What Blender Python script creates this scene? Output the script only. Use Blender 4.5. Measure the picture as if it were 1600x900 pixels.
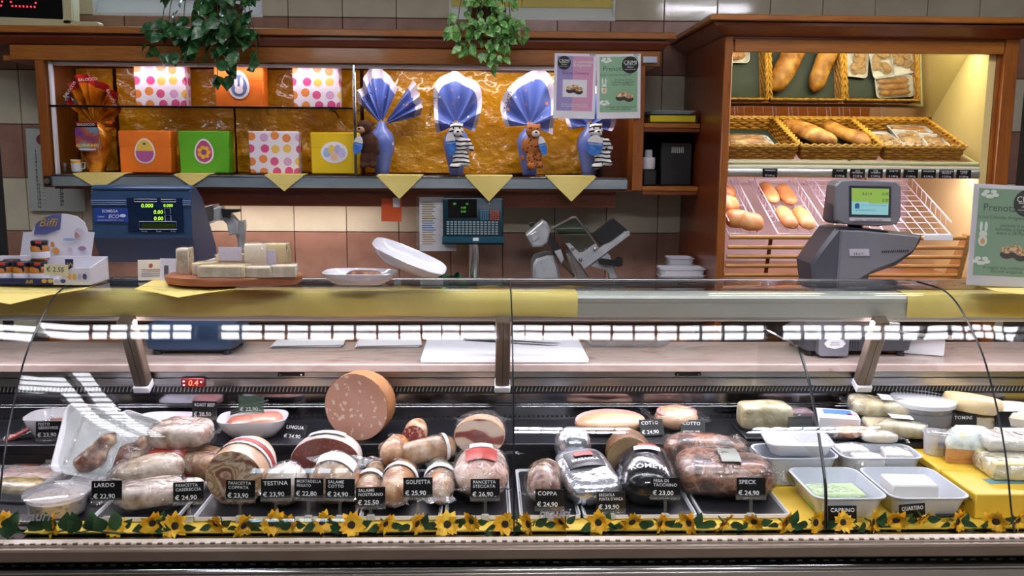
import bpy, math, random
from mathutils import Matrix, Vector, noise as mnoise
PI = math.pi
random.seed(7)
for o in list(bpy.data.objects): bpy.data.objects.remove(o)
SC = bpy.context.scene
COL = SC.collection

# ------------------------------------------------------------------ camera
CAM = Vector((0, 0, 1.65)); FPX = 1400.0
_yaw, _pit, _rol = math.atan(43/1400), math.atan(.15), .0069
_F = Vector((math.sin(_yaw)*math.cos(_pit), math.cos(_yaw)*math.cos(_pit), -math.sin(_pit)))
_R = Vector((math.cos(_yaw), -math.sin(_yaw), 0)); _U = _R.cross(_F)
_R2 = _R*math.cos(_rol) + _U*math.sin(_rol); _U2 = _U*math.cos(_rol) - _R*math.sin(_rol)
cd = bpy.data.cameras.new('camera'); cam = bpy.data.objects.new('camera', cd); COL.objects.link(cam)
cd.sensor_width = 36; cd.lens = FPX/1600*36; cd.clip_start = .05
m = Matrix((_R2, _U2, -_F)).transposed().to_4x4(); m.translation = CAM
cam.matrix_world = m
SC.camera = cam

# ------------------------------------------------------------------ world, exposure
w = bpy.data.worlds.new('world'); SC.world = w; w.use_nodes = True
w.node_tree.nodes['Background'].inputs[0].default_value = (.75, .88, 1, 1)
w.node_tree.nodes['Background'].inputs[1].default_value = 14.0
SC.view_settings.view_transform = 'Standard'; SC.view_settings.look = 'None'
SC.view_settings.gamma = 1; SC.view_settings.use_curve_mapping = False
SC.view_settings.exposure = 0.35
SC.cycles.max_bounces = 10; SC.cycles.transparent_max_bounces = 40; SC.cycles.diffuse_bounces = 3
SC.cycles.glossy_bounces = 4; SC.cycles.transmission_bounces = 6
SC.cycles.caustics_reflective = False; SC.cycles.caustics_refractive = False
SC.cycles.sample_clamp_indirect = 4

def area(name, loc, sx, sy, watts, col, rot=(0, 0, 0), parent=None, spread=PI):
    l = bpy.data.lights.new(name, 'AREA'); l.shape = 'RECTANGLE'; l.size = sx; l.size_y = sy
    l.energy = watts; l.color = col; l.spread = spread
    o = bpy.data.objects.new(name, l); COL.objects.link(o); o.location = loc; o.rotation_euler = rot
    if parent: o.parent = parent
    return o
CEIL_E, COUNTER_E = 165.0, 24.0      # radiance of the ceiling tubes, over the shop floor and over the counter
COLD = (.94, .93, 1.0); PINK = (1, .80, .88); WARM = (1, .93, .62)

# ------------------------------------------------------------------ helpers
def at(px, py, Y=None, Z=None, X=None):
    d = _F + _R2*((px-800)/FPX) + _U2*((450-py)/FPX)
    t = Y/d.y if Y is not None else ((Z-CAM.z)/d.z if Z is not None else X/d.x)
    return CAM + d*t
def lin(c):
    return tuple((x/12.92 if x <= .04045 else ((x+.055)/1.055)**2.4) for x in c)
def C(h):
    h = h.lstrip('#'); return lin(tuple(int(h[i:i+2], 16)/255 for i in (0, 2, 4)))

class MB:
    def __init__(s): s.v = []; s.f = []; s.M = Matrix()
    def add(s, vs, fs):
        n = len(s.v); s.v += [s.M @ Vector(p) for p in vs]; s.f += [[i+n for i in f] for f in fs]; return s
    def box(s, x0, x1, y0, y1, z0, z1):
        v = [(x, y, z) for x in (x0, x1) for y in (y0, y1) for z in (z0, z1)]
        return s.add(v, [(0,1,3,2),(4,6,7,5),(0,4,5,1),(2,3,7,6),(0,2,6,4),(1,5,7,3)])
    def rbox(s, c, size, b=.004, M=None):
        hx, hy, hz = (d/2 for d in size); b = min(b, hx*.9, hy*.9, hz*.9); v = []; idx = {}
        for sx in (-1, 1):
            for sy in (-1, 1):
                for sz in (-1, 1):
                    for a in range(3):
                        p = [sx*(hx-b), sy*(hy-b), sz*(hz-b)]; p[a] += (sx, sy, sz)[a]*b
                        idx[sx, sy, sz, a] = len(v); v.append(Vector(p))
        f = []
        for a in range(3):
            o1, o2 = [(1, 2), (2, 0), (0, 1)][a]
            for sg in (-1, 1):
                q = []
                for s1, s2 in ((-1,-1),(1,-1),(1,1),(-1,1)):
                    t = [0, 0, 0]; t[a] = sg; t[o1] = s1; t[o2] = s2; q.append(idx[(*t, a)])
                f.append(q if sg > 0 else q[::-1])
        for a in range(3):
            o1, o2 = [(1, 2), (2, 0), (0, 1)][a]
            for s1 in (-1, 1):
                for s2 in (-1, 1):
                    t0 = [0, 0, 0]; t0[o1] = s1; t0[o2] = s2; t1 = list(t0); t0[a] = -1; t1[a] = 1
                    q = [idx[(*t0, o1)], idx[(*t1, o1)], idx[(*t1, o2)], idx[(*t0, o2)]]
                    f.append(q[::-1] if s1*s2 > 0 else q)
        for sx in (-1, 1):
            for sy in (-1, 1):
                for sz in (-1, 1):
                    q = [idx[sx, sy, sz, a] for a in range(3)]
                    f.append(q if sx*sy*sz > 0 else q[::-1])
        c = Vector(c)
        if M is None: M = Matrix()
        return s.add([c + (M.to_3x3() @ p) for p in v], f)
    def loft(s, rings, cap=True, closed=True):
        n = len(rings[0]); v = [p for r in rings for p in r]; f = []
        for i in range(len(rings)-1):
            for j in range(n if closed else n-1):
                a, b = i*n+j, i*n+(j+1) % n; f.append((a, b, b+n, a+n))
        if cap: f.append(list(range(n))[::-1]); f.append([len(v)-n+j for j in range(n)])
        return s.add(v, f)
    def tube(s, pts, r, n=8, closed=False):
        pts = [Vector(p) for p in pts]; rings = []; up = Vector((0, 0, 1)); m_ = len(pts)
        for i, p in enumerate(pts):
            if closed: t = pts[(i+1) % m_] - pts[i-1]
            else: t = pts[min(i+1, m_-1)] - pts[max(i-1, 0)]
            t.normalize()
            if abs(t.dot(up)) > .95: up = Vector((1, 0, 0)) if abs(t.x) < .9 else Vector((0, 1, 0))
            a = (up - t*up.dot(t)).normalized(); b = t.cross(a); up = a
            rr = r[i] if isinstance(r, (list, tuple)) else r
            rings.append([p + (a*math.cos(2*PI*k/n) + b*math.sin(2*PI*k/n))*rr for k in range(n)])
        if closed: rings.append(rings[0]); return s.loft(rings, cap=False)
        return s.loft(rings)
    def lathe(s, prof, n=24, c=(0, 0, 0), sx=1, sy=1, cap=True):
        c = Vector(c)
        return s.loft([[c + Vector((r*sx*math.cos(2*PI*k/n), r*sy*math.sin(2*PI*k/n), z)) for k in range(n)] for r, z in prof], cap=cap)
    def prism(s, poly, a0, a1, ax='y'):
        g = {'y': lambda p, h: (p[0], h, p[1]), 'x': lambda p, h: (h, p[0], p[1]), 'z': lambda p, h: (p[0], p[1], h)}[ax]
        n = len(poly); v = [g(p, a0) for p in poly] + [g(p, a1) for p in poly]
        f = [list(range(n))[::-1], list(range(n, 2*n))] + [(i, (i+1) % n, n+(i+1) % n, n+i) for i in range(n)]
        return s.add(v, f)
    def blob(s, L, R, sy=1, sz=1, nr=14, ns=18, amp=0, fr=8, seed=0, prof=None, flat=0, bend=0, ex=1):
        """body along x: prof(t) radius factor, flat>0 flattens underneath"""
        rings = []
        for i in range(nr):
            t = i/(nr-1); u = .5 - .5*math.cos(PI*t)
            k = prof(u) if prof else math.sqrt(max(0, 1-(2*u-1)**2))
            k = max(k, .02); x = (u-.5)*L; ring = []
            for j in range(ns):
                a = 2*PI*j/ns; ca, sa = math.cos(a), math.sin(a); y, z = math.copysign(abs(ca)**ex, ca)*R*k*sy, math.copysign(abs(sa)**ex, sa)*R*k*sz
                if flat and z < 0: z *= (1-flat)
                p = Vector((x, y, z))
                if amp:
                    q = mnoise.noise(p*fr + Vector((seed*3.1, seed*1.7, seed))); p = p + Vector((0, math.cos(a), math.sin(a)))*q*amp
                p.z += bend*(4*(u-.5)**2) * R
                ring.append(p)
            rings.append(ring)
        return s.loft(rings)
    def build(s, name, mat, parent=None, smooth=True, loc=(0, 0, 0), ang=40):
        me = bpy.data.meshes.new(name); me.from_pydata([tuple(p) for p in s.v], [], s.f); me.update()
        import bmesh
        bm = bmesh.new(); bm.from_mesh(me); bmesh.ops.recalc_face_normals(bm, faces=bm.faces); bm.to_mesh(me); bm.free()
        if smooth:
            me.polygons.foreach_set('use_smooth', [True]*len(me.polygons)); me.set_sharp_from_angle(angle=math.radians(ang))
        me.materials.append(mat)
        return link(name, me, parent, loc)
def link(name, me, parent=None, loc=(0, 0, 0)):
    o = bpy.data.objects.new(name, me); COL.objects.link(o); o.location = loc
    if parent: o.parent = parent
    return o
def tag(o, label, cat, group=None, kind=None):
    if label: o['label'] = label
    if cat: o['category'] = cat
    if group: o['group'] = group
    if kind: o['kind'] = kind
    return o
def thing(name, label, cat, loc=(0, 0, 0), rot=(0, 0, 0), group=None, kind=None):
    o = bpy.data.objects.new(name, None); COL.objects.link(o); o.location = loc; o.rotation_euler = rot
    o.empty_display_size = .05
    return tag(o, label, cat, group, kind)
def copy_tree(o, parent=None):
    c = o.copy(); COL.objects.link(c)
    if parent: c.parent = parent
    for ch in list(o.children): copy_tree(ch, c)
    return c
def RM(x=0, y=0, z=0):
    return Matrix.Rotation(math.radians(z), 4, 'Z') @ Matrix.Rotation(math.radians(y), 4, 'Y') @ Matrix.Rotation(math.radians(x), 4, 'X')
def deg(x=0, y=0, z=0): return (math.radians(x), math.radians(y), math.radians(z))
_tc = {}
def text(s, size, mat, parent, loc, rot=(PI/2, 0, 0), align='LEFT', shear=0, sx=1, bold=0, name='lettering', space=1, depth=.0004, line=1):
    key = (s, align, shear, bold, space, line)
    if key not in _tc:
        cu = bpy.data.curves.new('t', 'FONT'); cu.body = s; cu.size = 1; cu.align_x = align; cu.shear = shear
        cu.resolution_u = 2; cu.offset = bold; cu.space_character = space; cu.space_line = line; cu.extrude = 0
        to = bpy.data.objects.new('t', cu); COL.objects.link(to)
        me = bpy.data.meshes.new_from_object(to)
        bpy.data.objects.remove(to); bpy.data.curves.remove(cu); _tc[key] = me
    me = _tc[key].copy(); me.materials.clear(); me.materials.append(mat); me.name = name
    o = link(name, me, parent, loc); o.rotation_euler = rot; o.scale = (size*sx, size, size)
    return o
def rrect(w, h, r, n=4, cx=0, cy=0):
    p = []
    for qx, qy, a0 in ((1, 1, 0), (-1, 1, 90), (-1, -1, 180), (1, -1, 270)):
        for k in range(n+1):
            a = math.radians(a0 + 90*k/n); p.append((cx+qx*(w/2-r)+r*math.cos(a), cy+qy*(h/2-r)+r*math.sin(a)))
    return p
def ell(rx, rz, n=20, cx=0, cz=0): return [(cx+rx*math.cos(2*PI*k/n), cz+rz*math.sin(2*PI*k/n)) for k in range(n)]

# ------------------------------------------------------------------ materials
def newmat(name):
    m = bpy.data.materials.new(name); m.use_nodes = True; nt = m.node_tree
    return m, nt, nt.nodes['Principled BSDF'], nt.nodes['Material Output']
def nd(nt, t, **k):
    n = nt.nodes.new(t)
    for a, b in k.items():
        if a.startswith('i_'):
            key = a[2:]; n.inputs[int(key) if key.isdigit() else key].default_value = b
        else: setattr(n, a, b)
    return n
def coords(nt, stretch=(1, 1, 1), rnd=False, gen=False):
    tc = nd(nt, 'ShaderNodeTexCoord'); mp = nd(nt, 'ShaderNodeMapping'); mp.inputs['Scale'].default_value = stretch
    nt.links.new(tc.outputs['Generated' if gen else 'Object'], mp.inputs['Vector'])
    if rnd:
        oi = nd(nt, 'ShaderNodeObjectInfo'); ml = nd(nt, 'ShaderNodeMath', operation='MULTIPLY', i_1=37.0)
        nt.links.new(oi.outputs['Random'], ml.inputs[0]); cb = nd(nt, 'ShaderNodeCombineXYZ')
        for k in range(3): nt.links.new(ml.outputs[0], cb.inputs[k])
        nt.links.new(cb.outputs[0], mp.inputs['Location'])
    return mp.outputs[0]
def ramp(nt, fac, stops, interp='LINEAR'):
    r = nd(nt, 'ShaderNodeValToRGB'); r.color_ramp.interpolation = interp; e = r.color_ramp.elements
    while len(e) < len(stops): e.new(.5)
    for i, (p, c) in enumerate(stops): e[i].position = p; e[i].color = (*c, 1)
    nt.links.new(fac, r.inputs[0]); return r.outputs[0]
def addbump(nt, bs, src, strength, dist=.002):
    b = nd(nt, 'ShaderNodeBump', i_Strength=strength, i_Distance=dist)
    nt.links.new(src, b.inputs['Height']); nt.links.new(b.outputs[0], bs.inputs['Normal']); return b
def mat(name, col, rough=.5, metal=0, col2=None, scale=20, bump=0, bscale=60, stretch=(1, 1, 1), stops=None, tex='noise',
        coat=0, emit=0, ecol=None, detail=3, lo=.35, hi=.65, rnd=False, sss=0, alpha=1, aniso=0, spec=None, bdist=.002, dist=0):
    m, nt, bs, out = newmat(name)
    c = C(col) if isinstance(col, str) else col
    bs.inputs['Base Color'].default_value = (*c, 1); bs.inputs['Roughness'].default_value = rough; bs.inputs['Metallic'].default_value = metal
    if coat: bs.inputs['Coat Weight'].default_value = coat; bs.inputs['Coat Roughness'].default_value = .08
    if spec is not None: bs.inputs['Specular IOR Level'].default_value = spec
    if emit: bs.inputs['Emission Color'].default_value = (*(C(ecol) if ecol else c), 1); bs.inputs['Emission Strength'].default_value = emit
    if sss: bs.inputs['Subsurface Weight'].default_value = sss; bs.inputs['Subsurface Radius'].default_value = (.01, .006, .004)
    if alpha < 1: bs.inputs['Alpha'].default_value = alpha
    if col2 or stops or bump:
        v = coords(nt, stretch, rnd)
        def texn(sc):
            if tex == 'voronoi': n = nd(nt, 'ShaderNodeTexVoronoi', i_Scale=sc)
            elif tex == 'wave':
                n = nd(nt, 'ShaderNodeTexWave', i_Scale=sc, i_Distortion=dist, i_Detail=float(detail), bands_direction='Z'); n.inputs['Detail Scale'].default_value = 1.5
            else: n = nd(nt, 'ShaderNodeTexNoise', i_Scale=sc, i_Detail=float(detail), i_Distortion=dist)
            nt.links.new(v, n.inputs['Vector']); return n.outputs[0]
        if col2 or stops:
            st = [(p, C(q)) for p, q in stops] if stops else [(lo, c), (hi, C(col2))]
            nt.links.new(ramp(nt, texn(scale), st), bs.inputs['Base Color'])
        if bump:
            n = nd(nt, 'ShaderNodeTexNoise', i_Scale=bscale, i_Detail=3.0); nt.links.new(v, n.inputs['Vector'])
            addbump(nt, bs, n.outputs[0], bump, bdist)
    return m
def clear(name, tint=(1, 1, 1), f0=.04, gain=1.0, rough=.02, bump=0, bscale=30, haze=0, hazecol=(1, 1, 1), bdist=.004):
    """thin clear sheet: straight-through plus Fresnel mirror (no refraction), optional milky share"""
    m, nt, bs, out = newmat(name); nt.nodes.remove(bs)
    tr = nd(nt, 'ShaderNodeBsdfTransparent'); tr.inputs[0].default_value = (*tint, 1)
    gl = nd(nt, 'ShaderNodeBsdfGlossy', i_Roughness=rough); lw = nd(nt, 'ShaderNodeLayerWeight', i_Blend=.5)
    pw = nd(nt, 'ShaderNodeMath', operation='POWER', i_1=5.0); mu = nd(nt, 'ShaderNodeMath', operation='MULTIPLY_ADD', i_1=gain*(1-f0), i_2=f0*gain)
    mu.use_clamp = True
    nt.links.new(lw.outputs['Facing'], pw.inputs[0]); nt.links.new(pw.outputs[0], mu.inputs[0])
    mx = nd(nt, 'ShaderNodeMixShader'); nt.links.new(mu.outputs[0], mx.inputs[0])
    base = tr.outputs[0]
    if haze:
        df = nd(nt, 'ShaderNodeBsdfDiffuse'); df.inputs[0].default_value = (*hazecol, 1)
        m2 = nd(nt, 'ShaderNodeMixShader', i_0=haze); nt.links.new(tr.outputs[0], m2.inputs[1]); nt.links.new(df.outputs[0], m2.inputs[2]); base = m2.outputs[0]
    nt.links.new(base, mx.inputs[1]); nt.links.new(gl.outputs[0], mx.inputs[2]); nt.links.new(mx.outputs[0], out.inputs[0])
    if bump:
        v = coords(nt); n = nd(nt, 'ShaderNodeTexNoise', i_Scale=bscale, i_Detail=2.0, i_Distortion=1.5); nt.links.new(v, n.inputs['Vector'])
        b = nd(nt, 'ShaderNodeBump', i_Strength=bump, i_Distance=bdist); nt.links.new(n.outputs[0], b.inputs['Height'])
        nt.links.new(b.outputs[0], gl.inputs['Normal']); nt.links.new(b.outputs[0], lw.inputs['Normal'])
    return m
def emis(name, col, s):
    m, nt, bs, out = newmat(name); nt.nodes.remove(bs); e = nd(nt, 'ShaderNodeEmission'); e.inputs[0].default_value = (*col, 1); e.inputs[1].default_value = s
    nt.links.new(e.outputs[0], out.inputs[0]); return m
def wood(name, a, b, stretch=(1, 1, 1), rough=.33, dark=None):
    return mat(name, a, rough, col2=b, scale=6, stretch=stretch, detail=6, lo=.3, hi=.7, bump=.05, bscale=25, coat=.25, rnd=True, dist=1.2)

M = {}
M['wood'] = wood('cherry_wood', '#8a5018', '#a36626', (1.2, 9, 12))
M['wood_v'] = wood('cherry_wood_upright', '#7c4216', '#95561f', (10, 10, 1.2))
M['wood_red'] = wood('dark_cherry_wood', '#6a2d12', '#7f3a18', (1.2, 9, 12))
M['pine'] = wood('light_slat_wood', '#a8763a', '#bd8c4a', (1.5, 12, 12), .4)
M['steel'] = mat('brushed_steel', '#b9b8b8', .28, 1, col2='#a3a2a4', scale=8, stretch=(.6, 30, 30), lo=.3, hi=.7)
M['steel_mirror'] = mat('polished_steel', '#9c9ba0', .12, 1, col2='#86858c', scale=6, stretch=(.5, 8, 8))
M['chrome'] = mat('chrome', '#d8d8da', .12, 1)
M['alu'] = mat('satin_aluminium', '#b4b3ac', .38, .85)
M['alu_grey'] = mat('grey_painted_aluminium', '#b9bab4', .4)
M['cast'] = mat('cast_aluminium', '#c2c6ca', .3, .45, col2='#b0b4b9', scale=30)
M['black'] = mat('black_plastic', '#111214', .42)
M['black_gloss'] = mat('black_gloss', '#0b0c0f', .15)
M['slate'] = mat('black_deck', '#101116', .35, col2='#16171d', scale=15, bump=.05, bscale=200)
M['white'] = mat('white_plastic', '#e9e9ee', .35)
M['white_gloss'] = mat('white_porcelain', '#d9d8df', .15, coat=.4)
M['foam'] = mat('white_foam', '#f1f0f4', .55, bump=.06, bscale=300)
M['paper'] = mat('white_paper', '#e8e6ea', .7)
M['cream'] = mat('cream_panel', '#d9c588', .5, col2='#d2bd7f', scale=3)
M['dark'] = mat('dark_recess', '#0d0c0d', .6)
M['glass'] = clear('counter_glass', (.975, .99, .982), f0=.028, gain=1.0)
M['shelf_glass'] = clear('shelf_glass', (.93, .97, .95), f0=.05, gain=1.2)
M['gasket'] = mat('black_gasket', '#0a1018', .3)
M['edge'] = mat('green_glass_edge', '#9fc9bd', .1, emit=0)
M['film'] = clear('cling_film', (1, 1, 1), f0=.06, gain=1.1, rough=.1, bump=1.0, bscale=38, bdist=.012, haze=.02, hazecol=(.9, .9, .95))
M['film_soft'] = clear('milky_bag_film', (1, 1, 1), f0=.06, gain=1.4, rough=.12, bump=1.0, bscale=26, bdist=.012, haze=.20, hazecol=(.85, .85, .88))
M['tub'] = clear('clear_tub_plastic', (.97, .97, .98), f0=.08, gain=1.3, rough=.05, haze=.14, hazecol=(.9, .9, .95))
M['tub_milky'] = clear('milky_tub_plastic', (.9, .9, .93), f0=.06, gain=1.2, rough=.12, haze=.62, hazecol=(.80, .80, .84))
M['acrylic'] = clear('clear_acrylic', (.98, .98, .98), f0=.05, gain=1.2, rough=.03, haze=.03)
M['yellow_paper'] = mat('yellow_crepe_paper', '#e4cf7e', .75, col2='#dac46c', scale=8, bump=.25, bscale=80)
M['chalk'] = mat('chalk_ink', '#e9e9ee', .7)
M['board'] = mat('black_tag_board', '#0c0d10', .3)
M['ink'] = mat('black_ink', '#17181c', .6)
# ================================================================== structure
XL, XR, YB, YF, ZC = -3.4, 3.6, 4.2, -3.0, 3.05
M['plaster'] = mat('plaster', '#6e665c', .8, col2='#655d54', scale=4)
M['ceil'] = mat('ceiling_paint', '#a3a3a0', .9)
M['grout'] = mat('grey_grout', '#4a4038', .9)
M['tile_cream'] = mat('cream_wall_tile', '#d6cfb8', .07, col2='#ccc5ad', scale=9, rnd=True)
M['tile_brown'] = mat('brown_wall_tile', '#a47d6c', .25, col2='#95705f', scale=14, rnd=True, coat=.15)
M['floor'] = mat('grey_floor_tile', '#6f6a62', .3, col2='#625d57', scale=5)
fl = MB().box(XL, XR, YF, YB+.2, -.06, 0).build('floor', M['floor'], smooth=False); tag(fl, 'grey tiled shop floor', None, kind='structure')
ce = MB().box(XL, XR, YF, YB+.2, ZC, ZC+.06).build('ceiling', M['ceil'], smooth=False); tag(ce, 'pale painted ceiling', None, kind='structure')
for nm, b in (('wall_left', (XL-.1, XL, YF, YB+.2)), ('wall_right', (XR, XR+.1, YF, YB+.2)), ):
    o = MB().box(*b, 0, ZC).build(nm, M['plaster'], smooth=False); tag(o, 'plain plastered shop wall', None, kind='structure')
o = MB(); o.box(XL, -2.01, YF-.1, YF, 0, ZC); o.box(-1.17, XR, YF-.1, YF, 0, ZC); o.box(-2.01, -1.17, YF-.1, YF, 0, 2.70); o.box(-2.01, -1.17, YF-.1, YF, 2.99, ZC)
tag(o.build('wall_front', M['plaster'], smooth=False), 'plain plastered shop wall behind the customer aisle', None, kind='structure')
# back wall with two window holes
ZR = [.799, 1.041, 1.283, 1.525, 1.767, 2.009, 2.251, 2.493, 2.735, 2.977]; TP = .2427; TX0 = -.644
WIN = [(-1.755, -1.0), (-.165, .59)]; WZ0, WZ1 = 2.262, 2.80
wb = thing('wall_back', 'back wall of alternating cream and brown square tiles', None, kind='structure')
b = MB(); b.box(XL, XR, YB, YB+.2, 0, WZ0); b.box(XL, XR, YB, YB+.2, WZ1, ZC)
xs = [XL, WIN[0][0], WIN[0][1], WIN[1][0], WIN[1][1], XR]
for i in (0, 2, 4): b.box(xs[i], xs[i+1], YB, YB+.2, WZ0, WZ1)
b.build('grout_bed', M['grout'], wb, smooth=False)
full = {}
for r in range(len(ZR)-1):
    for k in range(-9, 15):
        x0 = TX0+TP*k; x1 = x0+TP
        if x0 < -2.7 or x1 > 2.7: continue
        z0, z1 = ZR[r]+.0015, ZR[r+1]-.0015
        segs = [(x0+.0015, x1-.0015)]
        if z1 > WZ0+.02:
            for a, c in WIN:
                ns = []
                for s0, s1 in segs:
                    if s1 <= a or s0 >= c: ns.append((s0, s1)); continue
                    if s0 < a-.02: ns.append((s0, a))
                    if s1 > c+.02: ns.append((c, s1))
                segs = ns
        mt = M['tile_brown'] if r % 2 == 1 else M['tile_cream']
        for s0, s1 in segs:
            key = (round(s1-s0, 4), r % 2)
            if key not in full:
                o = MB().rbox((0, 0, 0), (s1-s0, .012, z1-z0), .002).build('tile', mt, wb, smooth=False); full[key] = o.data
            else: o = link('tile', full[key], wb)
            o.location = ((s0+s1)/2, YB-.003, (z0+z1)/2)
M['reveal'] = mat('white_window_reveal', '#e9eef2', .5)
M['yframe'] = mat('yellow_painted_frame', '#e0cd5a', .4)
M['dframe'] = mat('brown_window_frame', '#7a6a3e', .4)
M['blind'], _nt, _bs, _o = newmat('yellow_roller_blind'); _nt.nodes.remove(_bs); _d = nd(_nt, 'ShaderNodeBsdfDiffuse'); _t = nd(_nt, 'ShaderNodeBsdfTranslucent'); _x = nd(_nt, 'ShaderNodeMixShader', i_0=.45)
_d.inputs[0].default_value = _t.inputs[0].default_value = (*C('#e0d46a'), 1); _nt.links.new(_d.outputs[0], _x.inputs[1]); _nt.links.new(_t.outputs[0], _x.inputs[2]); _nt.links.new(_x.outputs[0], _o.inputs[0])
M['sash_glass'] = clear('window_pane', (.85, .9, .92), f0=.05)
for i, (a, c) in enumerate(WIN):
    wn = thing('window_%d' % (i+1), ('small high window with white reveal behind the trailing plant', 'small high window with yellow frame and white reveal')[i], None, kind='structure')
    q = MB(); q.box(a, c, YB-.004, YB+.2, WZ0-.012, WZ0); q.box(a, a+.01, YB-.002, YB+.2, WZ0, WZ1); q.box(c-.01, c, YB-.002, YB+.2, WZ0, WZ1); q.box(a, c, YB-.002, YB+.2, WZ1-.01, WZ1)
    q.build('reveal', M['reveal'], wn, smooth=False); AP = .066 if i == 0 else .052
    MB().prism([(YB+.012, WZ0), (YB+.05, WZ0+AP), (YB+.10, WZ0+AP), (YB+.10, WZ0)], a+.01, c-.01, 'x').build('sloped_sill', M['reveal'], wn, smooth=False)
    fm = M['dframe'] if i == 0 else M['yframe']; y0 = YB+.13
    f = MB()
    for k in (0, 1, 2): f.box(a+.012+k*(c-a-.064)/2, a+.052+k*(c-a-.064)/2, y0, y0+.04, WZ0, WZ1-.01)
    f.box(a+.01, c-.01, y0-.085, y0+.038, WZ0+AP, WZ0+AP+.04); f.box(a+.01, c-.01, y0, y0+.04, WZ1-.05, WZ1-.01)
    f.build('window_frame', fm, wn, smooth=False)
    for k in range(2):
        x = a+.052+k*(c-a-.064)/2
        MB().box(x, x+(c-a-.144)/2, y0+.015, y0+.021, WZ0+AP+.04, WZ1-.05).build('pane', M['sash_glass'], wn, smooth=False)
    if i == 1: MB().box(a+.03, c-.03, YB+.105, YB+.11, WZ0+AP+.03, WZ1-.02).build('roller_blind', M['blind'], wn, smooth=False)
# ceiling light fixtures (louvred twin tubes)
M['tube'] = emis('fluorescent_tube', COLD, CEIL_E); M['tube_c'] = emis('counter_fluorescent_tube', COLD, COUNTER_E)
M['louver'] = mat('louver_grey', '#4c4c52', .4)
def fixture(x0, x1, y, label, group, along='x', mt=None):
    L = x1-x0; t = thing('ceiling_light', label, 'light', ((x0+x1)/2, y, ZC), (0, 0, 0 if along == 'x' else PI/2), group)
    MB().box(-L/2, L/2, -.16, .16, -.03, 0).build('housing', M['white'], t, smooth=False)
    for sg in (-1, 1):
        MB().box(-L/2+.02, L/2-.02, sg*.085-.055, sg*.085+.055, -.042, -.031).build('tube', mt or (M['tube_c'] if y > 2 else M['tube']), t, smooth=False)
    lv = MB(); n = int(L/.104)
    for k in range(n+1):
        x = -L/2+.01+k*(L-.02)/n; lv.box(x-.0035, x+.0035, -.155, .155, -.075, -.044)
    for y_ in (-.158, 0, .158): lv.box(-L/2, L/2, y_-.003 if y_ else -.02, y_+.003 if y_ else .02, -.075, -.044)
    lv.build('louver', M['louver'], t, smooth=False)
    return t
for k, (a, c) in enumerate(((-1.25, .0), (.1, 1.35), (1.4, 2.65))): fixture(a, c, 2.42, ('louvred ceiling light above the meat display', 'louvred ceiling light above the counter joint', 'louvred ceiling light above the cheese display')[k], 'ceiling lights in a row over the counter')
fixture(-2.6, -1.35, 2.42, 'louvred ceiling light above the jar display box', 'ceiling lights in a row over the counter')
fixture(.1, .95, -.45, 'louvred ceiling light over the customer aisle facing the black bag', 'ceiling lights over the customer aisle')
fixture(1.65, 2.5, -.45, 'louvred ceiling light over the customer aisle facing the cheese trays', 'ceiling lights over the customer aisle')
fixture(-.95, .95, 0, 'louvred ceiling light running crosswise over the shop floor by the plain wall', 'ceiling lights over the customer aisle', along='y', mt=emis('dim_fluorescent_tube', COLD, 17.0)).location = (-2.17, .2, ZC)
# high transom window over the shop entrance, opposite the counter
t3 = thing('window_3', 'high transom window with six panes over the shop entrance', None, kind='structure')
for k in range(6): MB().box(-1.98+k*.135, -1.87+k*.135, YF-.006, YF-.002, 2.72, 2.97).build('pane', M['sash_glass'], t3, smooth=False)
f = MB()
for k in range(7): f.box(-2.005+k*.135, -1.98+k*.135, YF-.05, YF+.01, 2.70, 3.0)
f.box(-2.02, -1.16, YF-.05, YF+.012, 2.69, 2.72); f.box(-2.02, -1.16, YF-.05, YF+.012, 2.97, 3.0); f.build('window_frame', M['dframe'], t3, smooth=False)
# ================================================================== deli counter
JX = [-2.50, -1.205, .075, 1.352, 2.63]          # glass joints
GP = [(2.127, .700), (2.15, .749), (2.192, .871), (2.243, .976), (2.322, 1.095), (2.385, 1.158), (2.455, 1.211), (2.512, 1.242), (2.565, 1.258), (2.62, 1.262), (2.70, 1.262), (2.785, 1.262)]
def cr(pts, n):
    out = []
    for i in range(len(pts)-1):
        p0, p1, p2, p3 = pts[max(i-1, 0)], pts[i], pts[i+1], pts[min(i+2, len(pts)-1)]
        for k in range(n):
            t = k/n; out.append(tuple(.5*(2*p1[j]+(p2[j]-p0[j])*t+(2*p0[j]-5*p1[j]+4*p2[j]-p3[j])*t*t+(3*p1[j]-p0[j]-3*p2[j]+p3[j])*t**3) for j in range(len(p1))))
    return out+[tuple(pts[-1])]
GC = cr(GP, 5)
ct = thing('deli_counter', 'long refrigerated deli counter with curved glass front and taupe bumper', 'counter')
X0, X1 = -2.5, 2.63
M['taupe'] = mat('taupe_painted_metal', '#6c5d50', .35, .25, col2='#655649', scale=6)
M['marble'] = mat('beige_marble', '#a8958c', .25, stops=[(.3, '#9a877e'), (.5, '#ab9a92'), (.62, '#a39087'), (.75, '#7d685c')], scale=5, detail=8, stretch=(1, 2, 2), dist=1.0)
M['grille'] = mat('grille_black', '#17181c', .4)
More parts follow.
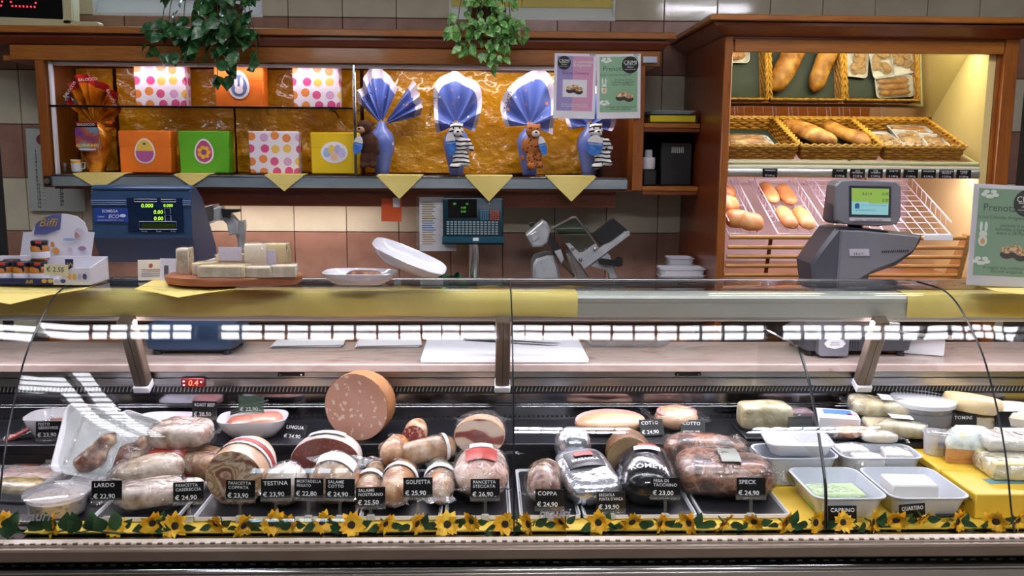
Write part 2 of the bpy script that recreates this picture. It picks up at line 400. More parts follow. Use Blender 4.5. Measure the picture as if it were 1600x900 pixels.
# glass panes (a gap of 3 mm at each joint, dark silicone in it)
def pane(x0, x1):
    q = MB(); nx = 25; T = .006; rings = []
    for i in range(nx):
        x = x0+(x1-x0)*i/(nx-1); e = min(x-x0, x1-x)/.25; e = max(0, 1-e)
        ring = []
        for side in (0, 1):
            seq = GC if side == 0 else GC[::-1]
            for j, (y, z) in enumerate(seq):
                jj = j if side == 0 else len(GC)-1-j
                a = GC[max(jj-1, 0)]; c = GC[min(jj+1, len(GC)-1)]; ny, nz = -(c[1]-a[1]), (c[0]-a[0]); l = math.hypot(ny, nz) or 1
                wv = .0018*math.sin(PI*jj/(len(GC)-1))*(e*e*math.sin(9*e+x0)) + .0009*math.sin(x*6.1+1.3)*math.sin(PI*jj/(len(GC)-1))
                o_ = wv - (T if side else 0)
                ring.append(Vector((x, y+ny/l*o_, z+nz/l*o_)))
        rings.append(ring)
    return q.loft(rings).build('glass_pane', M['glass'], ct, ang=60)
for i in range(4): pane(JX[i]+.0015, JX[i+1]-.0015)
for x in JX[1:4]:
    MB().tube([(x, y-.001, z+.001) for y, z in GC[:-3]], .0024, 6).build('joint_seal', M['gasket'], ct)
for x, y_ in ((at(27, 806, Y=2.14).x, 2.139), (at(841, 800, Y=2.14).x, 2.139)): text('mauri', .034, mat('etched_logo', '#a9a5a8', .35, .5), ct, (x, y_, .7445), rot=(math.radians(77), 0, 0), shear=.3, bold=.02)
# top rail behind the glass, canopy profile
MB().rbox(((X0+X1)/2, 2.800, 1.2545), (X1-X0, .024, .013), .003).build('top_rail', M['steel'], ct)
MB().rbox(((X0+X1)/2, 2.800, 1.239), (X1-X0, .03, .012), .003).build('rail_seat', M['dark'], ct)
cp = MB(); cp.prism([(2.72, 1.150), (2.715, 1.156), (2.715, 1.196), (2.708, 1.20), (2.706, 1.212), (2.714, 1.220), (2.79, 1.224), (2.79, 1.150)], X0, X1, 'x').build('canopy_profile', M['alu_grey'], ct)
# slanted posts
for x in (-2.23, -1.08, .057, 1.224, 2.35):
    p = MB(); d = Vector((0, 2.80-2.685, .905-1.15)).normalized(); L = .27; Rm = Matrix.Rotation(math.atan2(2.80-2.685, 1.15-.905), 4, 'X')
    p.rbox((x, 2.745, 1.03), (.046, .040, L), .004, Rm)
    po = p.build('canopy_post', M['taupe'], ct)
    MB().rbox((x, 2.795, .915), (.05, .05, .022), .002, Rm).build('post_foot', M['white'], po)
    MB().box(x-.001, x+.001, -.0205, -.0196, -L/2, L/2).build('groove', M['dark'], po, smooth=False).matrix_local = Matrix.Translation((0, 2.745, 1.03)) @ Rm
# canopy lamp: cold strip light under the canopy
lampc = MB().rbox(((X0+X1)/2, 2.762, 1.142), (X1-X0-.1, .04, .018), .006).build('canopy_lamp', M['white'], ct)
for x in (-1.85, -.57, .71, 1.99):
    area('canopy_tube', (x, 2.73, 1.135), 1.15, .03, 5.4, (.95, .88, 1), rot=(math.radians(-25), 0, 0), parent=ct)
# worktop as its own thing
wt = MB().rbox(((X0+X1)/2, 2.975, .9695), (X1-X0, .35, .027), .003).build('worktop', M['marble']); tag(wt, 'long beige marble worktop along the server side of the counter', 'worktop')
# rear structure below worktop
st = MB(); st.rbox(((X0+X1)/2, 2.835, .944), (X1-X0, .03, .022), .002); st.build('upper_steel_strip', M['steel'], ct)
MB().rbox(((X0+X1)/2, 2.832, .918), (X1-X0, .03, .026), .002).build('lower_steel_strip', M['steel'], ct)
MB().rbox(((X0+X1)/2, 2.817, .932), (X1-X0, .006, .003), .001).build('chrome_line', M['chrome'], ct)
MB().box(X0, X1, 2.865, 3.13, .15, .955).build('rear_cabinet', M['steel'], ct, smooth=False)
MB().box(X0, X1, 2.85, 2.862, .765, .905).build('back_panel', M['steel_mirror'], ct, smooth=False)
MB().box(X0, X1, 2.835, 2.85, .876, .906).build('air_duct', M['grille'], ct, smooth=False)
g = MB(); n = 420
for k in range(n):
    x = X0+.01+k*(X1-X0-.02)/n; g.add([(x, 2.834, .884), (x+.004, 2.834, .884), (x+.009, 2.834, .902), (x+.005, 2.834, .902)], [(0, 1, 2, 3)])
gg = g.build('grille_slots', M['alu_grey'], ct, smooth=False); gg['kind'] = 'stuff'
for x in (-.62, .66, 1.82):
    hp = MB().rbox((x, 2.818, .9455), (.085, .006, .013), .002).build('hinge_plate', M['black'], ct)
    for s in (-1, 1): MB().lathe([(.003, 0), (.003, .002)], 8, (x+s*.034, 0, 0)).build('rivet', M['chrome'], hp).matrix_local = Matrix.Translation((0, 2.8135, .9455)) @ Matrix.Rotation(PI/2, 4, 'X')
th = MB().rbox((-.93, 2.812, .921), (.074, .012, .03), .003).build('thermometer', mat('red_display_case', '#7d1016', .25), ct)
text('0.4', .026, emis('red_led', (1, .12, .06), 4), th, (-.944, 2.8055, .912), shear=.15)
MB().lathe([(.0035, 0), (.0035, .002)], 8).build('button', M['white'], th).matrix_local = Matrix.Translation((-.957, 2.8062, .914)) @ Matrix.Rotation(PI/2, 4, 'X')
MB().lathe([(.0035, 0), (.0035, .002)], 8).build('button', M['white'], th).matrix_local = Matrix.Translation((-.957, 2.8062, .926)) @ Matrix.Rotation(PI/2, 4, 'X')
MB().lathe([(.0035, 0), (.0035, .002)], 8).build('button', M['white'], th).matrix_local = Matrix.Translation((-.902, 2.8062, .924)) @ Matrix.Rotation(PI/2, 4, 'X')
# perforated line, rear step, front deck
MB().rbox(((X0+X1)/2, 2.846, .838), (X1-X0, .006, .004), .001).build('chrome_line', M['chrome'], ct)
MB().rbox(((X0+X1)/2, 2.846, .830), (X1-X0, .006, .004), .001).build('chrome_line', M['chrome'], ct)
pf = MB()
for k in range(330):
    x = X0+.01+k*(X1-X0-.02)/330; pf.box(x, x+.007, 2.8475, 2.8495, .793, .799)
o = pf.build('perforations', M['dark'], ct, smooth=False); o['kind'] = 'stuff'
MB().rbox(((X0+X1)/2, 2.726, .770), (X1-X0, .252, .03), .003).build('rear_step', M['slate'], ct)
MB().box(X0, X1, 2.605, 2.85, .69, .756).build('step_riser', M['dark'], ct, smooth=False)
MB().box(X0, X1, 2.20, 2.86, .66, .695).build('deck', M['slate'], ct, smooth=False)
M['yellow_deck'] = mat('yellow_liner_paper', '#e3bd3e', .6, col2='#dab235', scale=5, bump=.1, bscale=30)
MB().box(-1.16, X1, 2.172, 2.245, .6945, .698).build('deck_liner', M['yellow_deck'], ct, smooth=False)
MB().box(.80, X1, 2.245, 2.59, .6945, .698).build('deck_liner', M['yellow_deck'], ct, smooth=False)
MB().box(X0, X1, 2.13, 2.2, .66, .69).build('front_ledge', M['steel_mirror'], ct, smooth=False)
# front: slotted edge, bumper, dark groove, chrome rail, kick panel
MB().rbox(((X0+X1)/2, 2.108, .6995), (X1-X0, .028, .009), .002).build('slotted_edge', mat('pale_edge', '#b3a698', .4), ct)
MB().box(X0, X1, 2.105, 2.13, .64, .695).build('edge_support', M['taupe'], ct, smooth=False)
sl = MB(); k = 0; x = X0+.02
while x < X1-.03:
    sl.box(x, x+.012, 2.0935, 2.0995, .7005, .7046); x += .0255
o = sl.build('edge_slots', M['taupe'], ct, smooth=False); o['kind'] = 'stuff'
MB().rbox(((X0+X1)/2, 2.086, .6805), (X1-X0, .03, .033), .005).build('bumper', M['taupe'], ct)
MB().box(X0, X1, 2.10, 2.16, .60, .668).build('shadow_gap', M['dark'], ct, smooth=False)
sl = MB()
for k in range(150):
    x = X0+.02+k*.034; sl.box(x, x+.014, 2.098, 2.1005, .6555, .6595)
o = sl.build('gap_slots', M['steel'], ct, smooth=False); o['kind'] = 'stuff'
MB().rbox(((X0+X1)/2, 2.075, .646), (X1-X0, .04, .012), .005).build('chrome_rail', M['chrome'], ct)
MB().rbox(((X0+X1)/2, 2.09, .39), (X1-X0, .05, .496), .006).build('front_panel', mat('steel_front_panel', '#8d867e', .35, .5), ct)
MB().box(X0, X1, 2.2, 3.1, .0, .15).build('plinth', M['dark'], ct, smooth=False)
MB().box(X0, X1, 2.13, 2.86, .15, .66).build('carcass', M['steel'], ct, smooth=False)
# glass divider between meat and cheese
XD = .879
dv = [(2.165, .700), (2.182, .807), (2.231, .894), (2.275, .967), (2.334, 1.039), (2.391, 1.088), (2.43, 1.113), (2.47, 1.120), (2.585, 1.116), (2.73, 1.11)]
dc = cr(dv, 3)
q = MB().prism(dc+[(2.79, 1.10), (2.79, .90), (2.83, .87), (2.83, .86), (2.20, .86), (2.19, .70)], XD-.003, XD+.003, 'x').build('divider_glass', M['glass'], ct)
MB().tube([(XD, y, z) for y, z in dc[:21]], .0042, 6).build('divider_seal', M['gasket'], ct)
MB().tube([(XD, y, z) for y, z in dc[20:]], .003, 6).build('divider_rim', M['chrome'], ct)
# yellow paper strips laid over the canopy, as separate things
def canopy_paper(x0, x1, label):
    q = MB(); n = 24; rings = []
    for i in range(n):
        x = x0+(x1-x0)*i/(n-1); r = .002*math.sin(x*17)
        pr = [(2.785, 1.229), (2.74, 1.2275), (2.712, 1.2245), (2.7035, 1.215), (2.7015, 1.20), (2.702, 1.17), (2.704, 1.157+r)]
        rings.append([Vector((x, y-.001*math.sin(x*23+k), z)) for k, (y, z) in enumerate(pr)]+[Vector((x, y+.0012, z-.0012)) for y, z in pr[::-1]])
    tag(q.loft(rings).build('paper_strip', M['yellow_paper']), label, 'paper strip', 'yellow paper strips under the curved glass')
canopy_paper(-2.4, .285, 'long yellow paper strip folded over the canopy below the cheese board')
canopy_paper(1.31, 2.5, 'yellow paper strip folded over the canopy below the standing poster')
# ================================================================== wall display cabinet
def fuse(mb, vox, name, mt, parent=None, smooth_it=2, loc=(0, 0, 0)):
    """one continuous skin from overlapping lumps"""
    o = mb.build(name, mt, None, loc=(0, 0, 0))
    r = o.modifiers.new('r', 'REMESH'); r.mode = 'VOXEL'; r.voxel_size = vox
    if smooth_it: sm = o.modifiers.new('s', 'SMOOTH'); sm.iterations = smooth_it; sm.factor = .6
    me = bpy.data.meshes.new_from_object(o.evaluated_get(bpy.context.evaluated_depsgraph_get())); bpy.data.objects.remove(o)
    me.polygons.foreach_set('use_smooth', [True]*len(me.polygons)); me.materials.clear(); me.materials.append(mt); me.name = name
    return link(name, me, parent, loc)
def sph(mb, c, r, sx=1, sy=1, sz=1, n=12):
    c = Vector(c); R_ = Matrix.Rotation(.3, 3, 'X')
    rings = []
    for i in range(n//2+1):
        a = PI*i/(n//2); rr = max(math.sin(a), .03)
        rings.append([c+Vector((r*sx*rr*math.cos(2*PI*k/n), r*sy*rr*math.sin(2*PI*k/n), r*sz*math.cos(a))) for k in range(n)])
    mb.loft(rings); return mb
WX0, WX1, WYF, WYB = -1.858, .674, 3.85, 4.185
cab = thing('wall_display_cabinet', 'long cherry wood wall cabinet with open lit display of Easter eggs', 'cabinet')
MB().box(WX0, WX0+.036, WYF, WYB, 1.497, 2.02).build('side_panel', M['wood_v'], cab, smooth=False)
MB().box(WX1-.044, WX1, WYF, WYB, 1.497, 2.02).build('side_panel', M['wood_v'], cab, smooth=False)
MB().rbox((-.61, WYF+.012, 2.049), (2.69, .03, .062), .002).build('frieze', M['wood'], cab)
MB().box(-2.0, .72, WYF+.03, WYB, 2.018, 2.04).build('roof_board', M['wood'], cab, smooth=False)
def cornice(x0, x1, xr, yf, prof, name, mt, left=False):
    # profile (overhang, z): mitred returns on the right end (and left if asked)
    rings = []
    for ov, z in prof:
        rings.append([Vector((x0-(ov if left else 0), yf-ov, z)), Vector((x1+ov, yf-ov, z)), Vector((x1+ov, xr, z)), Vector((x0-(ov if left else 0), xr, z))])
    return MB().loft(rings).build(name, mt, cab if not left else bread, smooth=False)
cornice(-2.12, .733, WYB, WYF, [(.0, 2.08), (.012, 2.084), (.036, 2.108), (.036, 2.117)], 'cornice_moulding', M['wood_red'])
cornice(-2.12, .733, WYB, WYF, [(.046, 2.121), (.056, 2.124), (.056, 2.146), (.050, 2.150)], 'cornice_top', M['wood'])
MB().box(-2.1, .75, WYF-.03, WYB, 2.114, 2.123).build('cornice_gap', M['dark'], cab, smooth=False)
MB().rbox((-.59, 4.02, 1.551), (2.44, .33, .01), .002).build('bottom_shelf', M['shelf_glass'], cab)
M['fascia'] = mat('steel_fascia', '#b4bfc4', .3, .6, col2='#93a0a6', scale=3, stretch=(1, 1, 3))
MB().rbox((-.605, WYF+.008, 1.523), (2.434, .014, .046), .003).build('shelf_fascia', M['fascia'], cab)
MB().rbox((-.605, WYF+.006, 1.5485), (2.434, .02, .005), .001).build('fascia_lip', M['chrome'], cab)
MB().box(-1.7, .573, 3.93, 3.95, 1.418, 1.497).build('valance', M['wood_red'], cab, smooth=False)
MB().box(-1.82, .63, 3.87, WYB, 1.49, 1.4995).build('bottom_board', M['wood_red'], cab, smooth=False)
MB().box(-1.82, .63, 4.172, 4.185, 1.5, 2.02).build('back_board', M['wood_red'], cab, smooth=False)
MB().rbox((-1.19, 4.0, 1.834), (1.262, .26, .008), .002).build('glass_shelf', M['shelf_glass'], cab)
MB().rbox((-1.19, 3.869, 1.834), (1.262, .004, .009), .001).build('shelf_edge', M['black_gloss'], cab)
for x in (-1.70, -.66): MB().tube([(x, 4.16, 1.80), (x, 4.05, 1.826), (x, 3.9, 1.8265)], .0035, 6).build('shelf_bracket', M['black'], cab)
MB().rbox((-.552, 3.88, 1.785), (.012, .012, .46), .002).build('upright', M['chrome'], cab)
MB().rbox((.5, 4.13, 1.785), (.012, .02, .46), .002).build('upright', M['black'], cab)
MB().rbox((.53, 4.13, 1.785), (.012, .02, .46), .002).build('upright', M['black'], cab)
MB().rbox((-1.808, 3.88, 1.78), (.016, .02, .47), .004).build('lamp_strip', M['white'], cab)
ls = MB().rbox((-.6, 3.895, 2.01), (2.4, .03, .018), .005).build('lamp_strip', M['white'], cab)
area('cabinet_tube', (-1.19, 3.895, 1.998), 1.1, .03, .95, PINK, rot=(math.radians(18), 0, 0), parent=cab)
area('cabinet_tube', (.02, 3.895, 1.998), 1.1, .03, 2.4, (1, .9, .8), rot=(math.radians(18), 0, 0), parent=cab)
ul = MB().rbox((-.9, 4.0, 1.482), (1.3, .04, .016), .004).build('under_lamp', M['white'], cab)
area('under_tube', (-.95, 4.02, 1.47), .9, .03, 4, (1, .86, .82), rot=(math.radians(-14), 0, 0), parent=cab)
MB().lathe([(.012, 0), (.012, .006)], 12).build('lock', M['chrome'], cab).matrix_local = Matrix.Translation((-1.838, 3.848, 1.523)) @ Matrix.Rotation(PI/2, 4, 'X')
MB().rbox((-1.838, 3.849, 1.523), (.03, .006, .045), .002).build('lock_plate', M['black'], cab)
# gold cellophane sheets
M['gold'] = mat('gold_cellophane', '#f5b01e', .24, .0, col2='#ea9f14', scale=7, bump=.8, bscale=22, bdist=.02, coat=.9, rnd=True, stretch=(1, 1, 1.4))
def sheet(name, x0, x1, z0, z1, y, label, seed, mt=M['gold'], amp=.012, group='gold cellophane sheets behind the Easter display'):
    nx, nz = int((x1-x0)/.012)+2, int((z1-z0)/.012)+2; q = MB(); v = []; f = []
    for i in range(nx):
        for j in range(nz):
            x = x0+(x1-x0)*i/(nx-1); z = z0+(z1-z0)*j/(nz-1); p = Vector((x*9+seed*5, z*9, seed))
            d = amp*(1.2*mnoise.noise(p)-.9*abs(mnoise.noise(p*2.3+Vector((z*6, x*4, 0))))-.5*abs(mnoise.noise(p*4.9))); v.append((x, y-.012+d, z+(.006*mnoise.noise(p*.7) if j in (0, nz-1) else 0)))
    n = len(v); v += [(a, b+.0015, c) for a, b, c in v]
    for i in range(nx-1):
        for j in range(nz-1):
            a = i*nz+j; f.append((a, a+nz, a+nz+1, a+1)); f.append((n+a, n+a+1, n+a+nz+1, n+a+nz))
    o = q.add(v, f).build(name, mt); return tag(o, label, 'foil sheet', group)
sheet('gold_foil', -1.815, -1.652, 1.56, 2.012, 4.14, 'narrow crumpled gold foil sheet at the dark-edged end of the cabinet', 1)
sheet('gold_foil', -1.640, -1.13, 1.56, 2.012, 4.15, 'crumpled gold foil sheet behind the orange and green gift boxes', 2)
sheet('gold_foil', -1.12, -.562, 1.56, 2.012, 4.145, 'crumpled gold foil sheet behind the yellow gift box', 3)
sheet('gold_foil', -.545, -.16, 1.56, 2.012, 4.145, 'crumpled gold foil sheet behind the brown monkey plush', 4)
sheet('gold_foil', -.15, .22, 1.56, 2.012, 4.135, 'crumpled gold foil sheet between the zebra and leopard plush', 5)
sheet('gold_foil', .23, .495, 1.56, 2.012, 4.14, 'crumpled gold foil sheet behind the two taped posters', 6)
# yellow paper triangles over the fascia
def napkin(px, wpx, tipy, label):
    a = at(px-wpx/2, 270, Y=3.846); c = at(px+wpx/2, 270, Y=3.846); t = at(px, tipy, Y=3.838); z = 1.5535
    q = MB(); xm = (a.x+c.x)/2; y = 3.846
    tri = [(a.x, y, z), (c.x, y, z), (xm+(c.x-a.x)*.25, y-.004, (z+t.z)/2), (t.x, y-.006, t.z), (xm-(c.x-a.x)*.25, y-.003, (z+t.z)/2)]
    top = [(a.x, y, z), (c.x, y, z), (c.x, y+.09, z+.004), (a.x, y+.09, z+.004)]
    n = len(tri); q.add(tri+[(p[0], p[1]+.0012, p[2]) for p in tri], [range(n), range(n, 2*n)]+[(i, (i+1) % n, n+(i+1) % n, n+i) for i in range(n)])
    q.add(top+[(p[0], p[1], p[2]+.0012) for p in top], [(0, 1, 2, 3), (7, 6, 5, 4), (0, 1, 5, 4), (1, 2, 6, 5), (2, 3, 7, 6), (3, 0, 4, 7)])
    tag(q.build('paper_napkin', M['yellow_paper'], smooth=False), label, 'napkin', 'yellow paper triangles hanging from the cabinet shelf')
napkin(154, 82, 296, 'yellow paper triangle hanging below the gold foil egg')
napkin(299, 56, 291, 'small yellow paper triangle hanging below the green gift box')
napkin(444, 62, 299, 'yellow paper triangle hanging below the lower dotted gift box')
napkin(624, 72, 311, 'yellow paper triangle hanging below the brown monkey plush')
napkin(764, 74, 315, 'yellow paper triangle hanging between the zebra and leopard plush')
napkin(893, 78, 315, 'yellow paper triangle hanging below the taped posters')
# ------------------------------------------------------------------ gift boxes
def dotted(name):
    m, nt, bs, out = newmat(name); v = coords(nt, (20, 20, 20)); vo = nd(nt, 'ShaderNodeTexVoronoi', voronoi_dimensions='2D', i_Scale=1.0, i_Randomness=.28)
    sp = nd(nt, 'ShaderNodeSeparateXYZ'); cb = nd(nt, 'ShaderNodeCombineXYZ'); nt.links.new(v, sp.inputs[0])
    ad = nd(nt, 'ShaderNodeMath', operation='ADD'); nt.links.new(sp.outputs[0], ad.inputs[0]); nt.links.new(sp.outputs[1], ad.inputs[1])
    nt.links.new(ad.outputs[0], cb.inputs[0]); nt.links.new(sp.outputs[2], cb.inputs[1]); nt.links.new(cb.outputs[0], vo.inputs['Vector'])
    lt = nd(nt, 'ShaderNodeMath', operation='LESS_THAN', i_1=.36); nt.links.new(vo.outputs['Distance'], lt.inputs[0])
    s2 = nd(nt, 'ShaderNodeSeparateColor'); nt.links.new(vo.outputs['Color'], s2.inputs[0])
    cr_ = ramp(nt, s2.outputs[0], [(0, C('#d65a86')), (.25, C('#e58a45')), (.45, C('#eec262')), (.6, C('#d8a6cc')), (.8, C('#d84f86'))], 'CONSTANT')
    mx = nd(nt, 'ShaderNodeMix', data_type='RGBA'); mx.inputs[6].default_value = (*C('#ece4ec'), 1)
    nt.links.new(lt.outputs[0], mx.inputs[0]); nt.links.new(cr_, mx.inputs[7]); nt.links.new(mx.outputs[2], bs.inputs['Base Color'])
    bs.inputs['Roughness'].default_value = .35; n = nd(nt, 'ShaderNodeTexNoise', i_Scale=1.6); nt.links.new(v, n.inputs['Vector']); addbump(nt, bs, n.outputs[0], .25, .004)
    return m
M['dots'] = dotted('dotted_wrapping_paper')
def crepe(n, a, b): return mat(n, a, .6, col2=b, scale=10, bump=.3, bscale=60)
M['g_orange'] = crepe('orange_box_paper', '#f07a14', '#e8700f'); M['g_green'] = crepe('green_box_paper', '#5faf16', '#57a410'); M['g_yellow'] = crepe('yellow_box_paper', '#efc80c', '#e7be06')
P_ = {}
def pm(col, r=.5):
    if col not in P_: P_[col] = mat('print_'+col.strip('#'), col, r)
    return P_[col]
def flat(parent, poly, y, mt, name='print', t=.0008):
    return MB().prism(poly, y-t, y, 'y').build(name, mt, parent, smooth=False)
def eggshape(w, h, cx=0, cz=0, n=24): return [(cx+w/2*math.cos(2*PI*k/n)*(1-.16*math.sin(2*PI*k/n)), cz+h/2*math.sin(2*PI*k/n)) for k in range(n)]
def giftbox(x0, x1, y0, y1, z, mt, label, Y=3.93, d=.075, sticker=None, seam=True):
    a = at(x0, y1, Y=Y); c = at(x1, y0, Y=Y); wd = c.x-a.x; h = (at((x0+x1)/2, y0, Y=Y).z-at((x0+x1)/2, y1, Y=Y).z)
    t = thing('gift_box', label, 'gift box', ((a.x+c.x)/2, Y, z), deg(z=random.uniform(-2, 2)), 'Easter gift boxes on the display shelves')
    MB().rbox((0, d/2, h*.43), (wd*.985, d*.98, h*.86), .004).build('box_base', mt, t)
    MB().rbox((0, d/2, h*.80), (wd, d, h*.40), .004).build('lid', mt, t)
    cz = h*.52
    if sticker == 'egg':
        s = flat(t, eggshape(.088, .108, 0, cz), -.001, pm('#efe6ea'), 'sticker'); flat(s, eggshape(.076, .095, 0, cz), -.002, pm('#e8c04f')); flat(s, [p for p in eggshape(.076, .095, 0, cz) if p[1] < cz+.006], -.0028, pm('#b95a96'))
        flat(s, ell(.007, .005, 8, 0, cz+.03), -.0028, pm('#5b4632'))
    elif sticker == 'flower':
        s = flat(t, eggshape(.082, .106, 0, cz), -.001, pm('#f0e9ee'), 'sticker'); flat(s, eggshape(.068, .092, 0, cz), -.002, pm('#b9497c'))
        for k in range(7): flat(s, ell(.009, .009, 8, .02*math.cos(k*.9), cz-.004+.02*math.sin(k*.9)), -.0028, pm('#f0b92c'))
        flat(s, ell(.009, .009, 10, 0, cz-.004), -.0036, pm('#7b4a7d'))
    elif sticker == 'eggs':
        s = flat(t, [(p[0]*1.0, p[1]) for p in ell(.058, .046, 20, 0, cz)], -.001, pm('#f2eef4'), 'sticker')
        for k, (ex, ez, cl) in enumerate(((-.031, 0, '#a9bfe2'), (-.010, .012, '#f0cf62'), (.015, .012, '#b6b2dc'), (.033, -.002, '#c9c3e6'), (.0, -.016, '#e9c1a8'))): flat(s, eggshape(.032, .042, ex, cz+ez), -.0018-.0006*k, pm(cl))
    elif sticker == 'rabbit':
        s = flat(t, eggshape(.088, .118, .0, cz), -.001, pm('#eceaf2'), 'sticker'); flat(s, eggshape(.068, .09, 0, cz-.002), -.002, pm('#6d7fa8'))
        for e in (-1, 1): flat(s, ell(.008, .024, 10, e*.012, cz+.01), -.0028, pm('#f2f0f4'))
        flat(s, ell(.018, .016, 12, 0, cz-.022), -.0034, pm('#f2f0f4'))
    return t
ZS, ZT = 1.5575, 1.8395
giftbox(211, 288, 97, 163, ZT, M['dots'], 'dotted gift box on the glass shelf above the orange egg box')
giftbox(336, 411, 99, 165, ZT, M['g_orange'], 'orange gift box with rabbit sticker under the trailing plant', sticker='rabbit')
giftbox(458, 530, 102, 168, ZT, M['dots'], 'dotted gift box on the glass shelf next to the chrome upright')
giftbox(187, 266, 203, 269, ZS, M['g_orange'], 'orange gift box with a pink egg sticker', sticker='egg')
giftbox(281, 357, 204, 270, ZS, M['g_green'], 'green gift box with a flower egg sticker', sticker='flower')
giftbox(390, 466, 205, 271, ZS, M['dots'], 'dotted gift box on the bottom shelf between green and yellow boxes')
giftbox(486, 559, 208, 273, ZS, M['g_yellow'], 'yellow gift box with a cluster of painted eggs sticker', sticker='eggs')
# ------------------------------------------------------------------ wrapped Easter eggs
def spotted(name, base, spots, scale=26, th=.2, rough=.35, coat=.3, bump=.3, metal=0):
    m, nt, bs, out = newmat(name); v = coords(nt); vo = nd(nt, 'ShaderNodeTexVoronoi', i_Scale=float(scale)); nt.links.new(v, vo.inputs['Vector'])
    lt = nd(nt, 'ShaderNodeMath', operation='LESS_THAN', i_1=th); nt.links.new(vo.outputs['Distance'], lt.inputs[0])
    s2 = nd(nt, 'ShaderNodeSeparateColor'); nt.links.new(vo.outputs['Color'], s2.inputs[0])
    cc = ramp(nt, s2.outputs[0], [(i/len(spots), C(c)) for i, c in enumerate(spots)], 'CONSTANT')
    mx = nd(nt, 'ShaderNodeMix', data_type='RGBA'); mx.inputs[6].default_value = (*C(base), 1)
    nt.links.new(lt.outputs[0], mx.inputs[0]); nt.links.new(cc, mx.inputs[7]); nt.links.new(mx.outputs[2], bs.inputs['Base Color'])
    bs.inputs['Roughness'].default_value = rough; bs.inputs['Coat Weight'].default_value = coat; bs.inputs['Metallic'].default_value = metal
    n = nd(nt, 'ShaderNodeTexNoise', i_Scale=22.0, i_Detail=2.0); nt.links.new(v, n.inputs['Vector']); addbump(nt, bs, n.outputs[0], bump, .006)
    return m
M['blue_wrap'] = spotted('blue_printed_foil', '#5a6cb4', ['#5a6cb4', '#e8e6f0', '#5a6cb4', '#e08a52', '#5a6cb4'], 24, .17)
M['wrap_edge'] = mat('pale_foil_edge', '#cfc8dc', .35, bump=.2, bscale=40)
def fan(parent, c, R, a0, a1, mt, border, pleats=5, r0=.02, tilt=0, droop=.02, seed=0, sq=1.0, bw=.80):
    """pleated foil ruff rising from the tie point, with its border band as sub-part"""
    def surf(rs, nm, m_, par):
        na = 40; q = MB(); v = []; f = []
        for i, r in enumerate(rs):
            for k in range(na):
                t = k/(na-1); a = math.radians(a0+(a1-a0)*t); rr = r0+(R-r0)*r
                rr *= (1+.07*math.sin(a*4+seed*2)+.10*mnoise.noise(Vector((t*6, seed, 0))))*(1-.42*(abs(a)/2.0)**2)
                y = .034*(r**.8)*math.sin(pleats*PI*t*2+seed+1.5*mnoise.noise(Vector((t*4, seed, r))))*(1-.25*r)+.03*mnoise.noise(Vector((t*7, r*2, seed)))*r-droop*r
                v.append((rr*math.sin(a)*sq, y, rr*math.cos(a)))
        n = len(v); v += [(a_, b_+.0014, c_) for a_, b_, c_ in v]
        for i in range(len(rs)-1):
            for k in range(na-1):
                a = i*na+k; f.append((a, a+1, a+na+1, a+na)); f.append((n+a, n+a+na, n+a+na+1, n+a+1))
        q.M = Matrix.Translation(c) @ Matrix.Rotation(math.radians(tilt), 4, 'Y')
        return q.add(v, f).build(nm, m_, par)
    fr = surf([0, .2, .4, .6, .75, bw], 'ruff', mt, parent)
    surf([bw, .93, 1.0], 'ruff_border', border, fr); return fr
def blue_egg(px, label, tilt, a0, a1, R=.2, tx=-.07, tz=.33, trot=60, seed=0, sq=1.0, back=None):
    p = at(px, 270, Y=3.98); t = thing('chocolate_egg', label, 'chocolate egg', (p.x, 3.98, ZS), group='blue wrapped chocolate eggs')
    MB().lathe([(.028, 0), (.031, .004), (.032, .02), (.044, .07), (.055, .12), (.056, .15), (.044, .18), (.024, .20), (.016, .225)], 20).build('egg_body', M['blue_wrap'], t)
    MB().lathe([(.0145, .216), (.017, .22), (.0145, .226)], 12).build('tie_band', M['wrap_edge'], t)
    f = fan(t, (0, 0, .215), R, a0, a1, M['blue_wrap'], M['wrap_edge'], tilt=tilt, seed=seed, sq=sq)
    if back: fan(t, (.01, .02, .215), R*back[2], back[0], back[1], M['blue_wrap'], M['wrap_edge'], tilt=tilt, seed=seed+2, pleats=3, droop=-.02)
    text('CIOKOLATTE', .018, M['ink'], t, (tx, -.075, tz), rot=(PI/2, -math.radians(trot), 0), bold=.01)
    return t
blue_egg(597, 'blue foil chocolate egg behind the brown monkey plush', -2, -58, 40, .225, tx=-.085, tz=.25, trot=58, seed=1, sq=.62, back=(35, 78, 1.0))
blue_egg(713, 'blue foil chocolate egg with the first zebra plush', 2, -105, 100, .235, tx=-.112, tz=.22, trot=74, seed=2, sq=.56)
blue_egg(827, 'blue foil chocolate egg behind the leopard plush', 0, -92, 104, .235, tx=-.118, tz=.25, trot=70, seed=3, sq=.64)
blue_egg(920, 'blue foil chocolate egg partly hidden behind the taped posters', 2, -100, 100, .165, tx=-.1, tz=.26, trot=55, seed=4, sq=.8)
